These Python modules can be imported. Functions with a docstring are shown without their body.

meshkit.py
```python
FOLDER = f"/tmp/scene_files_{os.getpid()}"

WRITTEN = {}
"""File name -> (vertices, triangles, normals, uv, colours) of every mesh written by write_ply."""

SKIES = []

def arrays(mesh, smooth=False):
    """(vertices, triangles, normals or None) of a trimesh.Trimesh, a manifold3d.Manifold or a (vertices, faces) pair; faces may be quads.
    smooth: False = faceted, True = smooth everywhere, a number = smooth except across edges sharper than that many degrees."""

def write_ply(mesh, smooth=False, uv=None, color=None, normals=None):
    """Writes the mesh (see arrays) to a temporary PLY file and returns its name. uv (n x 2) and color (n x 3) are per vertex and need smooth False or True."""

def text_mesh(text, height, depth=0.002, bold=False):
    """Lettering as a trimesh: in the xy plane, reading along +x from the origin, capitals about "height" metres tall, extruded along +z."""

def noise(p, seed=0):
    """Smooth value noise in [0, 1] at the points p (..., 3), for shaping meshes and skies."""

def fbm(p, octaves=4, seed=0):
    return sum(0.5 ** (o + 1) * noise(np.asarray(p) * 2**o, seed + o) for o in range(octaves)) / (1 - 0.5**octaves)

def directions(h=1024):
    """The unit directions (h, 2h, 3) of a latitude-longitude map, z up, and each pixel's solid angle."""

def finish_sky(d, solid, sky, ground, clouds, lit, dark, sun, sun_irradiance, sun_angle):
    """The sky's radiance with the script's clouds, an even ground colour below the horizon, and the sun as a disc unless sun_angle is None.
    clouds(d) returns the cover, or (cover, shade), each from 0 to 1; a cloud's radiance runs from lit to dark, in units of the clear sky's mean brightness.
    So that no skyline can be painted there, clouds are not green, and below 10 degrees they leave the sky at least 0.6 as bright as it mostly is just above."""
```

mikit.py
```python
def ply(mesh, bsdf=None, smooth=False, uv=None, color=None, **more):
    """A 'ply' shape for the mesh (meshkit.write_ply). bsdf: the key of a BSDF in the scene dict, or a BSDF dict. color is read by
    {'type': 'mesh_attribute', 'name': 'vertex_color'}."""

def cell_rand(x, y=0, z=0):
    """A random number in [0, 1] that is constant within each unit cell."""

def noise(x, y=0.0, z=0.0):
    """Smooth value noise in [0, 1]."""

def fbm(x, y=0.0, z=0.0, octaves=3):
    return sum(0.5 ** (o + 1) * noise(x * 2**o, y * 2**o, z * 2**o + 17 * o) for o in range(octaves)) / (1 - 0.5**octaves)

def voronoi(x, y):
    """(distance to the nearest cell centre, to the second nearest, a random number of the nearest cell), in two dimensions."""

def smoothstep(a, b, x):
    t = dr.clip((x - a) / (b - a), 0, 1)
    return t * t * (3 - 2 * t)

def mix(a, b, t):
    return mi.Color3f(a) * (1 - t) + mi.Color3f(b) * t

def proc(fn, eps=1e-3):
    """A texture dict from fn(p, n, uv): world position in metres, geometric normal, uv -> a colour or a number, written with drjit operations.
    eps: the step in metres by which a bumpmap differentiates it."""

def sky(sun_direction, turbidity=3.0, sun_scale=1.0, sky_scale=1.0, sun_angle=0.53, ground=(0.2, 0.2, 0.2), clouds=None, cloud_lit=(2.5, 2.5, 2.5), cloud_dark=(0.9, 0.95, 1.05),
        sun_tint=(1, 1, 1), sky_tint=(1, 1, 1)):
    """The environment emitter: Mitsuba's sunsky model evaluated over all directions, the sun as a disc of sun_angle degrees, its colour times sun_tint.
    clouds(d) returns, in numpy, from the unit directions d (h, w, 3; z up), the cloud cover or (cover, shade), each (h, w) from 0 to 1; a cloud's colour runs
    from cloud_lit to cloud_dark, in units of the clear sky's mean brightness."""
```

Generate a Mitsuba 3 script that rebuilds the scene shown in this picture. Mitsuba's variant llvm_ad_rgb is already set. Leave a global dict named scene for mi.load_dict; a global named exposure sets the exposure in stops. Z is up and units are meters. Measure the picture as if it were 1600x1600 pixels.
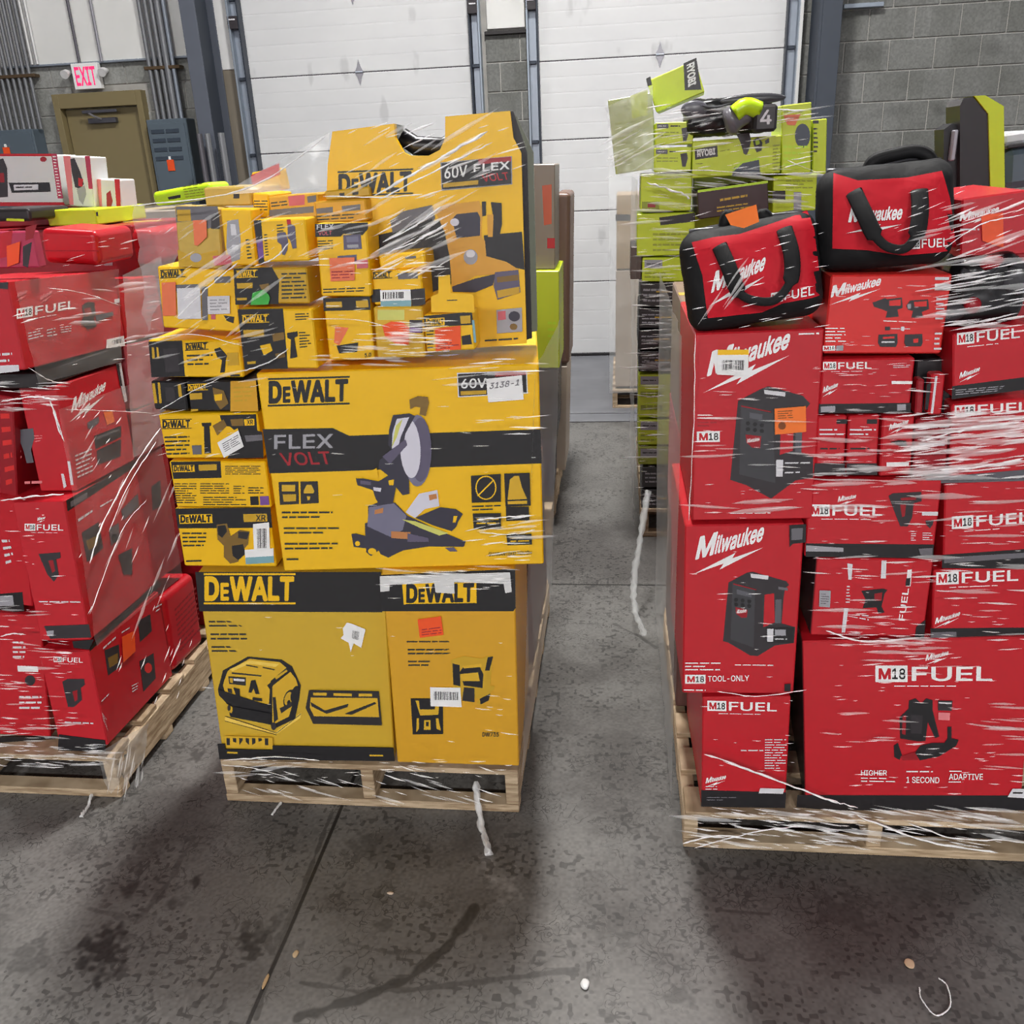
"""A warehouse bay with shrink-wrapped pallets of power tool cartons in front of two dock doors. Units: metres, z up."""
import math, random, numpy as np, trimesh, drjit as dr, mitsuba as mi, mikit, meshkit
from shapely import union_all
from shapely.geometry import Polygon
from mikit import noise, fbm, voronoi, smoothstep, mix, cell_rand

# ---------------------------------------------------------------- camera, lights, exposure
YAW, PITCH, ROLL, FOV = math.radians(7.268), math.radians(21.438), math.radians(2.605), 59.424
EYE = np.array([0, 0, 1.6])
FWD = np.array([-math.sin(YAW) * math.cos(PITCH), math.cos(YAW) * math.cos(PITCH), -math.sin(PITCH)])
RGT = np.array([math.cos(YAW), math.sin(YAW), 0.0])
DWN = np.cross(FWD, RGT)
UP = -(-math.sin(ROLL) * RGT + math.cos(ROLL) * DWN)
scene, labels = {}, {}
scene['camera'] = {'type': 'perspective', 'fov': FOV, 'fov_axis': 'x', 'near_clip': 0.05, 'far_clip': 60.0,
                   'to_world': mi.ScalarTransform4f().look_at(origin=EYE.tolist(), target=(EYE + FWD).tolist(), up=UP.tolist())}
exposure = -0.1
# high bay lights under the ceiling: centre x, y, z, size x, size y, radiance
LIGHTS = [(-0.22, 3.75, 5.7, 0.42, 0.8, 390, 'over the aisle behind the yellow stack'), (-3.3, 4.4, 5.7, 0.5, 0.9, 60, 'over the back rows by the column'), (3.4, 4.4, 5.7, 0.5, 0.9, 60, 'over the back rows by the block wall'),
          (-2.6, -6.6, 4.7, 1.3, 0.8, 215, 'over the open floor before the left stack'), (1.6, -6.6, 4.7, 1.3, 0.8, 215, 'over the open floor before the tall red stack')]

# ---------------------------------------------------------------- measured tables
BOXES = [
('planer_carton',(-.7997,1.89,.4214),(.9944,.097,-.0428),(.0971,-.9953,0),(.4556,.5423,.5),'Y3','print','olive yellow planer carton with black top band, bottom left of the middle pallet','box','bottom row cartons of the middle pallet',None,.003,[('p',[(-.2309,.2723),(.2198,.2753),(.2173,.1658),(-.2344,.1653)],'K'),('t','D',(-.2178,.1978),(.0363,.0003),(.0074,.0591),'Y'),('t','E',(-.1782,.1981),(.0209,.0001),(.0051,.0427),'Y'),('t','WALT',(-.1551,.1983),(.1572,.0011),(.0068,.0591),'Y'),('p',[(-.211,.2642),(.0127,.2657),(.0132,.2709),(-.2104,.2695)],'Y'),('p',[(-.221,.185),(.0058,.1866),(.0063,.192),(-.2203,.1903)],'Y'),('m',[(-.214,.1421),(-.158,.1425),(-.127,.1201),(-.2151,.1195)],2,'K2'),('m',[(-.2141,.1072),(-.1221,.1079),(-.1248,.0831),(-.2155,.0824)],2,'K2'),('m',[(-.216,.0709),(-.1619,.0713),(-.1315,.0484),(-.2172,.0477)],2,'K2'),('p',[(-.2055,-.1391),(-.1911,-.1467),(-.0792,-.1871),(-.0057,-.1245),(-.0107,-.1425),(-.0776,-.1933),(-.2085,-.1531)],'Y4'),('p',[(-.2059,-.14),(-.0776,-.1905),(-.0769,-.1888),(-.2052,-.1383)],'K2'),('p',[(-.0768,-.1904),(-.0065,-.1293),(-.0073,-.1279),(-.0776,-.189)],'K2'),('p',[(-.2087,-.1537),(-.078,-.1961),(-.0776,-.1948),(-.2083,-.1524)],'K2'),('p',[(-.2146,-.0581),(-.195,-.0018),(-.1274,.0388),(-.0434,.0307),(-.0188,.0114),(-.0014,-.0437),(-.0087,-.0839),(-.0249,-.1452),(-.0849,-.1778),(-.0901,-.1638),(-.1924,-.139),(-.1977,-.0982),(-.2141,-.0756)],'K'),('p',[(-.1961,-.033),(-.1832,-.0032),(-.1238,.033),(-.0483,.0238),(-.0328,.0074),(-.0771,-.032),(-.0884,-.1023),(-.1975,-.0705),(-.2002,-.0455)],'Y2'),('p',[(-.1784,.0017),(-.1243,.0281),(-.0509,.018),(-.0603,.0091),(-.1254,.0183),(-.1696,-.0036)],'Y4'),('p',[(-.1729,-.0066),(-.099,-.0148),(-.0994,-.0188),(-.1735,-.0115)],'K2'),('p',[(-.1341,.0163),(-.105,.0097),(-.1053,.0068),(-.1345,.0129)],'K'),('p',[(-.0922,.0098),(-.063,.0027),(-.0633,-.0003),(-.0925,.0064)],'K'),('p',[(-.0726,-.0344),(-.0288,.0045),(-.0121,-.024),(-.0083,-.0438),(-.0186,-.0739),(-.0395,-.1376),(-.0695,-.1548),(-.0855,-.1664)],'Y2'),('p',[(-.0869,-.0445),(-.0329,.0054),(-.0206,.0104),(-.0198,-.0004),(-.0719,-.0443),(-.0798,-.0594)],'K'),('p',[(-.0653,-.0205),(-.0332,.0029),(-.0302,-.0019),(-.0616,-.0269)],'Y5'),('p',[(-.0197,-.0891),(-.0234,-.0974),(-.028,-.1044),(-.0333,-.1095),(-.0385,-.112),(-.0432,-.1119),(-.047,-.1089),(-.0494,-.1036),(-.0503,-.0963),(-.0495,-.0879),(-.0471,-.0791),(-.0434,-.0709),(-.0387,-.0639),(-.0335,-.0589),(-.0283,-.0564),(-.0236,-.0566),(-.0199,-.0595),(-.0175,-.0648),(-.0166,-.0719),(-.0173,-.0803)],'K'),('p',[(-.0267,-.0865),(-.0294,-.0926),(-.0327,-.0977),(-.0363,-.1015),(-.0399,-.1035),(-.0431,-.1034),(-.0456,-.1014),(-.0471,-.0976),(-.0475,-.0924),(-.0468,-.0862),(-.045,-.0798),(-.0423,-.0737),(-.039,-.0686),(-.0354,-.0648),(-.0319,-.0629),(-.0287,-.0629),(-.0263,-.065),(-.0247,-.0687),(-.0243,-.0739),(-.025,-.08)],'Y5'),('p',[(-.0091,-.0722),(-.0121,-.0794),(-.0158,-.0856),(-.0197,-.0902),(-.0234,-.0926),(-.0266,-.0928),(-.0291,-.0906),(-.0304,-.0863),(-.0306,-.0802),(-.0295,-.0731),(-.0273,-.0656),(-.0243,-.0584),(-.0206,-.0522),(-.0168,-.0477),(-.013,-.0453),(-.0098,-.0452),(-.0074,-.0473),(-.0061,-.0516),(-.0059,-.0576),(-.0069,-.0647)],'K'),('p',[(-.0309,-.0967),(-.0314,-.0997),(-.0323,-.1024),(-.0336,-.1046),(-.0351,-.1059),(-.0367,-.1064),(-.0382,-.106),(-.0395,-.1046),(-.0404,-.1025),(-.0408,-.0998),(-.0408,-.0968),(-.0403,-.0938),(-.0393,-.0911),(-.038,-.089),(-.0365,-.0876),(-.035,-.0871),(-.0335,-.0876),(-.0322,-.0889),(-.0313,-.0911),(-.0309,-.0937)],'K'),('p',[(-.0762,-.0795),(-.0687,-.0784),(-.0686,-.1456),(-.0801,-.156)],'K2'),('p',[(-.0611,-.1122),(-.0291,-.0942),(-.0311,-.1069),(-.0582,-.1275)],'K2'),('p',[(-.1828,-.018),(-.139,-.0211),(-.1416,-.045),(-.1832,-.0403)],'K2'),('p',[(-.1706,-.0238),(-.1421,-.0261),(-.1429,-.033),(-.1705,-.0308)],'W2'),('p',[(-.1803,-.0219),(-.1718,-.0234),(-.1735,-.0378),(-.1802,-.0363)],'Y5'),('p',[(-.1364,-.0649),(-.1262,-.0299),(-.1152,-.0273),(-.1089,-.0697),(-.1184,-.0698),(-.1222,-.0523),(-.1292,-.0658)],'K'),('p',[(-.1736,-.0502),(-.1582,-.0551),(-.1596,-.0792),(-.1698,-.0742)],'K'),('p',[(-.189,-.0528),(-.1785,-.0553),(-.1786,-.0678),(-.1882,-.0644)],'K2'),('p',[(-.1271,-.0789),(-.1037,-.0827),(-.1046,-.0913),(-.1281,-.088)],'K'),('p',[(-.2143,-.0556),(-.2019,-.0605),(-.0905,-.1023),(-.0896,-.115),(-.2072,-.0796)],'K'),('p',[(-.1977,-.0982),(-.1824,-.1082),(-.1838,-.1287),(-.1946,-.1237)],'Y5'),('p',[(-.178,-.1082),(-.0852,-.1278),(-.0898,-.1612),(-.1911,-.139)],'K'),('p',[(-.0749,-.1663),(-.0756,-.1699),(-.0768,-.1732),(-.0786,-.1759),(-.0806,-.1776),(-.0827,-.1782),(-.0847,-.1776),(-.0864,-.176),(-.0877,-.1734),(-.0883,-.1701),(-.0883,-.1664),(-.0876,-.1627),(-.0863,-.1594),(-.0846,-.1568),(-.0825,-.1551),(-.0804,-.1545),(-.0784,-.1551),(-.0767,-.1567),(-.0755,-.1593),(-.0749,-.1626)],'K3'),('p',[(-.1872,-.1108),(-.1878,-.1138),(-.1887,-.1166),(-.1898,-.1187),(-.1911,-.1201),(-.1925,-.1206),(-.1937,-.1201),(-.1947,-.1188),(-.1954,-.1166),(-.1957,-.1139),(-.1955,-.1109),(-.195,-.1079),(-.1941,-.1052),(-.1929,-.1031),(-.1916,-.1017),(-.1902,-.1012),(-.189,-.1016),(-.188,-.103),(-.1874,-.1051),(-.1871,-.1078)],'K2'),('p',[(.0195,-.056),(.1977,-.058),(.2,-.1611),(.0221,-.1576),(.0064,-.1091)],'K2'),('p',[(.022,-.0776),(.1932,-.0781),(.1944,-.1354),(.0261,-.1344),(.0173,-.109)],'Y2'),('p',[(.0297,-.0634),(.0641,-.0631),(.0634,-.0722),(.029,-.0715)],'Y2'),('p',[(.0813,-.064),(.1285,-.0651),(.128,-.0736),(.0807,-.072)],'Y2'),('p',[(.1458,-.0649),(.1802,-.0646),(.1797,-.0732),(.1452,-.0735)],'Y2'),('p',[(.0209,-.0912),(.0558,-.1163),(.1179,-.0954),(.1151,-.1055),(.0594,-.1264),(.0221,-.1039)],'K2'),('p',[(.105,-.126),(.1852,-.0897),(.1893,-.0947),(.1244,-.1284)],'K2'),('p',[(-.2122,-.1962),(-.0871,-.2002),(-.0895,-.2344),(-.2121,-.233)],'Y2'),('p',[(-.2086,-.203),(-.1999,-.2039),(-.2019,-.225),(-.2103,-.2251)],'K2'),('p',[(-.1918,-.2028),(-.1831,-.2038),(-.1842,-.2174),(-.1922,-.2144)],'K2'),('p',[(-.175,-.2026),(-.1663,-.2036),(-.1666,-.2099),(-.1766,-.2247)],'K2'),('p',[(-.1583,-.2025),(-.1495,-.2034),(-.1513,-.2245),(-.1586,-.214)],'K2'),('p',[(-.1415,-.2023),(-.1328,-.2033),(-.1337,-.2169),(-.1429,-.2244)],'K2'),('p',[(-.1247,-.2022),(-.116,-.2031),(-.1162,-.2094),(-.125,-.2137)],'K2'),('p',[(-.1079,-.202),(-.0992,-.203),(-.1009,-.224),(-.1093,-.2241)],'K2'),('p',[(-.234,-.22),(-.215,-.2204),(-.2147,-.2367),(-.0908,-.2387),(-.0895,-.2249),(.2274,-.2287),(.2285,-.2711),(-.2341,-.2689)],'K'),('p',[(-.2113,-.2452),(-.1838,-.246),(-.1844,-.2513),(-.2119,-.2505)],'Y2'),('p',[(.163,-.2505),(.1984,-.2507),(.1982,-.256),(.1627,-.2558)],'Y2')],[],[('sticker','torn white barcode sticker',[('p',[(.1177,.122),(.1293,.1385),(.1415,.1353),(.174,.1201),(.1603,.0676),(.1422,.0804),(.133,.0554),(.1297,.0817),(.1104,.0945),(.1185,.1031)],'W'),('b',[(.1425,.1175),(.1589,.1129),(.1545,.0891),(.1389,.0947)],9)])]),
('planer_carton',(-.4037,1.878,.4335),(.9992,.0327,-.0213),(.0327,-.9995,0),(.3169,.5534,.42),'Y6','print','orange yellow planer carton with torn white tape, bottom right of the middle pallet','box','bottom row cartons of the middle pallet',None,.003,[('p',[(-.1619,.2608),(.1588,.2818),(.1581,.1805),(.1524,.171),(-.1658,.1646)],'K'),('p',[(-.1109,.2404),(.0666,.2452),(.0655,.1904),(-.1105,.1833)],'Y'),('t','D',(-.104,.191),(.0271,.001),(.0029,.0443),'K'),('t','E',(-.0745,.192),(.0155,.0006),(.0019,.0319),'K'),('t','WALT',(-.0573,.1926),(.1163,.0042),(.0025,.0442),'K'),('p',[(-.1022,.2407),(.0654,.2463),(.0655,.2502),(-.102,.2446)],'K'),('p',[(-.1061,.1813),(.0633,.1874),(.0634,.1914),(-.1059,.1854)],'K'),('m',[(-.1094,.0872),(.0577,.091),(.0573,.0823),(-.1101,.0774)],1,'K2'),('m',[(-.1087,.0656),(.0353,.0691),(-.0228,.0465),(-.1092,.0434)],2,'K2'),('m',[(-.11,.032),(-.0269,.0341),(-.0279,.0141),(-.1104,.011)],2,'K2'),('p',[(-.0038,.0347),(.0292,.0463),(.0722,.0405),(.0876,.0478),(.0992,.0471),(.0966,.0174),(.0915,-.0354),(.1011,-.0366),(.1008,-.0452),(.0886,-.0583),(.0867,-.0788),(.0678,-.0907),(.0546,-.089),(.064,-.0744),(.0242,-.0755),(-.0014,-.0558),(-.0013,-.0052)],'Y5'),('p',[(.0001,.0248),(.0173,.0203),(.0169,-.04),(-.0005,-.0354)],'K'),('p',[(.0164,.0003),(.0281,.0181),(.0671,.0166),(.0751,-.0031),(.0716,-.0435),(.0258,-.0372)],'K'),('p',[(.0184,-.0047),(.0622,.0015),(.0657,-.0235),(.0219,-.0247)],'Y2'),('p',[(.0237,.018),(.0718,.0267),(.0714,.0167),(.0278,.0116)],'Y2'),('p',[(.0875,.0443),(.1005,.0471),(.0906,.0073),(.0798,.007)],'K'),('p',[(.064,-.0744),(.0908,-.0582),(.0858,-.0788),(.0656,-.0908)],'K'),('p',[(.0256,-.0423),(.0519,-.0441),(.0504,-.085),(.0196,-.0808)],'K2'),('p',[(-.11,-.0785),(-.0289,-.0761),(-.0333,-.1819),(-.1113,-.1857)],'K'),('p',[(-.0983,-.0843),(-.0893,-.0841),(-.0886,-.11),(-.0506,-.1088),(-.047,-.0828),(-.0372,-.0825),(-.0425,-.1242),(-.0888,-.1283)],'Y2'),('p',[(-.0983,-.1365),(-.0925,-.1363),(-.0944,-.168),(-.1018,-.1789)],'Y2'),('p',[(-.0497,-.1349),(-.043,-.1347),(-.0381,-.1715),(-.0492,-.1665)],'Y2'),('p',[(-.0793,-.1411),(-.0635,-.1406),(-.0642,-.1697),(-.0823,-.1703)],'Y2'),('p',[(-.0751,-.1462),(-.0683,-.146),(-.069,-.1593),(-.0758,-.1595)],'K'),('t','DW735',(.0668,-.1854),(.0417,.0014),(.0004,.0125),'K2')],[],[('sticker','orange price sticker',[('p',[(-.0786,.1459),(-.0216,.1556),(-.0177,.1053),(-.0764,.0958)],'O'),('m',[(-.0706,.1211),(-.0229,.1293),(-.0219,.1077),(-.0709,.1007)],3,'RD')]),('sticker','white barcode sticker',[('p',[(-.059,-.0432),(.0168,-.0426),(.0179,-.0989),(-.0603,-.0987)],'W'),('b',[(-.0508,-.0547),(.011,-.0555),(.0108,-.0785),(-.0521,-.0794)],22)]),('tape','torn white tape',[('p',[(-.162,.2599),(.1471,.2749),(.1502,.2236),(.1347,.2206),(.1311,.2445),(.0145,.2471),(.0144,.2166),(-.031,.219),(-.0331,.2445),(-.1399,.2371),(-.1419,.2213),(-.1643,.2181)],'W3')])]),
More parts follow.
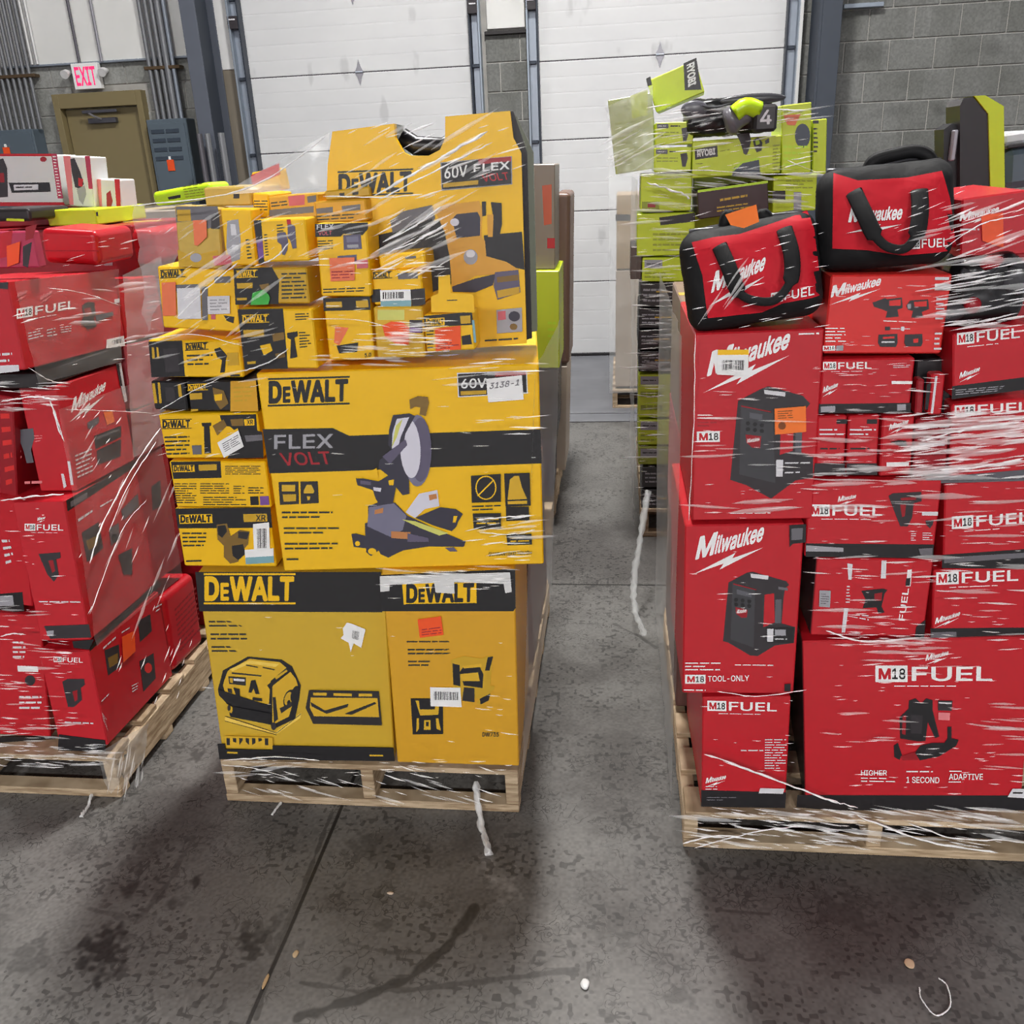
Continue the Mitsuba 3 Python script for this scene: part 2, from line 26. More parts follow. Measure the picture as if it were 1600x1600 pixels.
('miter_saw_carton',(-.4794,1.885,.9502),(.9952,.0973,-.0064),(.0973,-.9953,0),(.6179,.4785,.55),'Y','print','largest yellow carton, miter saw picture and black band, in the middle of the middle pallet','box','',None,.003,[('p',[(-.3113,.1117),(-.1539,.1092),(-.1193,.0903),(.3083,.0917),(.309,.0117),(.0602,.0105),(-.1116,.0077),(-.3099,.0075)],'K'),('t','D',(-.2892,.1725),(.029,-.0001),(.006,.0443),'K'),('t','E',(-.2576,.1724),(.0167,0),(.0042,.032),'K'),('t','WALT',(-.2391,.1723),(.1253,-.0004),(.0056,.0443),'K'),('p',[(-.2837,.2223),(-.1045,.2215),(-.1042,.2254),(-.2833,.2262)],'K'),('p',[(-.2918,.1629),(-.1106,.1622),(-.1103,.1662),(-.2914,.1669)],'K'),('p',[(.1298,.2247),(.2825,.2255),(.2826,.1736),(.1291,.17)],'W2'),('p',[(.1321,.222),(.2799,.2231),(.2802,.1763),(.1318,.1725)],'K'),('p',[(.2128,.2228),(.2795,.2235),(.2797,.2155),(.2128,.2135)],'RD'),('t','60V',(.137,.1904),(.0555,.0003),(.0011,.0199),'W'),('p',[(.1354,.184),(.1922,.1843),(.1918,.1757),(.1353,.175)],'Y5'),('t','FLEX',(-.2911,.0658),(.1331,-.0015),(.0042,.0313),'G2'),('t','VOLT',(-.2767,.0257),(.1129,.001),(-.0045,.029),'RD'),('p',[(-.2915,-.0135),(-.2461,-.0135),(-.2516,-.0682),(-.2953,-.0692)],'K2'),('p',[(-.2413,-.0137),(-.2017,-.0144),(-.2056,-.0673),(-.2467,-.0684)],'K2'),('p',[(-.2849,-.0202),(-.2541,-.0212),(-.2562,-.0374),(-.287,-.0365)],'Y2'),('p',[(-.236,-.0357),(-.2278,-.022),(-.2168,-.0223),(-.2119,-.0374),(-.2148,-.0434),(-.2369,-.0427)],'Y2'),('p',[(-.2311,-.05),(-.2223,-.0502),(-.2256,-.0596),(-.23,-.0594)],'Y2'),('p',[(-.2857,-.0436),(-.2547,-.0436),(-.2569,-.0609),(-.2859,-.0615)],'Y5'),('m',[(-.293,-.0821),(-.1752,-.0858),(-.1776,-.1077),(-.2948,-.106)],2,'K2'),('m',[(-.2937,-.1219),(-.1653,-.1258),(-.1586,-.1478),(-.2953,-.1446)],2,'K2'),('m',[(-.2965,-.1607),(-.1681,-.1646),(-.1673,-.1867),(-.2987,-.1852)],2,'K2'),('m',[(-.297,-.2001),(-.2534,-.2014),(-.2539,-.2129),(-.2977,-.2125)],1,'K2'),('p',[(-.1377,-.1461),(-.1277,-.1449),(-.1059,-.1519),(-.1038,-.1205),(-.096,-.1183),(-.0922,-.0779),(-.067,-.0692),(-.0295,-.0713),(-.0033,-.1044),(.0696,-.1451),(.1271,-.1736),(.1219,-.1867),(.0401,-.1832),(-.0192,-.1912),(-.0356,-.1981),(-.0569,-.2089),(-.0742,-.1994),(-.0778,-.1895),(-.0973,-.2037),(-.1077,-.1935),(-.1067,-.1837),(-.1356,-.1788)],'S1'),('p',[(-.0836,-.1917),(-.0843,-.1943),(-.0859,-.1965),(-.0883,-.1983),(-.0911,-.1993),(-.0942,-.1997),(-.0972,-.1992),(-.0998,-.1979),(-.1018,-.196),(-.103,-.1937),(-.1032,-.1911),(-.1025,-.1886),(-.1009,-.1864),(-.0985,-.1846),(-.0957,-.1836),(-.0927,-.1833),(-.0897,-.1838),(-.0871,-.185),(-.0851,-.1869),(-.0839,-.1892)],'Y'),('p',[(-.1198,-.171),(-.1203,-.173),(-.1213,-.1748),(-.1228,-.1762),(-.1246,-.1771),(-.1265,-.1773),(-.1283,-.1769),(-.1299,-.176),(-.131,-.1745),(-.1317,-.1726),(-.1318,-.1706),(-.1313,-.1686),(-.1303,-.1668),(-.1288,-.1654),(-.127,-.1646),(-.1252,-.1643),(-.1233,-.1647),(-.1218,-.1656),(-.1206,-.1671),(-.1199,-.169)],'Y'),('p',[(-.0902,-.0803),(-.0318,-.0727),(-.0055,-.1044),(-.0173,-.14),(-.0478,-.1561),(-.0991,-.1279)],'S2'),('p',[(-.0775,-.0878),(-.0571,-.0828),(-.0595,-.0955),(-.0794,-.0983)],'T2'),('p',[(-.0071,-.0957),(.0273,-.051),(.0697,-.043),(.0719,-.083),(.0378,-.089),(.014,-.1107)],'S4'),('p',[(.0491,-.055),(.0669,-.0522),(.0683,-.064),(.0504,-.0682)],'T2'),('p',[(.0141,-.1097),(.0735,-.0854),(.1086,-.0912),(.1247,-.1036),(.1121,-.1233),(.1083,-.1342),(.0964,-.1459),(.055,-.1302)],'S1'),('p',[(.1032,-.1077),(.1121,-.108),(.1066,-.1246),(.1,-.1244)],'Y'),('p',[(-.0173,-.1126),(.0134,-.1183),(.0894,-.1506),(.0667,-.1557),(.0255,-.1365)],'YL'),('p',[(-.0443,-.1416),(.0006,-.1454),(-.0008,-.1634),(-.0458,-.1586)],'T2'),('p',[(-.0067,-.1476),(.0416,-.1613),(.041,-.171),(-.0084,-.1695)],'S3'),('p',[(.0782,-.1868),(.0985,-.186),(.1068,-.1975),(.0888,-.197)],'S3'),('p',[(-.1133,-.0093),(-.0967,-.0099),(-.0623,-.0179),(-.0392,-.0048),(-.0594,.0143),(-.0556,.0324),(-.0302,.0498),(.0019,.0712),(.0095,.0304),(.0054,-.0503),(-.0103,-.0531),(-.0241,-.033),(-.0338,-.0702),(-.0672,-.0716),(-.0727,-.0596),(-.0774,-.0384),(-.1114,-.0256)],'S1'),('p',[(-.0759,-.0314),(-.0572,-.0343),(-.0602,-.0436),(-.0753,-.0398)],'S4'),('p',[(-.1037,-.0143),(-.0799,-.0183),(-.0807,-.0266),(-.1046,-.0235)],'S3'),('p',[(-.0402,-.0163),(-.0269,-.0144),(-.0289,-.0282),(-.039,-.0279)],'Y'),('p',[(-.0844,.0036),(-.0637,.0144),(-.0615,-.0087),(-.0792,-.0104)],'Y'),('p',[(.0632,.0513),(.0606,.0295),(.056,.0091),(.0497,-.0085),(.0421,-.0219),(.0337,-.0303),(.0252,-.033),(.0171,-.0298),(.01,-.0209),(.0044,-.0071),(.0007,.0108),(-.0008,.0314),(-.0001,.0533),(.0027,.0749),(.0074,.0949),(.0138,.1118),(.0213,.1246),(.0294,.1325),(.0377,.1351),(.0456,.132),(.0525,.1236),(.058,.1104),(.0618,.0931),(.0636,.073)],'S2'),('p',[(.063,.0536),(.0608,.0341),(.0571,.0159),(.0521,.0003),(.0461,-.0118),(.0396,-.0192),(.033,-.0217),(.0268,-.0188),(.0214,-.011),(.0172,.0014),(.0145,.0173),(.0135,.0356),(.0141,.0551),(.0165,.0744),(.0203,.0922),(.0253,.1074),(.0312,.1189),(.0376,.126),(.044,.1283),(.0501,.1256),(.0554,.1181),(.0596,.1063),(.0623,.0909),(.0635,.0729)],'S3'),('p',[(.039,.0578),(.0377,.0399),(.035,.023),(.0309,.0085),(.0258,-.0028),(.02,-.01),(.0138,-.0125),(.0079,-.0102),(.0025,-.0033),(-.002,.0078),(-.0052,.0222),(-.007,.039),(-.0072,.0568),(-.0058,.0747),(-.0029,.0912),(.0012,.1053),(.0062,.1161),(.0119,.123),(.0179,.1254),(.0237,.1232),(.029,.1166),(.0335,.1059),(.0368,.0919),(.0386,.0755)],'S4'),('p',[(-.0164,.1361),(.0201,.1388),(.0324,.1323),(.008,.0934),(.0015,.0668),(-.0215,.0495),(-.0329,.0679),(-.0277,.1034)],'S1'),('p',[(-.0086,.1271),(.0194,.1305),(-.0035,.0848),(-.0092,.0671),(-.0251,.0586),(-.0212,.0943)],'S4'),('p',[(-.012,.1118),(.0042,.1266),(-.0121,.0851),(-.0257,.0609)],'YL'),('p',[(-.0483,.0413),(.0069,.08),(.0101,.0665),(-.0325,.0226)],'S3'),('p',[(.0225,.1696),(.0421,.1772),(.0631,.1748),(.0651,.1617),(.0558,.1316),(.042,.1355),(.0457,.1515),(.034,.1541),(.0229,.1479)],'T1'),('p',[(.1483,-.0107),(.2159,-.0082),(.2136,-.0756),(.147,-.0759)],'K'),('p',[(.2049,-.0412),(.2034,-.0502),(.1996,-.0584),(.194,-.0647),(.1871,-.0688),(.1795,-.07),(.1721,-.0683),(.1656,-.0639),(.1605,-.0571),(.1575,-.0488),(.1568,-.0396),(.1585,-.0306),(.1623,-.0225),(.1679,-.0163),(.1748,-.0123),(.1823,-.0111),(.1896,-.0128),(.1961,-.0171),(.2011,-.0238),(.2042,-.032)],'Y'),('p',[(.202,-.0411),(.2006,-.0492),(.1973,-.0565),(.1924,-.0622),(.1863,-.0658),(.1797,-.0669),(.1732,-.0653),(.1674,-.0614),(.163,-.0554),(.1604,-.0479),(.1597,-.0397),(.1612,-.0316),(.1645,-.0244),(.1695,-.0188),(.1755,-.0153),(.1821,-.0142),(.1886,-.0157),(.1943,-.0196),(.1987,-.0255),(.2013,-.0329)],'K'),('p',[(.1621,-.0611),(.2012,-.0228),(.199,-.0203),(.16,-.0586)],'Y'),('p',[(.2238,-.0075),(.2812,-.0075),(.2811,-.0871),(.2237,-.0877)],'K'),('p',[(.2288,-.0714),(.2358,-.0227),(.2462,-.0138),(.2571,-.0141),(.2627,-.042),(.2737,-.0704)],'Y2'),('p',[(.2286,-.0746),(.2735,-.0742),(.2733,-.0822),(.2292,-.0822)],'Y2'),('p',[(.1479,-.102),(.2121,-.103),(.2114,-.1422),(.1481,-.1413)],'K'),('m',[(.1563,-.1117),(.2072,-.1133),(.2064,-.1325),(.1552,-.1323)],2,'Y'),('p',[(.2246,-.0877),(.2766,-.0884),(.2774,-.1227),(.2242,-.1229)],'K'),('p',[(.2233,-.1571),(.2809,-.1564),(.2819,-.1837),(.2245,-.1839)],'K'),('m',[(.232,-.1622),(.2767,-.1621),(.2763,-.1782),(.2315,-.1783)],2,'Y'),('m',[(.1468,-.0806),(.213,-.0803),(.2123,-.0968),(.1472,-.0972)],2,'K2'),('t','GUARANTEED TOUGH',(.1793,-.2101),(.1006,.0014),(.0004,.009),'K')],[],[('sticker','white paper sticker with handwriting',[('p',[(.1925,.2099),(.2709,.2158),(.273,.1614),(.1952,.1575)],'W'),('t','3138-1',(.1986,.1875),(.0653,.0064),(.0031,.0127),'G3')])]),
('tool_carton',(-.935,1.89,.7846),(.999,.0404,-.0207),(.0404,-.9992,0),(.2315,.154,.3),'Y','print','yellow nailer carton with teal sticker, lowest of the left column on the middle pallet','box','cartons on the middle pallet',None,.003,[('p',[(-.1134,.0748),(.1187,.0793),(.1169,.027),(-.1151,.0236)],'K'),('p',[(-.1069,.0592),(-.0254,.0614),(-.0269,.0383),(-.1084,.0353)],'Y'),('p',[(.0506,.0618),(.1082,.063),(.1073,.0434),(.0494,.0413)],'Y5'),('t','XR',(.0794,.0444),(.0235,.001),(.0019,.0147),'K'),('t','D',(-.1062,.0395),(.0125,.0004),(.0028,.0173),'K'),('t','E',(-.0925,.0398),(.0072,.0002),(.002,.0125),'K'),('t','WALT',(-.0845,.0401),(.0542,.0015),(.0027,.0173),'K'),('p',[(-.0177,.0343),(.0083,.0378),(.0123,.0046),(.0373,.0215),(.0603,.0175),(.0527,-.0159),(.0288,-.0414),(.0219,-.0627),(.0013,-.0681),(-.0122,-.0503),(-.0079,-.0207),(-.0213,-.004)],'T1'),('p',[(-.0161,.0314),(.0038,.0336),(.0054,.0171),(-.0089,.0003),(-.0175,.0086)],'K'),('p',[(.0119,-.0205),(.0401,-.016),(.0427,-.0413),(.0225,-.0584),(.0103,-.0458)],'K'),('p',[(.0329,.0173),(.06,.0154),(.0517,-.0034),(.0306,.0006)],'K2'),('m',[(-.1052,.0162),(-.0459,.0167),(-.0522,-.0253),(-.1101,-.0266)],4,'K2'),('p',[(-.1074,-.0598),(-.0692,-.0585),(-.0699,-.0628),(-.1081,-.0641)],'K2')],[],[('sticker','white and teal sticker',[('p',[(.0723,.0374),(.1123,.0426),(.1058,-.0259),(.1147,-.0237),(.1115,-.0626),(.0411,-.0676),(.0431,-.0295),(.0662,-.0276)],'W'),('p',[(.0427,-.0497),(.1129,-.0448),(.1115,-.0626),(.0411,-.0676)],'TE'),('b',[(.081,.0259),(.1045,.0269),(.0989,-.0239),(.0752,-.0249)],10)])]),
('tool_carton',(-.9212,1.88,.9236),(.9993,.0307,-.019),(.0307,-.9995,0),(.2322,.1159,.3),'Y','print','yellow carton full of fine print with a small purple square at its corner','box','cartons on the middle pallet',None,.003,[('p',[(-.1103,.0558),(.0085,.0577),(.0048,.017),(-.1112,.0141)],'K'),('p',[(-.1072,.0472),(-.0551,.0489),(-.0566,.0317),(-.1085,.0299)],'Y'),('p',[(-.0455,.0489),(-.0013,.0506),(-.0031,.0358),(-.0463,.0341)],'Y5'),('t','D',(-.1065,.0331),(.0078,.0003),(.0021,.0126),'K'),('t','E',(-.0979,.0334),(.0045,.0002),(.0015,.009),'K'),('t','WALT',(-.093,.0336),(.0338,.0013),(.0021,.0126),'K'),('m',[(.0185,.0476),(.102,.0479),(.099,.0245),(.0151,.0241)],5,'K2'),('m',[(-.1097,.0046),(-.057,.0048),(-.0654,-.048),(-.1185,-.0484)],9,'K2'),('m',[(-.0478,.0049),(.0215,.0052),(.0174,-.0234),(-.0522,-.0238)],5,'K2'),('m',[(.0314,-.001),(.0575,-.0009),(.0544,-.0232),(.0282,-.0233)],4,'K2'),('m',[(.0662,-.004),(.1029,-.0038),(.1005,-.0229),(.0636,-.0231)],3,'K2'),('p',[(.0679,-.0287),(.0872,-.0277),(.0856,-.0494),(.0662,-.0503)],'K'),('p',[(.0911,-.0277),(.1123,-.0268),(.111,-.0492),(.0893,-.0501)],'PU'),('m',[(-.0452,-.0286),(.0584,-.0279),(.0551,-.052),(-.049,-.0528)],4,'K2')],[],[]),
('tool_carton',(-.9242,1.88,1.0413),(1,.0039,-.0041),(.0039,-1,0),(.2362,.1081,.3),'Y','print','yellow drill carton with tilted white sticker and black right end, middle of the left column','box','cartons on the middle pallet',None,.003,[('t','D',(-.1122,.0212),(.011,.0002),(.003,.0159),'K'),('t','E',(-.1003,.0214),(.0063,.0001),(.0022,.0114),'K'),('t','WALT',(-.0933,.0215),(.0473,.0007),(.003,.0159),'K'),('p',[(-.1104,.0389),(-.0382,.0398),(-.038,.0416),(-.1101,.0407)],'K'),('p',[(-.1144,.0176),(-.042,.0186),(-.0417,.0204),(-.1141,.0194)],'K'),('p',[(.0298,.0494),(.1146,.0509),(.112,.0128),(.1235,.009),(.1177,-.0519),(.0302,-.0535),(.0695,.0018),(.05,.0227),(.0322,.0247)],'K'),('p',[(.0527,.0395),(.0831,.0411),(.0824,.0243),(.054,.0238)],'T1'),('p',[(.0847,.0393),(.1093,.0405),(.1077,.0249),(.0843,.0243)],'Y'),('t','XR',(.0904,.0273),(.014,.0006),(.0016,.0105),'K'),('p',[(-.016,.0318),(.0069,.0324),(.0049,.0249),(.0009,.0242),(-.006,-.0399),(-.0217,-.0413),(-.0122,.0231),(-.0162,.0243)],'K'),('p',[(.0087,.0249),(.0376,.0397),(.0428,.0246),(.0163,.0021)],'T1'),('m',[(-.1111,.0029),(-.0503,.0041),(-.0592,-.0454),(-.1139,-.0472)],5,'K2'),('p',[(-.0491,-.0212),(-.0258,-.0205),(-.0289,-.0428),(-.0499,-.0435)],'G3'),('p',[(.0809,.0017),(.1227,.0033),(.1226,-.0099),(.0823,-.0135)],'G3')],[],[('sticker','tilted white sticker',[('p',[(.0129,-.0093),(.0685,.0199),(.0761,-.0241),(.0245,-.0508)],'W'),('p',[(.0129,-.0093),(.0685,.0199),(.0692,.0146),(.0135,-.0146)],'Y'),('m',[(.0247,-.0162),(.0663,.0056),(.0696,-.0172),(.0296,-.0381)],5,'G3')])]),
('tool_carton',(-1.0087,1.885,1.1354),(.9985,.004,-.0546),(.004,-1,0),(.0811,.0682,.28),'K','print','narrow black carton with yellow stripes, left end of the row above the tilted sticker','box','cartons on the middle pallet',None,.003,[('p',[(-.037,.0277),(-.0302,.028),(-.0303,-.0183),(-.038,-.0186)],'Y5'),('p',[(-.0235,.0301),(-.0178,.0303),(-.02,-.0179),(-.0261,-.0181)],'Y5'),('p',[(.0232,.0282),(.0307,.0285),(.0306,-.001),(.0223,-.0013)],'Y5'),('p',[(-.008,.0197),(.0147,.0205),(.014,-.0128),(-.0088,-.0137)],'K3')],[],[]),
('tool_carton',(-.8834,1.885,1.1332),(.9998,.0113,-.019),(.0113,-.9999,0),(.1628,.0717,.28),'K','print','black carton with brown print and yellow right end, beside the narrow striped black carton','box','cartons on the middle pallet',None,.003,[('p',[(.0235,.034),(.0828,.0362),(.079,-.0348),(.0134,-.0358)],'Y6'),('m',[(.0294,.0239),(.0777,.0257),(.0745,-.0127),(.0255,-.0165)],4,'Y5'),('t','D',(-.078,.0143),(.0071,.0004),(.0017,.0103),'Y'),('t','E',(-.0702,.0147),(.0041,.0002),(.0012,.0074),'Y'),('t','WALT',(-.0657,.0149),(.0308,.0016),(.0016,.0103),'Y'),('p',[(-.0776,.0254),(-.0287,.0276),(-.0285,.0294),(-.0774,.0272)],'Y'),('p',[(-.0799,.0116),(-.0308,.0139),(-.0306,.0156),(-.0797,.0134)],'Y'),('p',[(-.0759,.0062),(-.0457,.0077),(-.0476,-.007),(-.0764,-.0086)],'Y5'),('p',[(-.0195,.0202),(.0055,.0129),(.0124,-.0165),(-.0085,-.0314),(-.0202,-.0092)],'T1'),('p',[(-.0182,.0037),(.0007,.0056),(-.0014,-.0092),(-.0186,-.0111)],'Y'),('p',[(-.078,-.0301),(-.0609,-.0294),(-.0617,-.0346),(-.0785,-.0354)],'Y5')],[],[]),
('tool_carton',(-.9333,1.89,1.2168),(.9997,.0116,-.0214),(.0116,-.9999,0),(.2131,.0844,.28),'Y','print','yellow drill carton with square black left end, above the two narrow black cartons','box','cartons on the middle pallet',None,.003,[('p',[(-.1034,.0393),(-.0253,.0413),(-.0316,-.0391),(-.1102,-.0414)],'K'),('p',[(-.0982,.0265),(-.093,.0265),(-.0944,.0014),(-.1011,.0014)],'Y5'),('p',[(-.087,.0265),(-.0826,.0265),(-.0839,.0014),(-.0899,.0014)],'Y5'),('p',[(-.072,.0229),(-.0383,.0246),(-.0413,-.0275),(-.0753,-.0293)],'K3'),('t','D',(-.0196,.0214),(.008,.0005),(.0018,.0114),'K'),('t','E',(-.0109,.0219),(.0046,.0003),(.0013,.0082),'K'),('t','WALT',(-.0058,.0222),(.0346,.002),(.0018,.0114),'K'),('p',[(-.019,.0339),(.0351,.0366),(.0353,.0383),(-.0189,.0356)],'K'),('p',[(-.0215,.0186),(.0328,.0214),(.033,.0231),(-.0213,.0203)],'K'),('m',[(-.0189,.0121),(.0412,.0139),(.0369,-.0148),(-.0209,-.0166)],3,'K2'),('p',[(.0461,.022),(.0596,.0263),(.0735,.0085),(.069,-.0022),(.0626,-.0292),(.0524,-.0303),(.0609,-.0022),(.0509,.005)],'K'),('p',[(.0743,.0138),(.1002,.0156),(.0977,-.0129),(.0724,-.0147)],'Y5'),('p',[(.0748,-.0346),(.0971,-.0338),(.0965,-.0381),(.0749,-.0389)],'K2')],[],[]),
('tool_carton',(-.7137,1.83,1.2676),(.9997,.0089,-.0238),(.0089,-1,0),(.1624,.127,.13),'Y','print','black and yellow drill kit carton overhanging the miter saw carton','box','cartons on the middle pallet',None,.003,[('p',[(-.0807,.0626),(.0174,.0639),(.0139,-.0629),(-.082,-.0647)],'K'),('t','D',(-.0735,.0363),(.009,.0003),(.0016,.012),'Y'),('t','E',(-.0636,.0366),(.0052,.0002),(.0011,.0086),'Y'),('t','WALT',(-.0579,.0368),(.039,.0014),(.0016,.012),'Y'),('p',[(-.0731,.0495),(-.0131,.0514),(-.013,.053),(-.0729,.0511)],'Y'),('p',[(-.0752,.0334),(-.0151,.0353),(-.0149,.0369),(-.0751,.035)],'Y'),('p',[(-.0743,.0195),(-.0287,.0208),(-.0299,.006),(-.0749,.0046)],'Y5'),('p',[(-.0124,.0117),(.0141,.0151),(.0141,-.0001),(-.0109,-.0051)],'T1'),('p',[(-.0418,-.0137),(-.0183,-.0085),(-.0149,-.0238),(-.0356,-.0342)],'Y'),('p',[(-.0105,-.0307),(.011,-.0272),(.0115,-.0375),(-.0082,-.0409)],'T1'),('p',[(-.0745,-.048),(-.0547,-.0462),(-.0555,-.0521),(-.0741,-.0536)],'Y5'),('m',[(.0428,.055),(.0721,.0559),(.0711,.04),(.042,.0384)],3,'K2'),('p',[(.0209,.0134),(.0438,.0168),(.0434,.0067),(.0354,.0033),(.0378,-.0374),(.0217,-.0409),(.028,-.0001),(.0208,.0033)],'K'),('m',[(.0472,.0168),(.0715,.0174),(.07,-.0169),(.045,-.0197)],6,'K2')],[],[]),
('tool_carton',(-.9029,1.89,1.3462),(.9962,.0196,-.0846),(.0196,-.9998,0),(.1758,.1328,.22),'Y','print','yellow carton with orange tag and two white stickers, outer end of the stack','box','cartons on the middle pallet',None,.003,[('t','D',(-.0806,.043),(.0086,.001),(.0013,.0122),'K'),('t','E',(-.0712,.0441),(.0049,.0006),(.0009,.0088),'K'),('t','WALT',(-.0658,.0448),(.037,.0044),(.0013,.0121),'K'),('p',[(-.0805,.0564),(-.0232,.0627),(-.0231,.0643),(-.0804,.058)],'K'),('p',[(-.0822,.0401),(-.0247,.0465),(-.0247,.0481),(-.0822,.0417)],'K'),('p',[(-.0504,.0285),(.0016,.033),(.0012,.0092),(-.0474,.0048)],'G3'),('p',[(.0083,.0283),(.0225,.029),(.0163,-.0432),(.0036,-.0439)],'G3'),('p',[(.0385,.0501),(.074,.0536),(.0729,.0402),(.0391,.0367)],'G3'),('p',[(.0532,-.0307),(.0763,-.0328),(.0734,-.0468),(.0594,-.0424)],'K2'),('p',[(.0245,-.0306),(.0346,-.03),(.0338,-.0404),(.0244,-.041)],'PK')],[],[('tag','orange tag',[('p',[(-.0785,.032),(-.0472,.0354),(-.0523,-.0367),(-.0836,-.0392)],'O2')]),('sticker','white sticker',[('p',[(-.0457,.0219),(.0067,.0265),(.0029,-.0405),(-.0494,-.0442)],'W2')]),('sticker','white sticker',[('p',[(.0208,.0086),(.0708,.0127),(.0686,-.0257),(.0192,-.0299)],'W2'),('m',[(.0257,.0038),(.0651,.007),(.063,-.0198),(.0244,-.0237)],4,'G2')])]),
('tool_carton',(-.7187,1.845,1.3759),(.9996,.0101,-.0273),(.0101,-.9999,0),(.1591,.0749,.13),'Y5','print','half black half yellow carton with a green sticker','box','cartons on the middle pallet',None,.003,[('p',[(-.0769,.0355),(.0057,.0378),(.0181,.0119),(.0108,-.0372),(-.0827,-.0385)],'K'),('t','D',(-.0723,.0187),(.0069,.0003),(.0014,.0104),'Y'),('t','E',(-.0647,.019),(.004,.0002),(.001,.0075),'Y'),('t','WALT',(-.0604,.0192),(.0297,.0013),(.0014,.0104),'Y'),('p',[(-.0721,.03),(-.0251,.0318),(-.025,.0334),(-.072,.0316)],'Y'),('p',[(-.0739,.0161),(-.0268,.0179),(-.0267,.0195),(-.0738,.0177)],'Y'),('p',[(-.074,.0057),(-.0392,.0069),(-.0406,-.0042),(-.0741,-.0055)],'Y5'),('p',[(-.026,.0023),(-.0049,.0055),(-.003,-.0076),(-.0205,-.0092)],'T1'),('p',[(-.078,-.0246),(-.0553,-.0239),(-.0559,-.0289),(-.078,-.0295)],'Y5'),('m',[(.0251,.0281),(.078,.0292),(.0722,-.0273),(.0194,-.0289)],7,'K2')],[],[('sticker','green sticker',[('p',[(-.0407,-.0134),(-.0168,-.0069),(-.0063,-.0174),(-.0044,-.0246),(-.0101,-.0378),(-.0484,-.0385)],'GR')])]),
('blister_pack',(-.8805,1.89,1.4738),(.9956,.0154,-.0921),(.0155,-.9999,0),(.0979,.1261,.06),'Y7','print','hazy tan blister pack with a salmon tag, outermost in its row','pack','',None,.003,[('p',[(-.0442,.0606),(.0457,.0661),(.0482,.0306),(.0215,.0195),(-.012,.0336),(-.0465,.0285)],'G3'),('p',[(-.043,.0543),(-.0135,.0559),(-.0138,.0335),(-.0435,.0303)],'Y5'),('p',[(.0307,.0488),(.048,.0504),(.0475,.0209),(.0284,.0199)],'K3'),('p',[(-.0488,-.0269),(-.0182,-.0383),(.0391,-.0217),(.0437,-.0544),(-.0487,-.0633)],'Y5'),('p',[(.003,-.0403),(.0022,-.0432),(.0002,-.0459),(-.0028,-.0481),(-.0065,-.0497),(-.0105,-.0504),(-.0144,-.0501),(-.0178,-.049),(-.0204,-.0471),(-.022,-.0446),(-.0224,-.0418),(-.0215,-.0389),(-.0195,-.0362),(-.0165,-.034),(-.0129,-.0325),(-.0089,-.0318),(-.005,-.032),(-.0016,-.0331),(.0011,-.035),(.0026,-.0375)],'G2')],[],[('tag','salmon tag',[('p',[(-.0084,.0351),(.0212,.0381),(.0195,.0032),(-.0023,-.016),(-.0092,-.0147)],'O2')])]),
('blister_pack',(-.7844,1.87,1.4731),(.9991,.0058,-.0413),(.0058,-1,0),(.0688,.1148,.05),'Y','print','yellow blister pack with shiny bits, next to the pack with the salmon tag','pack','',None,.003,[('p',[(-.0209,.0327),(.0035,.036),(.0038,-.0052),(-.0024,-.044),(-.0241,-.0507),(-.0293,-.0216)],'G2'),('p',[(-.0148,.0264),(-.0045,.0265),(-.0037,.0043),(-.0157,.0042)],'W2'),('p',[(-.0163,-.015),(-.0025,-.0149),(-.0036,-.0246),(-.0169,-.0253)],'W2'),('m',[(.0146,-.002),(.0232,-.0013),(.0236,-.0437),(.0141,-.0451)],6,'K2'),('p',[(-.061,-.038),(-.0222,-.0344),(-.021,-.0539),(-.06,-.0576)],'PK')],[],[]),
('bit_set_box',(-.6849,1.85,1.4653),(1,.0038,-.0059),(.0038,-1,0),(.1081,.0852,.1),'Y','print','yellow box picturing two slim drivers with a black spine','box','cartons on the middle pallet',None,.003,[('p',[(-.0542,.0407),(-.0385,.0415),(-.0437,-.0424),(-.0557,-.044)],'K'),('p',[(-.0534,.0025),(-.0412,.0037),(-.043,-.0328),(-.0545,-.0357)],'PU'),('m',[(-.0363,.0146),(-.0294,.015),(-.0323,-.0299),(-.0394,-.031)],8,'K2'),('m',[(-.0066,.0325),(.012,.0335),(.0098,.0164),(-.0084,.015)],3,'K2'),('p',[(-.0085,.0138),(-.0003,.0167),(.0097,.0158),(.0128,.0006),(.0096,-.0182),(.002,-.0292),(-.0029,-.0274),(-.002,-.0084),(-.0097,-.0019)],'S3'),('p',[(.016,.0303),(.022,.0323),(.0314,.0267),(.0293,-.0156),(.0206,-.0169),(.0178,.0005),(.0132,.0038)],'S3'),('p',[(.0153,.0405),(.0235,.0409),(.0236,.0316),(.0154,.0306)],'R')],[],[]),
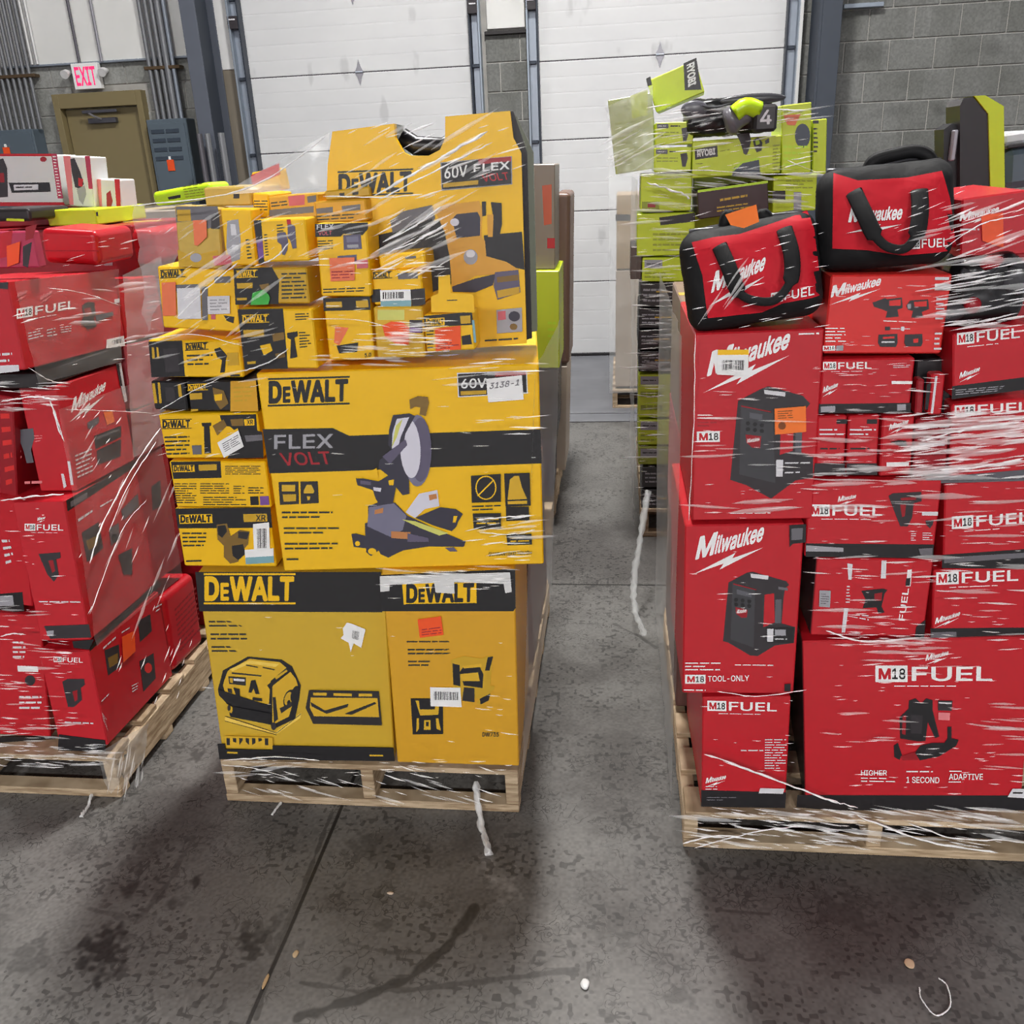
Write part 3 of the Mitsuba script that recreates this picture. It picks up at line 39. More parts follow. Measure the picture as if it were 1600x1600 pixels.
('battery_carton',(-.5634,1.86,1.4205),(.9994,.0084,-.0338),(.0085,-1,0),(.1084,.1469,.1),'Y','print','yellow battery carton with orange and red labels across its front','box','cartons on the middle pallet',None,.003,[('p',[(-.0538,.0721),(.0569,.075),(.0561,.0626),(.0436,.0502),(.0038,.0533),(-.0017,.0477),(-.0547,.0471)],'K'),('t','FLEX',(-.0507,.0621),(.0353,.0012),(.0008,.0087),'W2'),('t','VOLT',(-.0484,.0502),(.0286,.0012),(.0007,.0075),'PK'),('p',[(.0036,.0502),(.0404,.0527),(.0407,.0235),(.0029,.0213)],'S3'),('p',[(.01,.0471),(.0351,.0483),(.035,.0377),(.0102,.0364)],'S2'),('p',[(.0104,.0314),(.034,.0326),(.0341,.0257),(.0106,.0251)],'G2'),('m',[(-.0509,.0408),(-.0189,.0421),(-.0206,.0219),(-.0518,.0203)],4,'K2'),('p',[(-.0115,.0092),(.0291,.0124),(.0279,-.0035),(-.012,-.0052)],'S3'),('p',[(.0276,.0016),(.0519,.0029),(.0514,-.0143),(.0277,-.0157)],'PK'),('m',[(-.0477,-.0555),(.0414,-.0518),(.0405,-.0632),(-.048,-.067)],2,'K2')],[],[('label','orange price label',[('p',[(-.0281,.0053),(.0254,.0073),(.0219,-.0389),(-.0293,-.0411)],'O2'),('m',[(-.0258,-.0197),(.0201,-.0179),(.0188,-.0357),(-.0263,-.0375)],3,'RD')])]),
('tool_carton',(-.5705,1.87,1.2782),(.9999,.0098,-.0115),(.0098,-1,0),(.1013,.1334,.12),'Y','print','yellow carton with black top label and orange tag corner, half washed out by film','box','cartons on the middle pallet',None,.003,[('p',[(-.0491,.0656),(.0519,.0679),(.0507,.0401),(-.0507,.039)],'K'),('p',[(-.0444,.0576),(-.0097,.0584),(-.0095,.0464),(-.0444,.0456)],'Y5'),('p',[(.0208,.0592),(.047,.0601),(.0471,.0455),(.0208,.0446)],'Y5'),('p',[(-.029,.0063),(0,.0032),(-.0249,-.0347),(-.0355,-.0277)],'O2'),('p',[(-.0306,-.0347),(.0179,-.0283),(.0131,-.0489),(-.0266,-.0513)],'K'),('t','5.0',(.029,-.0602),(.0142,.0012),(.0008,.0083),'K')],[],[]),
('tool_carton',(-.4613,1.87,1.2689),(.9998,.0092,-.0149),(.0092,-1,0),(.1071,.1092,.12),'Y2','print','yellow carton with a round orange sticker under milky film','box','cartons on the middle pallet',None,.003,[('p',[(.0237,.0259),(.051,.0256),(.0493,-.0012),(.0218,-.001)],'K3'),('p',[(.0225,.0098),(.0473,.0096),(.0465,-.0012),(.0218,-.001)],'PU'),('p',[(-.0433,.048),(.0142,.0473),(.0127,.026),(-.0451,.0266)],'YL')],[],[('sticker','round orange sticker',[('p',[(-.035,.0157),(-.015,.0236),(.0097,.022),(.0225,.0098),(.0187,-.0254),(-.0103,-.0224),(-.0312,-.0059)],'O')])]),
('tool_carton',(-.4594,1.88,1.3611),(1,.0001,.0068),(.0001,-1,0),(.1089,.0721,.12),'Y','print','yellow carton with a white and teal barcode label below its logo','box','cartons on the middle pallet',None,.003,[('t','D',(-.0502,.0207),(.0061,.0002),(.0011,.0097),'K'),('t','E',(-.0435,.0209),(.0035,.0001),(.0007,.007),'K'),('t','WALT',(-.0396,.021),(.0265,.0009),(.001,.0097),'K'),('p',[(-.0503,.0313),(-.0079,.0324),(-.0078,.0339),(-.0503,.0329)],'K'),('p',[(-.0518,.0183),(-.0092,.0194),(-.0091,.0209),(-.0517,.0198)],'K'),('p',[(.003,.0285),(.0455,.0296),(.045,.0166),(.0035,.0161)],'G3'),('p',[(-.0568,-.0027),(-.0361,-.0021),(-.0381,-.0282),(-.0583,-.0292)],'K'),('p',[(.0253,-.0055),(.0579,-.0034),(.0568,-.0362),(.0288,-.042)],'K2')],[],[('label','white and teal label',[('p',[(-.037,-.004),(.0281,-.0043),(.0268,-.0492),(-.0396,-.0485)],'W'),('p',[(-.038,-.0265),(.0275,-.0267),(.0268,-.0492),(-.0396,-.0485)],'TE'),('b',[(-.0316,-.0085),(.013,-.0091),(.0117,-.0222),(-.0327,-.022)],16)])]),
('tool_carton',(-.4471,1.89,1.4125),(.9994,.0011,.0342),(.0011,-1,0),(.0995,.0348,.1),'Y','print','plain yellow carton end lying on the carton with the teal barcode label','box','cartons on the middle pallet',None,.003,[('p',[(.0073,.0085),(.0304,.0093),(.0298,.0042),(.0073,.0037)],'G3')],[],[]),
('blister_pack',(-.3542,1.87,1.2664),(.9996,.0026,.0292),(.0026,-1,0),(.1067,.0792,.08),'Y','print','small yellow blister pack with black header and orange label, below the tool case','pack','',None,.003,[('p',[(-.051,.0375),(.0521,.0405),(.0524,.0133),(-.0515,.0138)],'K'),('p',[(-.0469,.0313),(-.0071,.0318),(-.008,.0158),(-.0472,.0159)],'Y'),('t','D',(-.0455,.0185),(.0058,0),(.0011,.0106),'K'),('t','E',(-.0392,.0185),(.0033,0),(.0008,.0077),'K'),('t','WALT',(-.0355,.0185),(.025,.0001),(.0011,.0106),'K'),('p',[(.026,.033),(.0481,.0335),(.0473,.0169),(.0262,.0167)],'Y5'),('m',[(-.0483,.0086),(-.0328,.0084),(-.0354,-.0328),(-.0511,-.0334)],6,'K2'),('p',[(.0255,-.0088),(.0445,-.0064),(.0462,-.0267),(.0255,-.0274)],'K'),('p',[(.0506,.0234),(.0557,.0231),(.056,-.0238),(.0505,-.0235)],'TE')],[],[('label','orange price label',[('p',[(-.0292,.0102),(.0259,.014),(.0219,-.0364),(-.032,-.0364)],'O'),('m',[(-.0271,-.0196),(.0195,-.0186),(.018,-.0338),(-.0282,-.0338)],3,'RD')]),('hang_tab','yellow hang tab',[('p',[(-.0331,.0451),(-.0304,.0766),(-.0142,.0823),(-.0106,.1177),(.0139,.1182),(.012,.0814),(.0587,.0768),(.0581,.0389)],'Y'),('m',[(.0024,.0695),(.0243,.069),(.0238,.0638),(.0022,.0643)],1,'K2')])]),
('tool_carton',(-.6824,1.94,1.5258),(.9997,.0006,.0257),(.0006,-1,0),(.1101,.0499,.14),'Y6','print','small yellow carton with a pink logo, front of the top row left of the case','box','cartons on the middle pallet',None,.003,[('p',[(-.0097,.0216),(.027,.023),(.0238,.0028),(-.01,.0024)],'PK'),('m',[(-.0491,.0138),(-.0121,.0153),(-.0142,.0026),(-.0499,.001)],2,'K2'),('p',[(.032,.0189),(.0517,.0202),(.0498,.0076),(.0314,.0062)],'G3'),('p',[(-.0547,-.0026),(.0429,-.001),(.0409,-.0137),(-.057,-.0154)],'G3')],[],[]),
('tool_carton',(-.579,1.93,1.5139),(.9998,.0003,.0198),(.0003,-1,0),(.1124,.0456,.12),'Y6','print','small yellow carton with two grey printed labels, touching the case on the top row','box','cartons on the middle pallet',None,.003,[('p',[(-.0522,.0082),(-.0158,.0099),(-.0174,-.0015),(-.0523,-.0021)],'G3'),('p',[(.0036,.0101),(.0438,.0116),(.0424,.0003),(.0035,-.0014)],'G3'),('m',[(-.054,-.0045),(.0376,-.0046),(.036,-.0173),(-.0545,-.0174)],2,'K2')],[],[]),
('tool_carton',(-.5697,1.96,1.5473),(.9985,.0001,.0541),(.0001,-1,0),(.1018,.0216,.08),'Y5','print','low brownish yellow carton on the pair of top row cartons','box','cartons on the middle pallet',None,.003,[('p',[(-.0173,.0023),(-.0061,.0025),(-.0071,-.0038),(-.017,-.0042)],'K2'),('p',[(.0107,.0022),(.0247,.0022),(.0237,-.0041),(.0111,-.0042)],'K2')],[],[]),
('tool_carton',(-.8254,1.94,1.5521),(.9999,-.0001,-.0131),(-.0001,-1,0),(.1036,.0398,.2),'Y7','print','dull tan carton lying flat at the outer end of the top row','box','cartons on the middle pallet',None,.003,[('p',[(.0143,.0048),(.027,.0045),(.0257,-.0044),(.013,-.0041)],'K2')],[],[]),
('tool_carton',(-.7548,1.94,1.531),(.9966,-.0004,-.0819),(-.0005,-1,0),(.0366,.0509,.15),'Y','print','narrow yellow carton end squeezed between the tan carton and the pink logo carton','box','cartons on the middle pallet',None,.003,[('m',[(-.0139,.0114),(.0156,.0127),(.014,-.0105),(-.0156,-.0119)],4,'K2')],[],[]),
('tool_carton',(-.8054,2.13,1.5773),(.9948,-.003,.102),(-.0031,-1,0),(.0697,.0491,.05),'Y','print','leaning box with red upper half and yellow lower half behind the top row','box','cartons on the middle pallet',None,.003,[('p',[(-.0355,.0174),(.0373,.0333),(.0347,.0101),(-.0373,-.0076)],'R'),('p',[(.0186,-.0169),(.0177,-.019),(.0164,-.0207),(.0147,-.022),(.0127,-.0228),(.0108,-.0228),(.009,-.0222),(.0075,-.021),(.0066,-.0193),(.0062,-.0173),(.0064,-.0152),(.0073,-.0131),(.0086,-.0114),(.0103,-.0101),(.0122,-.0093),(.0142,-.0093),(.016,-.0099),(.0174,-.0111),(.0184,-.0128),(.0188,-.0148)],'RD')],[],[]),
('radio_carton',(.2764,1.805,1.0676),(.9998,.0023,.0189),(.0023,-1,0),(.2505,.401,.42),'R','print','tall red radio carton with white and yellow barcode sticker, directly under the left tool bag','box','red radio cartons at the near corner',None,.003,[('t','M',(-.0985,.1148),(.0426,.0138),(.0091,.0461),'W'),('t','ilwaukee',(-.0536,.1293),(.1104,.0358),(.0069,.0366),'W'),('p',[(-.1048,.0796),(-.0031,.1348),(-.0109,.1217),(.0598,.149),(-.0399,.0945),(-.0306,.1089)],'W'),('m',[(.0756,.1942),(.1144,.1943),(.1149,.1859),(.076,.1864)],1,'W'),('m',[(-.1159,.0364),(-.0914,.0356),(-.0552,.0224),(-.1157,.0242)],2,'W'),('m',[(-.1157,.0212),(-.0724,.0199),(-.0721,.0061),(-.1155,.0074)],2,'RD'),('p',[(-.1165,-.0243),(-.0699,-.0247),(-.0705,-.0014),(-.1168,-.001)],'W'),('t','M',(-.1119,-.0196),(.0177,-.0001),(-.0002,.014),'R'),('t','18',(-.0923,-.0198),(.0191,-.0002),(-.0003,.014),'K'),('p',[(-.0465,-.1079),(-.0445,-.0737),(-.0357,.0608),(.0082,.0836),(.022,.089),(.0902,.067),(.1056,.0502),(.0978,.041),(.0909,.0328),(.0939,-.0523),(.1178,-.0622),(.1204,-.1067),(.0855,-.1122),(.0379,-.1514),(-.0132,-.1205)],'K3'),('p',[(-.0296,.0487),(.0334,.0317),(.0451,-.117),(-.0287,-.0962)],'K4'),('p',[(-.0121,.0361),(.0131,.0308),(.0135,.0187),(-.0117,.024)],'G4'),('p',[(.0504,-.0112),(.0758,-.0059),(.077,-.0473),(.0511,-.0558)],'R'),('p',[(.0139,.0823),(.0562,.0755),(.0561,.0667),(.0156,.0734)],'W2'),('p',[(.08,-.006),(.093,-.0049),(.0938,-.0508),(.0809,-.0504)],'G4'),('p',[(-.0192,-.0098),(.0126,-.0147),(.0115,-.0402),(-.0044,-.0389),(-.0163,-.0277)],'R2'),('t','Milwaukee',(-.0149,-.0278),(.0243,.0039),(-.0003,.0082),'W'),('p',[(-.0297,.0517),(.0298,.0372),(.0299,.0348),(-.0296,.0487)],'R2'),('p',[(.0443,-.0659),(.0587,-.0663),(.059,-.103),(.0459,-.1027)],'W2'),('m',[(.0618,-.0695),(.112,-.0699),(.1125,-.0783),(.0622,-.0776)],1,'W2'),('m',[(.0628,-.0905),(.093,-.0903),(.0935,-.0979),(.0631,-.0984)],1,'W2'),('m',[(-.0455,-.1804),(.0376,-.1806),(.0379,-.1862),(-.0453,-.1856)],1,'W'),('p',[(-.0107,.0134),(-.0109,.0122),(-.0114,.0111),(-.0123,.0102),(-.0134,.0097),(-.0147,.0095),(-.0159,.0097),(-.0171,.0103),(-.018,.0113),(-.0186,.0124),(-.0189,.0137),(-.0187,.0149),(-.0182,.016),(-.0173,.0169),(-.0162,.0174),(-.0149,.0176),(-.0137,.0174),(-.0125,.0167),(-.0116,.0158),(-.011,.0147)],'K'),('p',[(-.0103,.0012),(-.0105,0),(-.011,-.0011),(-.0119,-.002),(-.013,-.0025),(-.0143,-.0027),(-.0155,-.0025),(-.0167,-.0019),(-.0176,-.0009),(-.0182,.0002),(-.0185,.0015),(-.0183,.0027),(-.0178,.0039),(-.0169,.0047),(-.0158,.0053),(-.0145,.0054),(-.0133,.0052),(-.0121,.0046),(-.0112,.0037),(-.0106,.0025)],'K'),('p',[(.0031,.0112),(.0029,.0099),(.0024,.0088),(.0015,.008),(.0004,.0074),(-.0009,.0073),(-.0021,.0075),(-.0033,.0081),(-.0042,.009),(-.0048,.0102),(-.0051,.0114),(-.0049,.0127),(-.0044,.0138),(-.0035,.0147),(-.0024,.0152),(-.0012,.0154),(.0001,.0151),(.0013,.0145),(.0022,.0136),(.0028,.0124)],'K'),('p',[(.0035,-.001),(.0034,-.0022),(.0028,-.0034),(.002,-.0042),(.0008,-.0048),(-.0004,-.0049),(-.0017,-.0047),(-.0028,-.0041),(-.0038,-.0032),(-.0044,-.002),(-.0046,-.0008),(-.0045,.0005),(-.0039,.0016),(-.0031,.0025),(-.002,.003),(-.0007,.0032),(.0006,.003),(.0017,.0023),(.0026,.0014),(.0033,.0003)],'K'),('p',[(.0168,.0089),(.0167,.0077),(.0162,.0066),(.0153,.0057),(.0142,.0052),(.0129,.005),(.0117,.0053),(.0105,.0059),(.0096,.0068),(.009,.0079),(.0087,.0092),(.0089,.0104),(.0094,.0115),(.0103,.0124),(.0114,.013),(.0126,.0131),(.0139,.0129),(.015,.0123),(.016,.0113),(.0166,.0102)],'K'),('p',[(.0173,-.0032),(.0172,-.0045),(.0166,-.0056),(.0158,-.0065),(.0147,-.007),(.0134,-.0072),(.0121,-.0069),(.011,-.0063),(.0101,-.0054),(.0094,-.0043),(.0092,-.003),(.0093,-.0017),(.0099,-.0006),(.0107,.0002),(.0118,.0008),(.0131,.001),(.0144,.0007),(.0155,.0001),(.0165,-.0008),(.0171,-.002)],'K')],[],[('sticker','white barcode sticker with yellow edge',[('p',[(-.0784,.1665),(-.0188,.1647),(-.0181,.1116),(-.0791,.1167)],'W'),('p',[(-.0784,.1665),(-.0188,.1647),(-.0184,.1544),(-.0785,.1562)],'Y'),('b',[(-.0696,.1457),(-.027,.1441),(-.0275,.1238),(-.0697,.1254)],18)]),('sticker','orange sticker',[('p',[(.0358,.043),(.0969,.0463),(.1005,-.0072),(.0393,-.0115)],'O3'),('p',[(.06,.0067),(.0597,.0042),(.0588,.002),(.0572,.0003),(.0551,-.0008),(.0528,-.0011),(.0504,-.0007),(.0483,.0005),(.0465,.0024),(.0453,.0047),(.0448,.0072),(.0451,.0097),(.0461,.0119),(.0477,.0136),(.0497,.0147),(.052,.015),(.0544,.0146),(.0566,.0134),(.0583,.0115),(.0595,.0092)],'T4'),('m',[(.0425,.0389),(.072,.04),(.0735,.0214),(.0441,.0205)],4,'T4')])]),
('radio_carton',(.2689,1.805,.6477),(.9998,.0117,.0144),(.0117,-.9999,0),(.2509,.4222,.42),'R','print','red radio carton with a black corner label, second from the floor at the near corner','box','red radio cartons at the near corner',None,.003,[('t','M',(-.1015,.1311),(.0382,.0116),(.009,.0497),'W'),('t','ilwaukee',(-.0612,.1433),(.0995,.0301),(.0068,.0396),'W'),('p',[(-.1076,.0932),(-.0158,.145),(-.0228,.1317),(.0413,.1562),(-.0492,.1048),(-.0407,.1194)],'W'),('p',[(-.0364,-.072),(-.0289,.0735),(.0094,.0968),(.0208,.0993),(.0938,.0757),(.1,.0665),(.0918,.0584),(.0898,.0303),(.089,-.0275),(.1188,-.0371),(.1181,-.0766),(.0771,-.0835),(.0412,-.1104),(.0247,-.109),(-.0258,-.0755)],'K3'),('p',[(-.0202,.0734),(.0283,.0572),(.0313,-.0887),(-.0201,-.0678)],'K4'),('p',[(-.0109,.0575),(.0215,.0473),(.0219,.0367),(-.0105,.0459)],'G4'),('p',[(.0492,.0438),(.0693,.047),(.0743,-.0251),(.0499,-.037)],'R'),('p',[(.0167,.0951),(.0558,.0898),(.0548,.08),(.0185,.0852)],'W2'),('p',[(.0729,.032),(.0859,.033),(.0875,-.0269),(.0744,-.0268)],'G4'),('p',[(-.0124,.0141),(.0143,.0066),(.0135,-.0123),(.0018,-.013),(-.0104,-.0028)],'R2'),('t','Milwaukee',(-.008,-.0021),(.0199,.0033),(-.0003,.0095),'W'),('p',[(-.0187,.0724),(.0312,.0572),(.0313,.0546),(-.0186,.0692)],'R2'),('p',[(.0772,.0634),(.0975,.06),(.0978,.0534),(.0775,.0568)],'G3'),('p',[(.0563,-.037),(.1168,-.0378),(.1178,-.0766),(.0581,-.0755)],'K'),('p',[(.0583,-.0404),(.0721,-.0404),(.0728,-.0731),(.0597,-.0731)],'W2'),('p',[(.0751,-.0422),(.0986,-.0422),(.0994,-.0576),(.0759,-.0576)],'G2'),('m',[(.0761,-.0627),(.1026,-.0628),(.103,-.0697),(.0764,-.0696)],1,'W2'),('m',[(-.1199,-.1241),(-.041,-.124),(-.0387,-.1496),(-.1195,-.1499)],3,'W'),('m',[(-.0091,-.1292),(.0803,-.13),(.0806,-.1371),(-.0089,-.1359)],1,'W'),('p',[(-.1191,-.1824),(-.073,-.1821),(-.0735,-.1584),(-.1194,-.1586)],'W'),('t','M',(-.1145,-.1776),(.0175,.0001),(-.0002,.0143),'R'),('t','18',(-.0952,-.1775),(.0188,.0001),(-.0003,.0143),'K'),('t','TOOL-ONLY',(-.0679,-.176),(.0921,.0023),(-.0003,.0144),'W'),('m',[(-.122,-.1944),(-.0727,-.1952),(-.0725,-.204),(-.1219,-.2036)],1,'W'),('p',[(.103,-.1822),(.1164,-.1811),(.1169,-.2012),(.104,-.2013)],'K'),('p',[(-.0074,.0325),(-.0076,.0312),(-.0081,.03),(-.009,.029),(-.0101,.0284),(-.0114,.0282),(-.0127,.0284),(-.0138,.029),(-.0148,.03),(-.0154,.0312),(-.0157,.0326),(-.0155,.034),(-.015,.0352),(-.0141,.0362),(-.013,.0368),(-.0117,.037),(-.0104,.0368),(-.0092,.0361),(-.0083,.0351),(-.0077,.0339)],'K'),('p',[(-.007,.0212),(-.0072,.0198),(-.0077,.0186),(-.0086,.0176),(-.0097,.017),(-.011,.0168),(-.0123,.017),(-.0135,.0176),(-.0144,.0186),(-.015,.0198),(-.0153,.0212),(-.0151,.0226),(-.0146,.0238),(-.0137,.0248),(-.0126,.0254),(-.0113,.0256),(-.01,.0254),(-.0088,.0247),(-.0079,.0238),(-.0073,.0225)],'K'),('p',[(.0067,.0305),(.0065,.0291),(.006,.0279),(.0051,.0269),(.004,.0263),(.0027,.0261),(.0014,.0263),(.0003,.0269),(-.0007,.0279),(-.0013,.0291),(-.0016,.0305),(-.0014,.0319),(-.0009,.0331),(0,.0341),(.0011,.0347),(.0024,.0349),(.0037,.0347),(.0049,.034),(.0058,.033),(.0064,.0318)],'K'),('p',[(.0071,.0191),(.007,.0177),(.0064,.0165),(.0055,.0155),(.0044,.0149),(.0031,.0147),(.0019,.0149),(.0007,.0155),(-.0003,.0165),(-.0009,.0177),(-.0012,.0191),(-.001,.0205),(-.0005,.0217),(.0004,.0227),(.0016,.0233),(.0028,.0235),(.0041,.0233),(.0053,.0227),(.0062,.0217),(.0069,.0204)],'K'),('p',[(.0208,.0284),(.0206,.027),(.0201,.0258),(.0192,.0248),(.0181,.0242),(.0168,.024),(.0156,.0242),(.0144,.0248),(.0134,.0258),(.0128,.0271),(.0125,.0284),(.0127,.0298),(.0132,.031),(.0141,.032),(.0152,.0326),(.0165,.0328),(.0178,.0326),(.019,.0319),(.0199,.031),(.0205,.0297)],'K'),('p',[(.0212,.017),(.0211,.0156),(.0206,.0144),(.0197,.0134),(.0186,.0128),(.0173,.0126),(.016,.0128),(.0148,.0134),(.0139,.0144),(.0132,.0157),(.013,.017),(.0131,.0184),(.0137,.0196),(.0145,.0206),(.0157,.0212),(.0169,.0214),(.0182,.0212),(.0194,.0206),(.0204,.0196),(.021,.0183)],'K')],[],[('label','black corner label',[('p',[(.0923,.2084),(.1262,.2103),(.1282,.1684),(.1017,.1656),(.0956,.1584)],'K'),('p',[(.0969,.2008),(.1206,.202),(.1208,.1754),(.0984,.1742)],'G3')])]),
('tool_carton',(.2967,1.805,.2731),(.9995,.0194,.026),(.0194,-.9998,0),(.2004,.3138,.4),'R','print','red carton with a black base strip on the pallet deck, below the lower radio carton','box','cartons on the right-hand pallet',None,.003,[('p',[(-.1004,-.1055),(.0996,-.1115),(.0993,-.1576),(-.1,-.1547)],'K'),('p',[(-.0882,.1197),(-.0447,.1185),(-.0453,.1465),(-.0885,.1478)],'W'),('t','M',(-.0839,.1252),(.0165,-.0005),(-.0002,.0168),'R'),('t','18',(-.0657,.1247),(.0178,-.0005),(-.0002,.0168),'K'),('t','FUEL',(-.0393,.1211),(.1081,-.003),(-.0004,.0226),'W'),('m',[(-.0628,.1149),(.0457,.1119),(.0458,.107),(-.0628,.1099)],1,'W'),('m',[(.0448,.0436),(.0953,.0434),(.099,-.0445),(.0467,-.0446)],12,'W2'),('m',[(-.0095,.0139),(.042,.0138),(.0423,.0052),(-.0093,.0052)],1,'W2'),('t','M',(-.0905,-.0846),(.0127,.0038),(.0025,.015),'W'),('t','ilwaukee',(-.077,-.0807),(.0336,.01),(.002,.012),'W'),('p',[(-.0922,-.0959),(-.0614,-.0797),(-.0641,-.0838),(-.0427,-.0759),(-.0734,-.0921),(-.0702,-.0877)],'W'),('m',[(-.0904,-.0902),(-.0459,-.09),(-.0512,-.1053),(-.0903,-.1055)],2,'W2'),('p',[(.0385,-.098),(.0952,-.0991),(.092,-.1143),(.0351,-.1132)],'W2'),('m',[(-.0873,-.1229),(-.0174,-.1226),(-.0171,-.1366),(-.0872,-.137)],2,'G3')],[],[]),
('blower_carton',(.6649,1.805,.361),(.9929,-.08,.0878),(-.0803,-.9968,0),(.4764,.4546,.5),'R','print','large red backpack blower carton, biggest box on the pallet deck at the right','box','','K',.003,[('p',[(-.2539,-.1949),(.2515,-.1848),(.2542,-.2261),(-.2577,-.2405)],'K'),('t','M',(.0221,.1722),(.0124,.004),(.0022,.0145),'W'),('t','ilwaukee',(.0352,.1764),(.0325,.0105),(.0017,.0116),'W'),('p',[(.0206,.1613),(.0503,.1778),(.0478,.1737),(.0684,.1818),(.039,.1654),(.0419,.1698)],'W'),('p',[(-.0809,.1192),(-.0133,.1185),(-.0143,.1613),(-.0814,.1623)],'W'),('t','M',(-.0742,.1278),(.0257,-.0003),(-.0003,.0258),'R'),('t','18',(-.0458,.1275),(.0276,-.0003),(-.0005,.0258),'K'),('t','FUEL',(-.0049,.1226),(.1648,-.0018),(-.0008,.0345),'W'),('m',[(-.0413,.1125),(.1251,.1109),(.1254,.1033),(-.0412,.1048)],1,'W'),('p',[(-.0099,.0486),(-.0094,.0704),(.0042,.0765),(.0169,.0628),(.0264,.0764),(.0398,.0714),(.0406,.0453),(.0568,-.0251),(.048,-.029),(.0317,.0141),(.0283,-.0368),(.0122,-.0382),(-.0257,-.0307),(-.0284,.0266)],'K'),('p',[(-.022,.0298),(-.0145,.0329),(-.0143,-.021),(-.0225,-.0178)],'R2'),('p',[(-.0046,.0329),(.0203,.0316),(.0197,-.0176),(-.0034,-.0165)],'K3'),('p',[(-.0391,-.0502),(-.0306,-.0423),(-.0212,-.076),(-.0261,-.0892),(-.0375,-.0814)],'K'),('p',[(-.0247,-.0793),(.0079,-.0659),(.0136,-.0887),(-.0194,-.0904)],'R2'),('p',[(.007,-.0692),(.0176,-.0497),(.0424,-.0418),(.0683,-.0416),(.0743,-.0301),(.0731,.0015),(.0815,.0016),(.0827,-.0288),(.0976,-.0331),(.0933,-.0491),(.0586,-.0784),(.0177,-.0899)],'K'),('p',[(.028,-.0625),(.0577,-.0526),(.0581,-.0622),(.0309,-.0754)],'K3'),('p',[(.051,.0713),(.0808,.0699),(.0799,.044),(.0519,.0453)],'K3'),('m',[(.0525,.0701),(.0789,.0687),(.0793,.0588),(.0529,.0602)],1,'W2'),('p',[(.0526,.0403),(.0771,.0391),(.0769,.0191),(.0533,.0204)],'PK2'),('t','HIGHER',(-.1103,-.1335),(.0573,.001),(-.0001,.0145),'W'),('m',[(-.1103,-.1369),(-.0416,-.137),(-.0268,-.1541),(-.1102,-.1544)],2,'W'),('m',[(-.0112,-.1166),(.0659,-.1154),(.0662,-.1246),(-.011,-.1259)],1,'W'),('t','1 SECOND',(-.0104,-.1518),(.0715,.0001),(-.0004,.0163),'W'),('m',[(.0809,-.1139),(.1074,-.1135),(.1078,-.1226),(.0813,-.123)],1,'W'),('t','ADAPTIVE',(.081,-.1415),(.0719,.0013),(-.0006,.0161),'W'),('m',[(.0801,-.1441),(.1112,-.1435),(.1115,-.1514),(.0804,-.1521)],1,'W'),('p',[(.2164,-.1638),(.2502,-.1644),(.2519,-.1906),(.2069,-.1877)],'W2'),('m',[(.2177,-.1703),(.2485,-.1696),(.2469,-.1815),(.2174,-.1809)],1,'K2')],[],[]),
('tool_carton',(.5402,1.805,.6866),(.9999,-.0096,.0069),(-.0096,-1,0),(.2402,.1874,.35),'R','print','red carton standing on its side with sideways lettering and a grey label','box','cartons on the right-hand pallet','K',.003,[('t','FUEL',(.0761,-.0542),(.0006,.0782),(-.0121,.0012),'W'),('p',[(.069,.0681),(.0782,.0692),(.0796,.0292),(.0702,.0291)],'W'),('p',[(.0688,.0478),(.0774,.0496),(.0777,.0309),(.0689,.0308)],'K'),('p',[(-.0526,-.0244),(-.0436,-.0242),(-.0452,-.0847),(-.0531,-.0848)],'W2'),('p',[(-.0549,.0825),(-.0436,.0809),(-.0428,.0435),(-.0494,.0444)],'W2'),('p',[(.0143,.0896),(.0245,.0897),(.0272,.0475),(.0169,.0474)],'W2'),('m',[(-.0513,.0313),(-.0438,.0314),(-.0415,-.0137),(-.0505,-.0138)],6,'W2'),('p',[(-.0203,.0179),(.0237,.0235),(.0329,.0202),(.0278,.0115),(.0249,-.0198),(.0322,-.0337),(.0206,-.0374),(.0146,-.0217),(-.0136,-.0238),(-.0095,-.0028)],'K'),('p',[(.0071,.0113),(.023,.0149),(.0236,-.0059),(.0087,-.0061)],'R2'),('m',[(-.0485,-.0384),(-.0003,-.0377),(.0015,-.0571),(-.048,-.0437)],2,'W2'),('m',[(-.0386,-.0839),(-.0112,-.0841),(-.0107,-.0895),(-.0382,-.0889)],1,'W2'),('p',[(.1014,-.0679),(.1187,-.05),(.1209,-.096),(.1017,-.0982)],'K')],[],[('label','grey label',[('p',[(-.1079,.0197),(-.0844,.0189),(-.083,-.0219),(-.1062,-.0201)],'G2'),('m',[(-.1044,.0135),(-.0875,.013),(-.0865,-.016),(-.1036,-.0145)],5,'G3')])]),
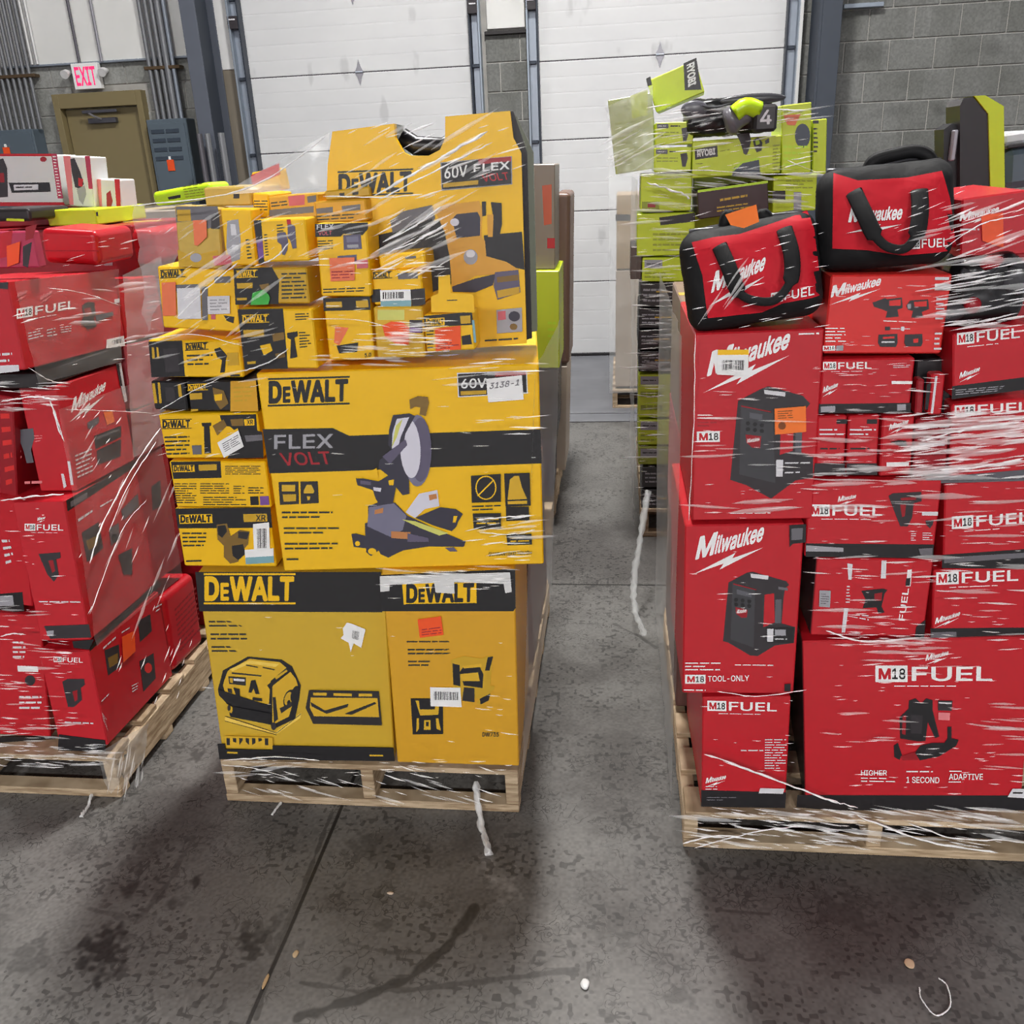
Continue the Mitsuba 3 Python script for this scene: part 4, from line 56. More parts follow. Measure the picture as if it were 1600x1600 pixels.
('tool_carton',(.5245,1.805,.87),(.9995,-.0247,.0193),(-.0248,-.9997,0),(.2625,.1746,.38),'R','print','red nailer carton with wide white lettering and black base, middle of the second column','box','cartons on the right-hand pallet',None,.003,[('p',[(-.1296,-.0543),(.1289,-.0576),(.1301,-.089),(-.1279,-.0852)],'K'),('p',[(-.1248,.0081),(-.0846,.0075),(-.0863,.0343),(-.1264,.035)],'W'),('t','M',(-.1211,.0134),(.0153,-.0002),(-.0009,.0161),'R'),('t','18',(-.1042,.0132),(.0165,-.0002),(-.001,.0161),'K'),('t','FUEL',(-.0796,.0101),(.0998,-.0014),(-.0014,.0216),'W'),('m',[(-.1011,.0039),(-.0008,.0025),(-.0005,-.0023),(-.1008,-.0009)],1,'W'),('t','M',(-.0709,.0403),(.0095,.0022),(.0015,.0114),'W'),('t','ilwaukee',(-.0609,.0427),(.0252,.0059),(.0012,.0091),'W'),('p',[(-.0719,.0317),(-.0491,.0426),(-.0509,.0396),(-.0349,.0446),(-.0576,.0338),(-.0554,.037)],'W'),('p',[(.0287,.0526),(.0372,.0582),(.0916,.0607),(.0945,.0399),(.0792,.0356),(.0794,.0043),(.0728,-.0157),(.058,-.0156),(.0436,.0174)],'K3'),('p',[(.053,.0333),(.0648,.0338),(.0649,.0076),(.0596,.0044)],'R2'),('p',[(.0522,.0476),(.0828,.0505),(.0835,.0432),(.0541,.0422)],'R2'),('p',[(.0973,.017),(.1288,.0167),(.1292,.0078),(.0982,.0086)],'W2'),('p',[(.1063,-.0023),(.1218,-.0024),(.1214,-.0121),(.1165,-.0201),(.1087,-.012)],'K3'),('m',[(.0802,-.0248),(.0901,-.0249),(.091,-.0493),(.0816,-.0493)],5,'W2'),('m',[(.1032,-.0282),(.1231,-.0289),(.1237,-.0485),(.1043,-.0477)],4,'W2'),('p',[(-.1291,-.0576),(-.0522,-.0638),(-.0516,-.0732),(-.1283,-.0721)],'G2'),('p',[(.0984,-.0658),(.1267,-.0642),(.1272,-.0824),(.1041,-.0807)],'G3')],[],[]),
('tool_carton',(.7491,1.8,.861),(.9931,-.0539,.1041),(-.0542,-.9985,0),(.1609,.1957,.38),'R','print','red carton with black base beside the nailer carton, at the cropped edge of the stack','box','cartons on the right-hand pallet',None,.003,[('p',[(-.0816,-.0625),(.0838,-.0608),(.086,-.1062),(-.0815,-.0932)],'K'),('p',[(-.0778,-.0688),(.0842,-.069),(.0848,-.0805),(-.0775,-.0821)],'G3'),('p',[(-.0644,-.0053),(-.0233,-.005),(-.0241,.0234),(-.065,.0232)],'W'),('t','M',(-.0604,.0004),(.0156,.0001),(-.0004,.0171),'R'),('t','18',(-.0431,.0006),(.0168,.0001),(-.0005,.017),'K'),('t','FUEL',(-.0181,-.0022),(.1014,.0008),(-.0007,.0229),'W'),('m',[(-.0403,-.0093),(.0617,-.0084),(.0619,-.0134),(-.0401,-.0143)],1,'W')],[],[]),
('tool_carton',(.7656,1.805,.6765),(.9938,-.0471,.1007),(-.0473,-.9989,0),(.1902,.1719,.38),'R','print','red carton with small white script near its base, resting on the blower carton','box','cartons on the right-hand pallet',None,.003,[('p',[(-.0973,-.0542),(.0987,-.0631),(.1003,-.0926),(-.0968,-.082)],'K'),('p',[(-.0957,-.0642),(-.0446,-.0653),(-.0442,-.0777),(-.0954,-.0792)],'G3'),('p',[(-.0879,.0503),(-.0431,.0496),(-.044,.0795),(-.0885,.0803)],'W'),('t','M',(-.0835,.0562),(.017,-.0003),(-.0004,.018),'R'),('t','18',(-.0647,.0559),(.0183,-.0003),(-.0005,.018),'K'),('t','FUEL',(-.0375,.0524),(.1104,-.0018),(-.0007,.0241),'W'),('m',[(-.0617,.0455),(.0494,.0438),(.0497,.0385),(-.0615,.0402)],1,'W'),('t','M',(-.0888,-.0433),(.0134,.0049),(.0023,.014),'W'),('t','ilwaukee',(-.0746,-.0381),(.0352,.013),(.0018,.0111),'W'),('p',[(-.0903,-.0538),(-.0583,-.0354),(-.061,-.0396),(-.0387,-.03),(-.0705,-.0484),(-.0673,-.0438)],'W')],[],[]),
('tool_carton',(.7054,1.79,1.2019),(.9917,.0018,.1288),(.0018,-1,0),(.1363,.1284,.38),'R','print','bright red carton with wide white lettering, just below the dark bag with red patches','box','cartons on the right-hand pallet',None,.003,[('p',[(-.0687,-.0387),(.0693,-.0399),(.07,-.0647),(-.0697,-.0646)],'K'),('m',[(-.0626,-.0454),(.0329,-.0507),(.0097,-.0617),(-.0626,-.0584)],3,'G2'),('p',[(-.0601,.0412),(-.0291,.0399),(-.0293,.0628),(-.0602,.0641)],'W'),('t','M',(-.057,.0456),(.0118,-.0005),(0,.0137),'R'),('t','18',(-.044,.0451),(.0127,-.0005),(-.0001,.0137),'K'),('t','FUEL',(-.0252,.042),(.0771,-.0032),(-.0002,.0184),'W'),('m',[(-.042,.0371),(.0354,.034),(.0354,.0299),(-.042,.033)],1,'W'),('t','M',(-.0561,-.0248),(.0099,.0028),(.0023,.0111),'W'),('t','ilwaukee',(-.0456,-.0219),(.026,.0073),(.0018,.0088),'W'),('p',[(-.0576,-.0332),(-.034,-.0212),(-.0358,-.0243),(-.019,-.0186),(-.0426,-.0306),(-.0404,-.0272)],'W')],[],[]),
('tool_carton',(.7297,1.8,1.0402),(.9938,-.0483,.1005),(-.0485,-.9988,0),(.1438,.1646,.38),'R','print','red carton almost hidden by white bunched film','box','cartons on the right-hand pallet',None,.003,[('p',[(-.0644,.0565),(-.027,.0555),(-.0278,.0782),(-.0651,.0793)],'W'),('t','M',(-.0608,.061),(.0142,-.0004),(-.0004,.0136),'R'),('t','18',(-.0451,.0606),(.0153,-.0004),(-.0004,.0136),'K'),('t','FUEL',(-.0224,.0576),(.0924,-.0026),(-.0007,.0183),'W'),('m',[(-.0425,.0526),(.0503,.0501),(.0505,.0461),(-.0424,.0486)],1,'W'),('p',[(-.1155,-.0675),(.0757,-.0659),(.077,-.0905),(-.118,-.0798)],'G4'),('m',[(-.1309,.0439),(-.072,.0411),(-.0771,.0327),(-.1308,.0349)],1,'W2')],[],[]),
('drill_kit_carton',(.5094,1.805,1.2927),(.9998,-.0102,-.0183),(-.0102,-.9999,0),(.2213,.152,.35),'R3','print','orange red drill kit carton with two drills pictured, under the right tool bag','box','',None,.003,[('t','M',(-.1068,.0342),(.0241,.006),(.0023,.0204),'W'),('t','ilwaukee',(-.0814,.0405),(.063,.0158),(.0018,.0162),'W'),('p',[(-.1082,.0188),(-.0513,.043),(-.0561,.0372),(-.0165,.0493),(-.073,.0251),(-.0673,.0315)],'W'),('p',[(-.0287,.0236),(-.0243,.0247),(-.0067,.0316),(-.0025,.0294),(.0239,.0325),(.028,.013),(.0189,.0098),(.0227,-.0033),(-.0008,-.0054),(.0009,.0064),(-.0053,.0091),(-.0245,.0155)],'K3'),('p',[(.0018,.0267),(.0225,.0292),(.024,.0171),(.003,.0172)],'R3'),('p',[(.0338,.017),(.0398,.027),(.0722,.0284),(.076,.0106),(.0636,.0052),(.0677,-.0049),(.0462,-.0056),(.0476,.0075),(.0381,.0097)],'K3'),('p',[(.0467,.0242),(.07,.0257),(.0714,.0155),(.0492,.015)],'R3'),('p',[(.0355,.0197),(.0419,.021),(.0431,.0116),(.0371,.0116)],'G2'),('m',[(-.0044,-.0087),(.0555,-.0122),(.056,-.0157),(-.0037,-.0141)],1,'W'),('p',[(0,-.0224),(.0093,-.0224),(.0096,-.0293),(.0008,-.0293)],'K3'),('p',[(.0292,-.0225),(.0357,-.022),(.0363,-.0308),(.0302,-.0302)],'W2'),('m',[(.0108,-.0238),(.0466,-.0248),(.0472,-.0286),(.0114,-.0285)],1,'W2'),('p',[(-.0102,-.0376),(.0243,-.0363),(.027,-.053),(.0248,-.0613),(-.0047,-.0608),(-.0094,-.0529)],'K3'),('p',[(.0383,-.0377),(.0699,-.0364),(.0732,-.053),(.0713,-.06),(.0434,-.0602),(.0392,-.053)],'K3'),('p',[(-.0017,-.0418),(.0195,-.0407),(.02,-.0446),(-.0011,-.046)],'R3'),('p',[(.0548,-.046),(.0639,-.0447),(.065,-.053),(.0558,-.0535)],'R3'),('p',[(-.0033,-.0501),(.0207,-.0502),(.0211,-.0529),(-.0029,-.0535)],'W2'),('m',[(-.1113,-.0221),(-.0762,-.0222),(-.0669,-.0534),(-.1081,-.0534)],5,'W'),('p',[(.078,.0701),(.1037,.0698),(.104,.0645),(.0787,.0648)],'W2'),('p',[(.0797,.0582),(.1086,.0579),(.1099,.0452),(.0809,.0459)],'W'),('m',[(.0857,.0342),(.1051,.034),(.1092,-.0118),(.0896,-.0118)],5,'W2'),('m',[(.0923,-.0309),(.1055,-.031),(.1097,-.0697),(.0952,-.0697)],4,'W2'),('p',[(-.0872,-.0585),(-.0737,-.0579),(-.0732,-.0683),(-.0867,-.0689)],'G2'),('p',[(-.1115,-.0689),(-.0881,-.0683),(-.0892,-.0583),(-.1125,-.0589)],'W'),('t','M',(-.1093,-.0668),(.0089,.0002),(-.0006,.006),'R'),('t','18',(-.0995,-.0666),(.0096,.0002),(-.0006,.006),'K')],[],[]),
('tool_carton',(.4859,1.805,1.1545),(.9999,-.0137,.0087),(-.0137,-.9999,0),(.1747,.1098,.35),'R','print','shallow red carton between the drill kit carton and two small red cartons','box','cartons on the right-hand pallet',None,.003,[('p',[(-.0874,-.0354),(.0878,-.0363),(.0894,-.0563),(-.0872,-.0544)],'K'),('p',[(-.0837,-.0405),(-.056,-.0395),(-.0551,-.0514),(-.0829,-.0524)],'G2'),('p',[(.062,-.0388),(.0783,-.0385),(.0796,-.0508),(.0633,-.052)],'G2'),('p',[(-.085,.0339),(-.0596,.0337),(-.0608,.0495),(-.0861,.0498)],'W'),('t','M',(-.0827,.0371),(.0096,-.0001),(-.0007,.0095),'R'),('t','18',(-.072,.037),(.0104,-.0001),(-.0007,.0095),'K'),('t','FUEL',(-.0565,.0352),(.0632,-.0005),(-.001,.0127),'W'),('m',[(-.07,.0315),(-.0067,.031),(-.0064,.0282),(-.0698,.0287)],1,'W'),('t','M',(-.0824,-.0125),(.0074,.0034),(.0016,.0117),'W'),('t','ilwaukee',(-.0746,-.0089),(.0196,.009),(.0012,.0093),'W'),('p',[(-.0834,-.0213),(-.0661,-.0077),(-.067,-.0109),(-.0541,-.004),(-.0714,-.0176),(-.0703,-.0141)],'W'),('p',[(.0464,.0092),(.0856,.0077),(.0856,.002),(.047,.0028)],'W'),('m',[(.0459,.0409),(.078,.0415),(.0782,.0345),(.0466,.0338)],2,'W2')],[],[]),
('tool_carton',(.4286,1.805,1.0317),(.9994,-.0072,.0347),(-.0072,-1,0),(.0587,.1251,.3),'R','print','small red carton with faint film stripes, first of the pair beside the upper radio carton','box','cartons on the right-hand pallet',None,.003,[('p',[(-.03,-.0371),(.0288,-.0394),(.0315,-.0644),(-.0302,-.0608)],'K3'),('m',[(-.0239,.0389),(.0271,.0367),(.0282,.0179),(-.0231,.02)],2,'W2'),('m',[(-.0208,-.0018),(.0169,-.0033),(.0173,-.0115),(-.0204,-.01)],1,'K2'),('p',[(.0088,.0549),(.0286,.054),(.0292,.0447),(.0093,.0455)],'K')],[],[]),
('tool_carton',(.4911,1.805,1.0315),(.9986,-.0092,.0522),(-.0092,-1,0),(.0615,.1267,.3),'R','print','small red carton with black corner tag, second of the pair beside the upper radio carton','box','cartons on the right-hand pallet',None,.003,[('p',[(-.0297,-.0369),(.0292,-.0401),(.0316,-.0651),(-.03,-.0618)],'K3'),('m',[(-.027,.0391),(.0236,.0361),(.0245,.0173),(-.0263,.0202)],2,'W2'),('m',[(-.0242,-.0015),(.0131,-.0037),(.0135,-.0119),(-.0239,-.0097)],1,'K2'),('p',[(.0055,.0544),(.0252,.0532),(.0256,.0439),(.006,.0451)],'K')],[],[]),
('tool_carton',(.5572,1.805,1.0293),(.999,-.0055,.0438),(-.0056,-1,0),(.0623,.1291,.3),'R','print','red carton picturing a small dark driver, right of the pair of small red cartons','box','cartons on the right-hand pallet',None,.003,[('t','M',(-.0174,.0342),(.0097,.0035),(.0017,.0119),'W'),('t','ilwaukee',(-.0072,.0379),(.0254,.0093),(.0013,.0095),'W'),('p',[(-.0185,.0252),(.0043,.0393),(.0027,.0359),(.0191,.043),(-.0036,.029),(-.0017,.0327)],'W'),('p',[(-.0136,.0099),(.0028,.0127),(.0172,.0107),(.0203,-.0015),(.0063,.0004)],'K'),('p',[(-.0179,-.0333),(.0259,-.0342),(.026,-.0434),(-.0173,-.0426)],'W')],[],[]),
('tool_carton',(.6245,1.807,1.0262),(.9984,-.0012,.0573),(-.0012,-1,0),(.0659,.1213,.3),'R2','print','red carton striped by film, left of the carton hidden by bunched film','box','cartons on the right-hand pallet',None,.003,[('m',[(-.0239,.0131),(.025,.0099),(.026,-.0036),(-.0231,-.0005)],1,'W2')],[],[]),
('tool_carton',(.6294,1.855,1.1358),(.9987,-.0141,.0495),(-.0142,-.9999,0),(.0729,.121,.25),'K','print','black carton in the gap behind two narrow red packs','box','cartons on the right-hand pallet',None,.003,[],[],[]),
('blister_pack',(.5898,1.805,1.1304),(.9985,.0009,.0545),(.0009,-1,0),(.0163,.0725,.03),'R2','print','narrow dull red blister pack in front of a black carton, left one of two','pack','narrow red blister packs',None,.003,[],[],[]),
('blister_pack',(.6208,1.805,1.1347),(.9995,.0036,.032),(.0037,-1,0),(.0277,.0844,.03),'R','print','narrow bright red blister pack with white stripe, right one of two','pack','narrow red blister packs',None,.003,[('p',[(-.0063,.0368),(-.0017,.0378),(-.0031,-.0381),(-.0079,-.0379)],'W2'),('p',[(-.0205,.0222),(-.0123,.0244),(-.0135,-.0298),(-.0195,-.0295)],'K')],[],[]),
('tool_carton',(.701,1.855,1.4441),(.9944,-.0265,.1026),(-.0266,-.9996,0),(.1183,.1175,.3),'R','print','red carton with an orange sticker behind the right tool bag, top of the stack','box','cartons on the right-hand pallet',None,.003,[('t','M',(-.0617,.0188),(.0185,.0022),(.0024,.0124),'W'),('t','ilwaukee',(-.0422,.0211),(.0485,.0057),(.0018,.0099),'W'),('p',[(-.0633,.0094),(-.0191,.0207),(-.0232,.0174),(.0071,.0222),(-.0368,.011),(-.032,.0146)],'W'),('m',[(-.0602,.007),(-.0263,.0023),(-.026,-.0059),(-.06,-.0012)],1,'W2')],[],[('sticker','orange sticker',[('p',[(-.0248,.0241),(.0131,.0235),(.017,-.0398),(.0044,-.0357),(-.0209,-.0229)],'O')])]),
('tool_carton',(-1.38,2.1,.2978),(-.0232,.998,-.0594),(.9997,.0233,0),(.3953,.2877,.14),'R','print','bottom corner red nailer carton with black top band, on the pallet deck','box','cartons on the left-hand pallet',None,.003,[('p',[(-.1936,.1515),(.2007,.1753),(.2188,.1539),(-.1922,.1386)],'K'),('p',[(-.1301,.1095),(-.0589,.0915),(-.0707,.0301),(-.1358,.0365)],'K3'),('p',[(-.1217,.0825),(-.0712,.0719),(-.0802,.0455),(-.1231,.0527)],'T1'),('p',[(.0571,.1089),(.1276,.0978),(.1206,.0462),(.0477,.0463)],'K3'),('p',[(.0261,-.0049),(.1082,-.0209),(.0958,-.0975),(.0181,-.0992)],'K3'),('p',[(.0855,-.0582),(.083,-.0621),(.0787,-.0646),(.073,-.0653),(.0666,-.0643),(.0601,-.0616),(.0541,-.0575),(.0492,-.0525),(.0459,-.047),(.0444,-.0415),(.0449,-.0366),(.0474,-.0328),(.0516,-.0303),(.0571,-.0295),(.0634,-.0305),(.07,-.033),(.076,-.037),(.081,-.0421),(.0845,-.0477),(.086,-.0532)],'R3'),('m',[(-.1338,.1239),(-.0625,.1241),(-.067,.1109),(-.1367,.1104)],1,'W2'),('m',[(-.0356,.1214),(.0099,.1152),(.0068,.1062),(-.037,.1117)],1,'W2'),('m',[(-.1878,-.0083),(-.1438,-.0078),(-.1468,-.0164),(-.1893,-.0176)],1,'W2'),('m',[(.1618,.1097),(.2032,.1023),(.1966,.0829),(.1591,.0861)],2,'W2'),('m',[(-.0361,-.047),(.0003,-.0563),(-.0118,-.0768),(-.0398,-.0719)],3,'W2'),('m',[(-.198,-.038),(-.1822,-.068),(-.1866,-.1068),(-.1981,-.0635)],5,'W2')],[('p',[(-.034,.1085),(-.0117,.1079),(-.0084,.1242),(-.0306,.1248)],'W'),('t','M',(-.0311,.1117),(.0085,-.0002),(.002,.0098),'R'),('t','18',(-.0217,.1114),(.0091,-.0002),(.002,.0098),'K'),('t','FUEL',(-.0085,.1094),(.0557,-.0015),(.0027,.0131),'W'),('m',[(-.0215,.1057),(.0343,.1042),(.0337,.1013),(-.0221,.1028)],1,'W'),('p',[(-.0214,.0505),(-.0055,.0592),(.0415,.0598),(.0404,.0423),(.0267,.0321),(.0236,-.0033),(-.0035,-.025),(-.0202,-.0253)],'K3'),('p',[(.0011,.0217),(.0163,.0269),(.0112,-.0034),(.0022,-.0086)],'R2'),('m',[(-.038,-.0666),(.0545,-.0692),(.0523,-.0806),(-.0403,-.0781)],1,'W2'),('p',[(-.0637,-.1102),(.0652,-.126),(.0617,-.1628),(-.0764,-.1604)],'K'),('p',[(.0307,.1702),(.0916,.1754),(.0722,.1462),(.0314,.1508)],'K')],[('sticker','orange sticker',[('p',[(-.0425,.1066),(.024,.0937),(.01,.0357),(-.0594,.0356)],'O')])]),
('tool_case',(-1.38,2.4112,.2683),(-.0167,.9967,-.0795),(.9999,.0167,0),(.2209,.257,.3),'R','plastic','ribbed red plastic tool case behind the bottom corner carton','tool case','',None,.025,[('m',[(-.053,.068),(.1039,.0807),(.0981,-.0772),(-.0566,-.0841)],9,'R2')],[],[]),
('tool_carton',(-1.38,2.1307,.6533),(-.0613,.9948,-.0819),(.9981,.0615,0),(.4034,.382,.133),'R','print','red nailer carton with black top band, second from the bottom at the corner','box','cartons on the left-hand pallet',None,.003,[('p',[(-.1904,.187),(.2022,.1967),(.2106,.182),(-.1932,.1594)],'K'),('p',[(-.1745,.1788),(-.09,.1808),(-.0948,.167),(-.176,.1645)],'G3'),('m',[(-.1562,.1325),(-.062,.1344),(-.0668,.1204),(-.1558,.1137)],1,'W2'),('m',[(-.0402,.1319),(.0301,.1313),(.0263,.1204),(-.0404,.1203)],1,'W2'),('p',[(-.1502,.0892),(-.0624,.0898),(-.0611,.0164),(-.1496,.0086)],'K3'),('p',[(-.1382,.0624),(-.0808,.0586),(-.0847,.0364),(-.1337,.0339)],'T1'),('p',[(-.0157,.0571),(.0404,.0554),(.0299,.0137),(-.0207,.0084)],'G3'),('p',[(.0209,.0167),(.0189,.0133),(.0153,.0109),(.0107,.0095),(.0055,.0094),(.0002,.0106),(-.0048,.0129),(-.0088,.0161),(-.0115,.0199),(-.0127,.024),(-.0123,.0278),(-.0102,.0311),(-.0068,.0336),(-.0022,.0349),(.003,.0351),(.0083,.0339),(.0132,.0317),(.0173,.0285),(.0201,.0246),(.0214,.0206)],'K'),('p',[(.0632,.0852),(.1738,.103),(.1698,.0659),(.0693,.0545)],'G4'),('p',[(.0072,-.0279),(.0894,-.0359),(.0642,-.1077),(.0187,-.0904)],'K3')],[('p',[(-.0492,.1134),(-.0216,.1125),(-.0179,.1313),(-.0455,.1322)],'W'),('t','M',(-.0457,.1171),(.0105,-.0003),(.0023,.0113),'R'),('t','18',(-.0341,.1167),(.0113,-.0004),(.0023,.0113),'K'),('t','FUEL',(-.0178,.1142),(.0691,-.0022),(.003,.0151),'W'),('m',[(-.0337,.1102),(.0355,.1079),(.0348,.1046),(-.0344,.1068)],1,'W'),('t','M',(-.0113,.1391),(.0057,.0014),(.0035,.0083),'W'),('t','ilwaukee',(-.0054,.1406),(.015,.0036),(.0028,.0067),'W'),('p',[(-.0138,.1329),(.0007,.1401),(-.0006,.138),(.0095,.1413),(-.0051,.134),(-.0035,.1363)],'W'),('p',[(-.025,.0513),(.0325,.0546),(.0304,.0397),(.018,.0361),(.0174,-.0056),(.0009,-.0244),(-.0121,-.005)],'K3'),('p',[(-.0029,.0328),(.0103,.0344),(.0104,.006),(.0016,-.0015)],'R2'),('m',[(-.0484,-.074),(.064,-.0773),(.0623,-.0865),(-.0503,-.0833)],1,'W2'),('p',[(-.0492,-.1469),(.0721,-.144),(.0722,-.181),(-.039,-.1828)],'K3'),('p',[(-.0461,-.1612),(-.0254,-.1591),(-.0285,-.1757),(-.0444,-.1755)],'G2')],[]),
('tool_carton',(-1.384,2.4121,.6417),(-.0005,.9974,-.0721),(1,.0005,0),(.1744,.3814,.3),'R2','print','dark red carton under film behind the second corner carton','box','cartons on the left-hand pallet',None,.003,[('p',[(-.0388,.0944),(.0177,.0986),(.0019,.0221),(-.0534,.023)],'K3')],[],[]),
('tool_carton',(-1.38,2.1784,.9848),(-.0184,.9986,-.0501),(.9998,.0184,0),(.3057,.2741,.1),'R','print','red kit carton with white script on its side, third from the bottom at the corner','box','cartons on the left-hand pallet',None,.003,[('t','M',(-.1128,.0613),(.0441,.0062),(.025,.031),'W'),('t','ilwaukee',(-.0662,.0678),(.1249,.0174),(.0206,.0253),'W'),('p',[(-.1305,.0381),(-.0203,.0678),(-.0279,.0585),(.0577,.072),(-.059,.0411),(-.0499,.051)],'W'),('p',[(-.0317,-.0207),(.1079,-.0251),(.0975,-.0547),(-.0365,-.0546)],'K'),('p',[(-.0265,-.0258),(.0967,-.0305),(.0948,-.036),(-.0276,-.0332)],'G4'),('p',[(-.033,-.0605),(.0956,-.0602),(.0766,-.1057),(-.0408,-.097)],'K3'),('p',[(-.0518,.0199),(.005,.0239),(.0033,.0091),(-.0383,-.0001),(-.0535,.0054)],'G4'),('p',[(.0319,.0294),(.0776,.0233),(.0778,-.0082),(.0375,-.0066)],'O3'),('m',[(-.1333,-.0432),(-.0541,-.0454),(-.0698,-.1099),(-.1427,-.1074)],6,'W2'),('p',[(.138,.1422),(.1647,.1417),(.162,.0331),(.146,.0324)],'W2'),('p',[(.138,.1422),(.1525,.1398),(.1506,.0793),(.1391,.0795)],'K3')],[('p',[(-.0811,.0257),(-.0541,.0289),(-.0332,.0303),(-.0346,.0069),(-.0512,-.0257),(-.051,-.0588),(-.0703,-.0604),(-.0719,-.0254)],'G4'),('m',[(-.0869,.033),(-.072,.0327),(-.0788,-.0474),(-.0888,-.0583)],6,'PK2'),('m',[(-.0349,.0141),(-.0125,.0138),(-.0165,-.0043),(-.036,-.0076)],3,'PK2'),('m',[(-.0856,-.103),(-.0262,-.1017),(-.0303,-.1204),(-.0898,-.1218)],1,'PK2'),('p',[(.0162,-.0891),(.0238,-.0892),(.0244,-.1228),(.0156,-.1283)],'W2'),('p',[(.0401,-.0561),(.0475,-.0562),(.044,-.1192),(.0365,-.1192)],'W2')],[]),
('tool_carton',(-1.38,2.4262,.9034),(-.0091,.999,-.043),(1,.0092,0),(.1703,.1358,.25),'R2','print','small dark red carton further back behind the third corner carton','box','cartons on the left-hand pallet',None,.003,[],[],[]),
('blower_carton',(-1.38,2.172,1.2766),(-.0079,.998,-.0626),(1,.008,0),(.4645,.2046,.3),'R','print','red blower carton at eye level, top of the corner column with pictured blower','box','',None,.003,[('p',[(-.2262,.0152),(-.1653,.0154),(-.1577,.0386),(-.2188,.0378)],'W'),('t','M',(-.2188,.0198),(.0229,.0001),(.0045,.0136),'R'),('t','18',(-.1935,.0199),(.0253,.0001),(.0045,.0138),'K'),('t','FUEL',(-.1566,.0176),(.1702,.0005),(.0062,.0188),'W'),('m',[(-.1923,.012),(-.0275,.0121),(-.029,.0077),(-.1936,.0079)],1,'W'),('t','M',(-.128,.0481),(.0142,.0039),(.0082,.0113),'PK2'),('t','ilwaukee',(-.1129,.0522),(.0385,.0105),(.0066,.0091),'PK2'),('p',[(-.1338,.0396),(-.0986,.054),(-.1009,.0507),(-.0748,.0584),(-.1107,.0438),(-.1078,.0474)],'PK2'),('t','M',(-.212,.0624),(.0102,.0021),(.0077,.0109),'PK2'),('t','ilwaukee',(-.2011,.0646),(.0276,.0056),(.0062,.0088),'PK2'),('p',[(-.2175,.0542),(-.1915,.0643),(-.1932,.0615),(-.1739,.0662),(-.2003,.056),(-.1982,.059)],'PK2'),('p',[(.0439,.0214),(.0741,.029),(.1034,.0244),(.0981,-.0084),(.0864,-.0155),(.0948,-.0373),(.0516,-.0399),(.024,-.0212),(.0448,-.0031)],'K3'),('p',[(.05,.0127),(.0807,.014),(.0829,-.0027),(.0508,-.0077)],'R2'),('p',[(.0965,-.0082),(.1855,-.0076),(.1866,-.0172),(.0988,-.0252)],'G4'),('m',[(-.1975,-.0176),(-.1526,-.0172),(-.1395,-.0358),(-.2016,-.0375)],3,'W2'),('m',[(-.1241,-.0186),(-.0807,-.0177),(-.0868,-.0404),(-.1276,-.0392)],3,'W2'),('m',[(-.0676,-.0191),(-.0192,-.0206),(-.0249,-.0379),(-.0699,-.0365)],3,'W2'),('p',[(.2027,.0244),(.2299,.0244),(.2281,.0136),(.2009,.0138)],'W2')],[('p',[(.1168,.0976),(.1512,.098),(.1478,.0826),(.1142,.0864)],'K3'),('m',[(.0811,-.0579),(.1264,-.0559),(.123,-.0855),(.0743,-.0876)],2,'W2'),('p',[(.0496,-.0901),(.1367,-.0888),(.1351,-.1037),(.0447,-.111)],'W2')],[('sticker','white sticker',[('p',[(.1284,-.0761),(.2183,-.0768),(.2152,-.1048),(.1185,-.0989)],'W'),('b',[(.1528,-.0818),(.2034,-.0825),(.2013,-.0941),(.1506,-.0936)],8)])]),
('tool_carton',(-1.38,2.1712,1.1487),(.0309,.9994,-.0163),(.9995,-.0309,0),(.3649,.0404,.24),'K2','print','flat black carton crushed under film below the eye level blower carton','box','cartons on the left-hand pallet','K2',.003,[],[],[]),
('tool_carton',(-1.38,2.5153,1.2438),(.0046,.9982,-.0603),(1,-.0046,0),(.2209,.1724,.3),'R','print','plain red carton beside the eye level blower carton, nearer the yellow stack','box','cartons on the left-hand pallet',None,.003,[('m',[(.035,.0346),(.1015,.0387),(.0788,-.0441),(.0163,-.0467)],5,'R2')],[],[]),
('tool_carton',(-1.38,2.467,1.0616),(.002,.9963,-.0861),(1,-.002,0),(.1867,.1838,.3),'R4','print','pinkish red carton seen through hazy film below the plain red carton','box','cartons on the left-hand pallet',None,.003,[],[],[]),
('tool_carton',(-1.6366,1.95,.3425),(.9748,.1617,-.1537),(.1636,-.9865,0),(.1606,.3878,.3),'R','print','red carton striped with white film, front bottom at the cropped left edge','box','cartons on the left-hand pallet',None,.003,[('p',[(.008,.0354),(.0617,.0376),(.062,.0195),(.0082,.0172)],'W'),('p',[(.0516,-.0077),(.0506,-.0128),(.0483,-.0176),(.045,-.0215),(.0411,-.0241),(.0368,-.0252),(.0327,-.0247),(.029,-.0227),(.0263,-.0193),(.0248,-.0149),(.0245,-.0099),(.0255,-.0047),(.0278,0),(.0311,.0038),(.0351,.0064),(.0393,.0076),(.0434,.0071),(.047,.0051),(.0497,.0017),(.0513,-.0027)],'K3'),('m',[(.0028,.1143),(.0361,.117),(.0314,.0573),(-.0021,.0546)],4,'W2'),('m',[(.0056,-.0564),(.0653,-.0518),(.0615,-.1041),(.0014,-.1087)],3,'W2'),('p',[(-.1033,-.229),(.0451,-.2117),(.0943,-.2038),(.0955,-.1864),(-.1011,-.2052)],'K')],[],[]),
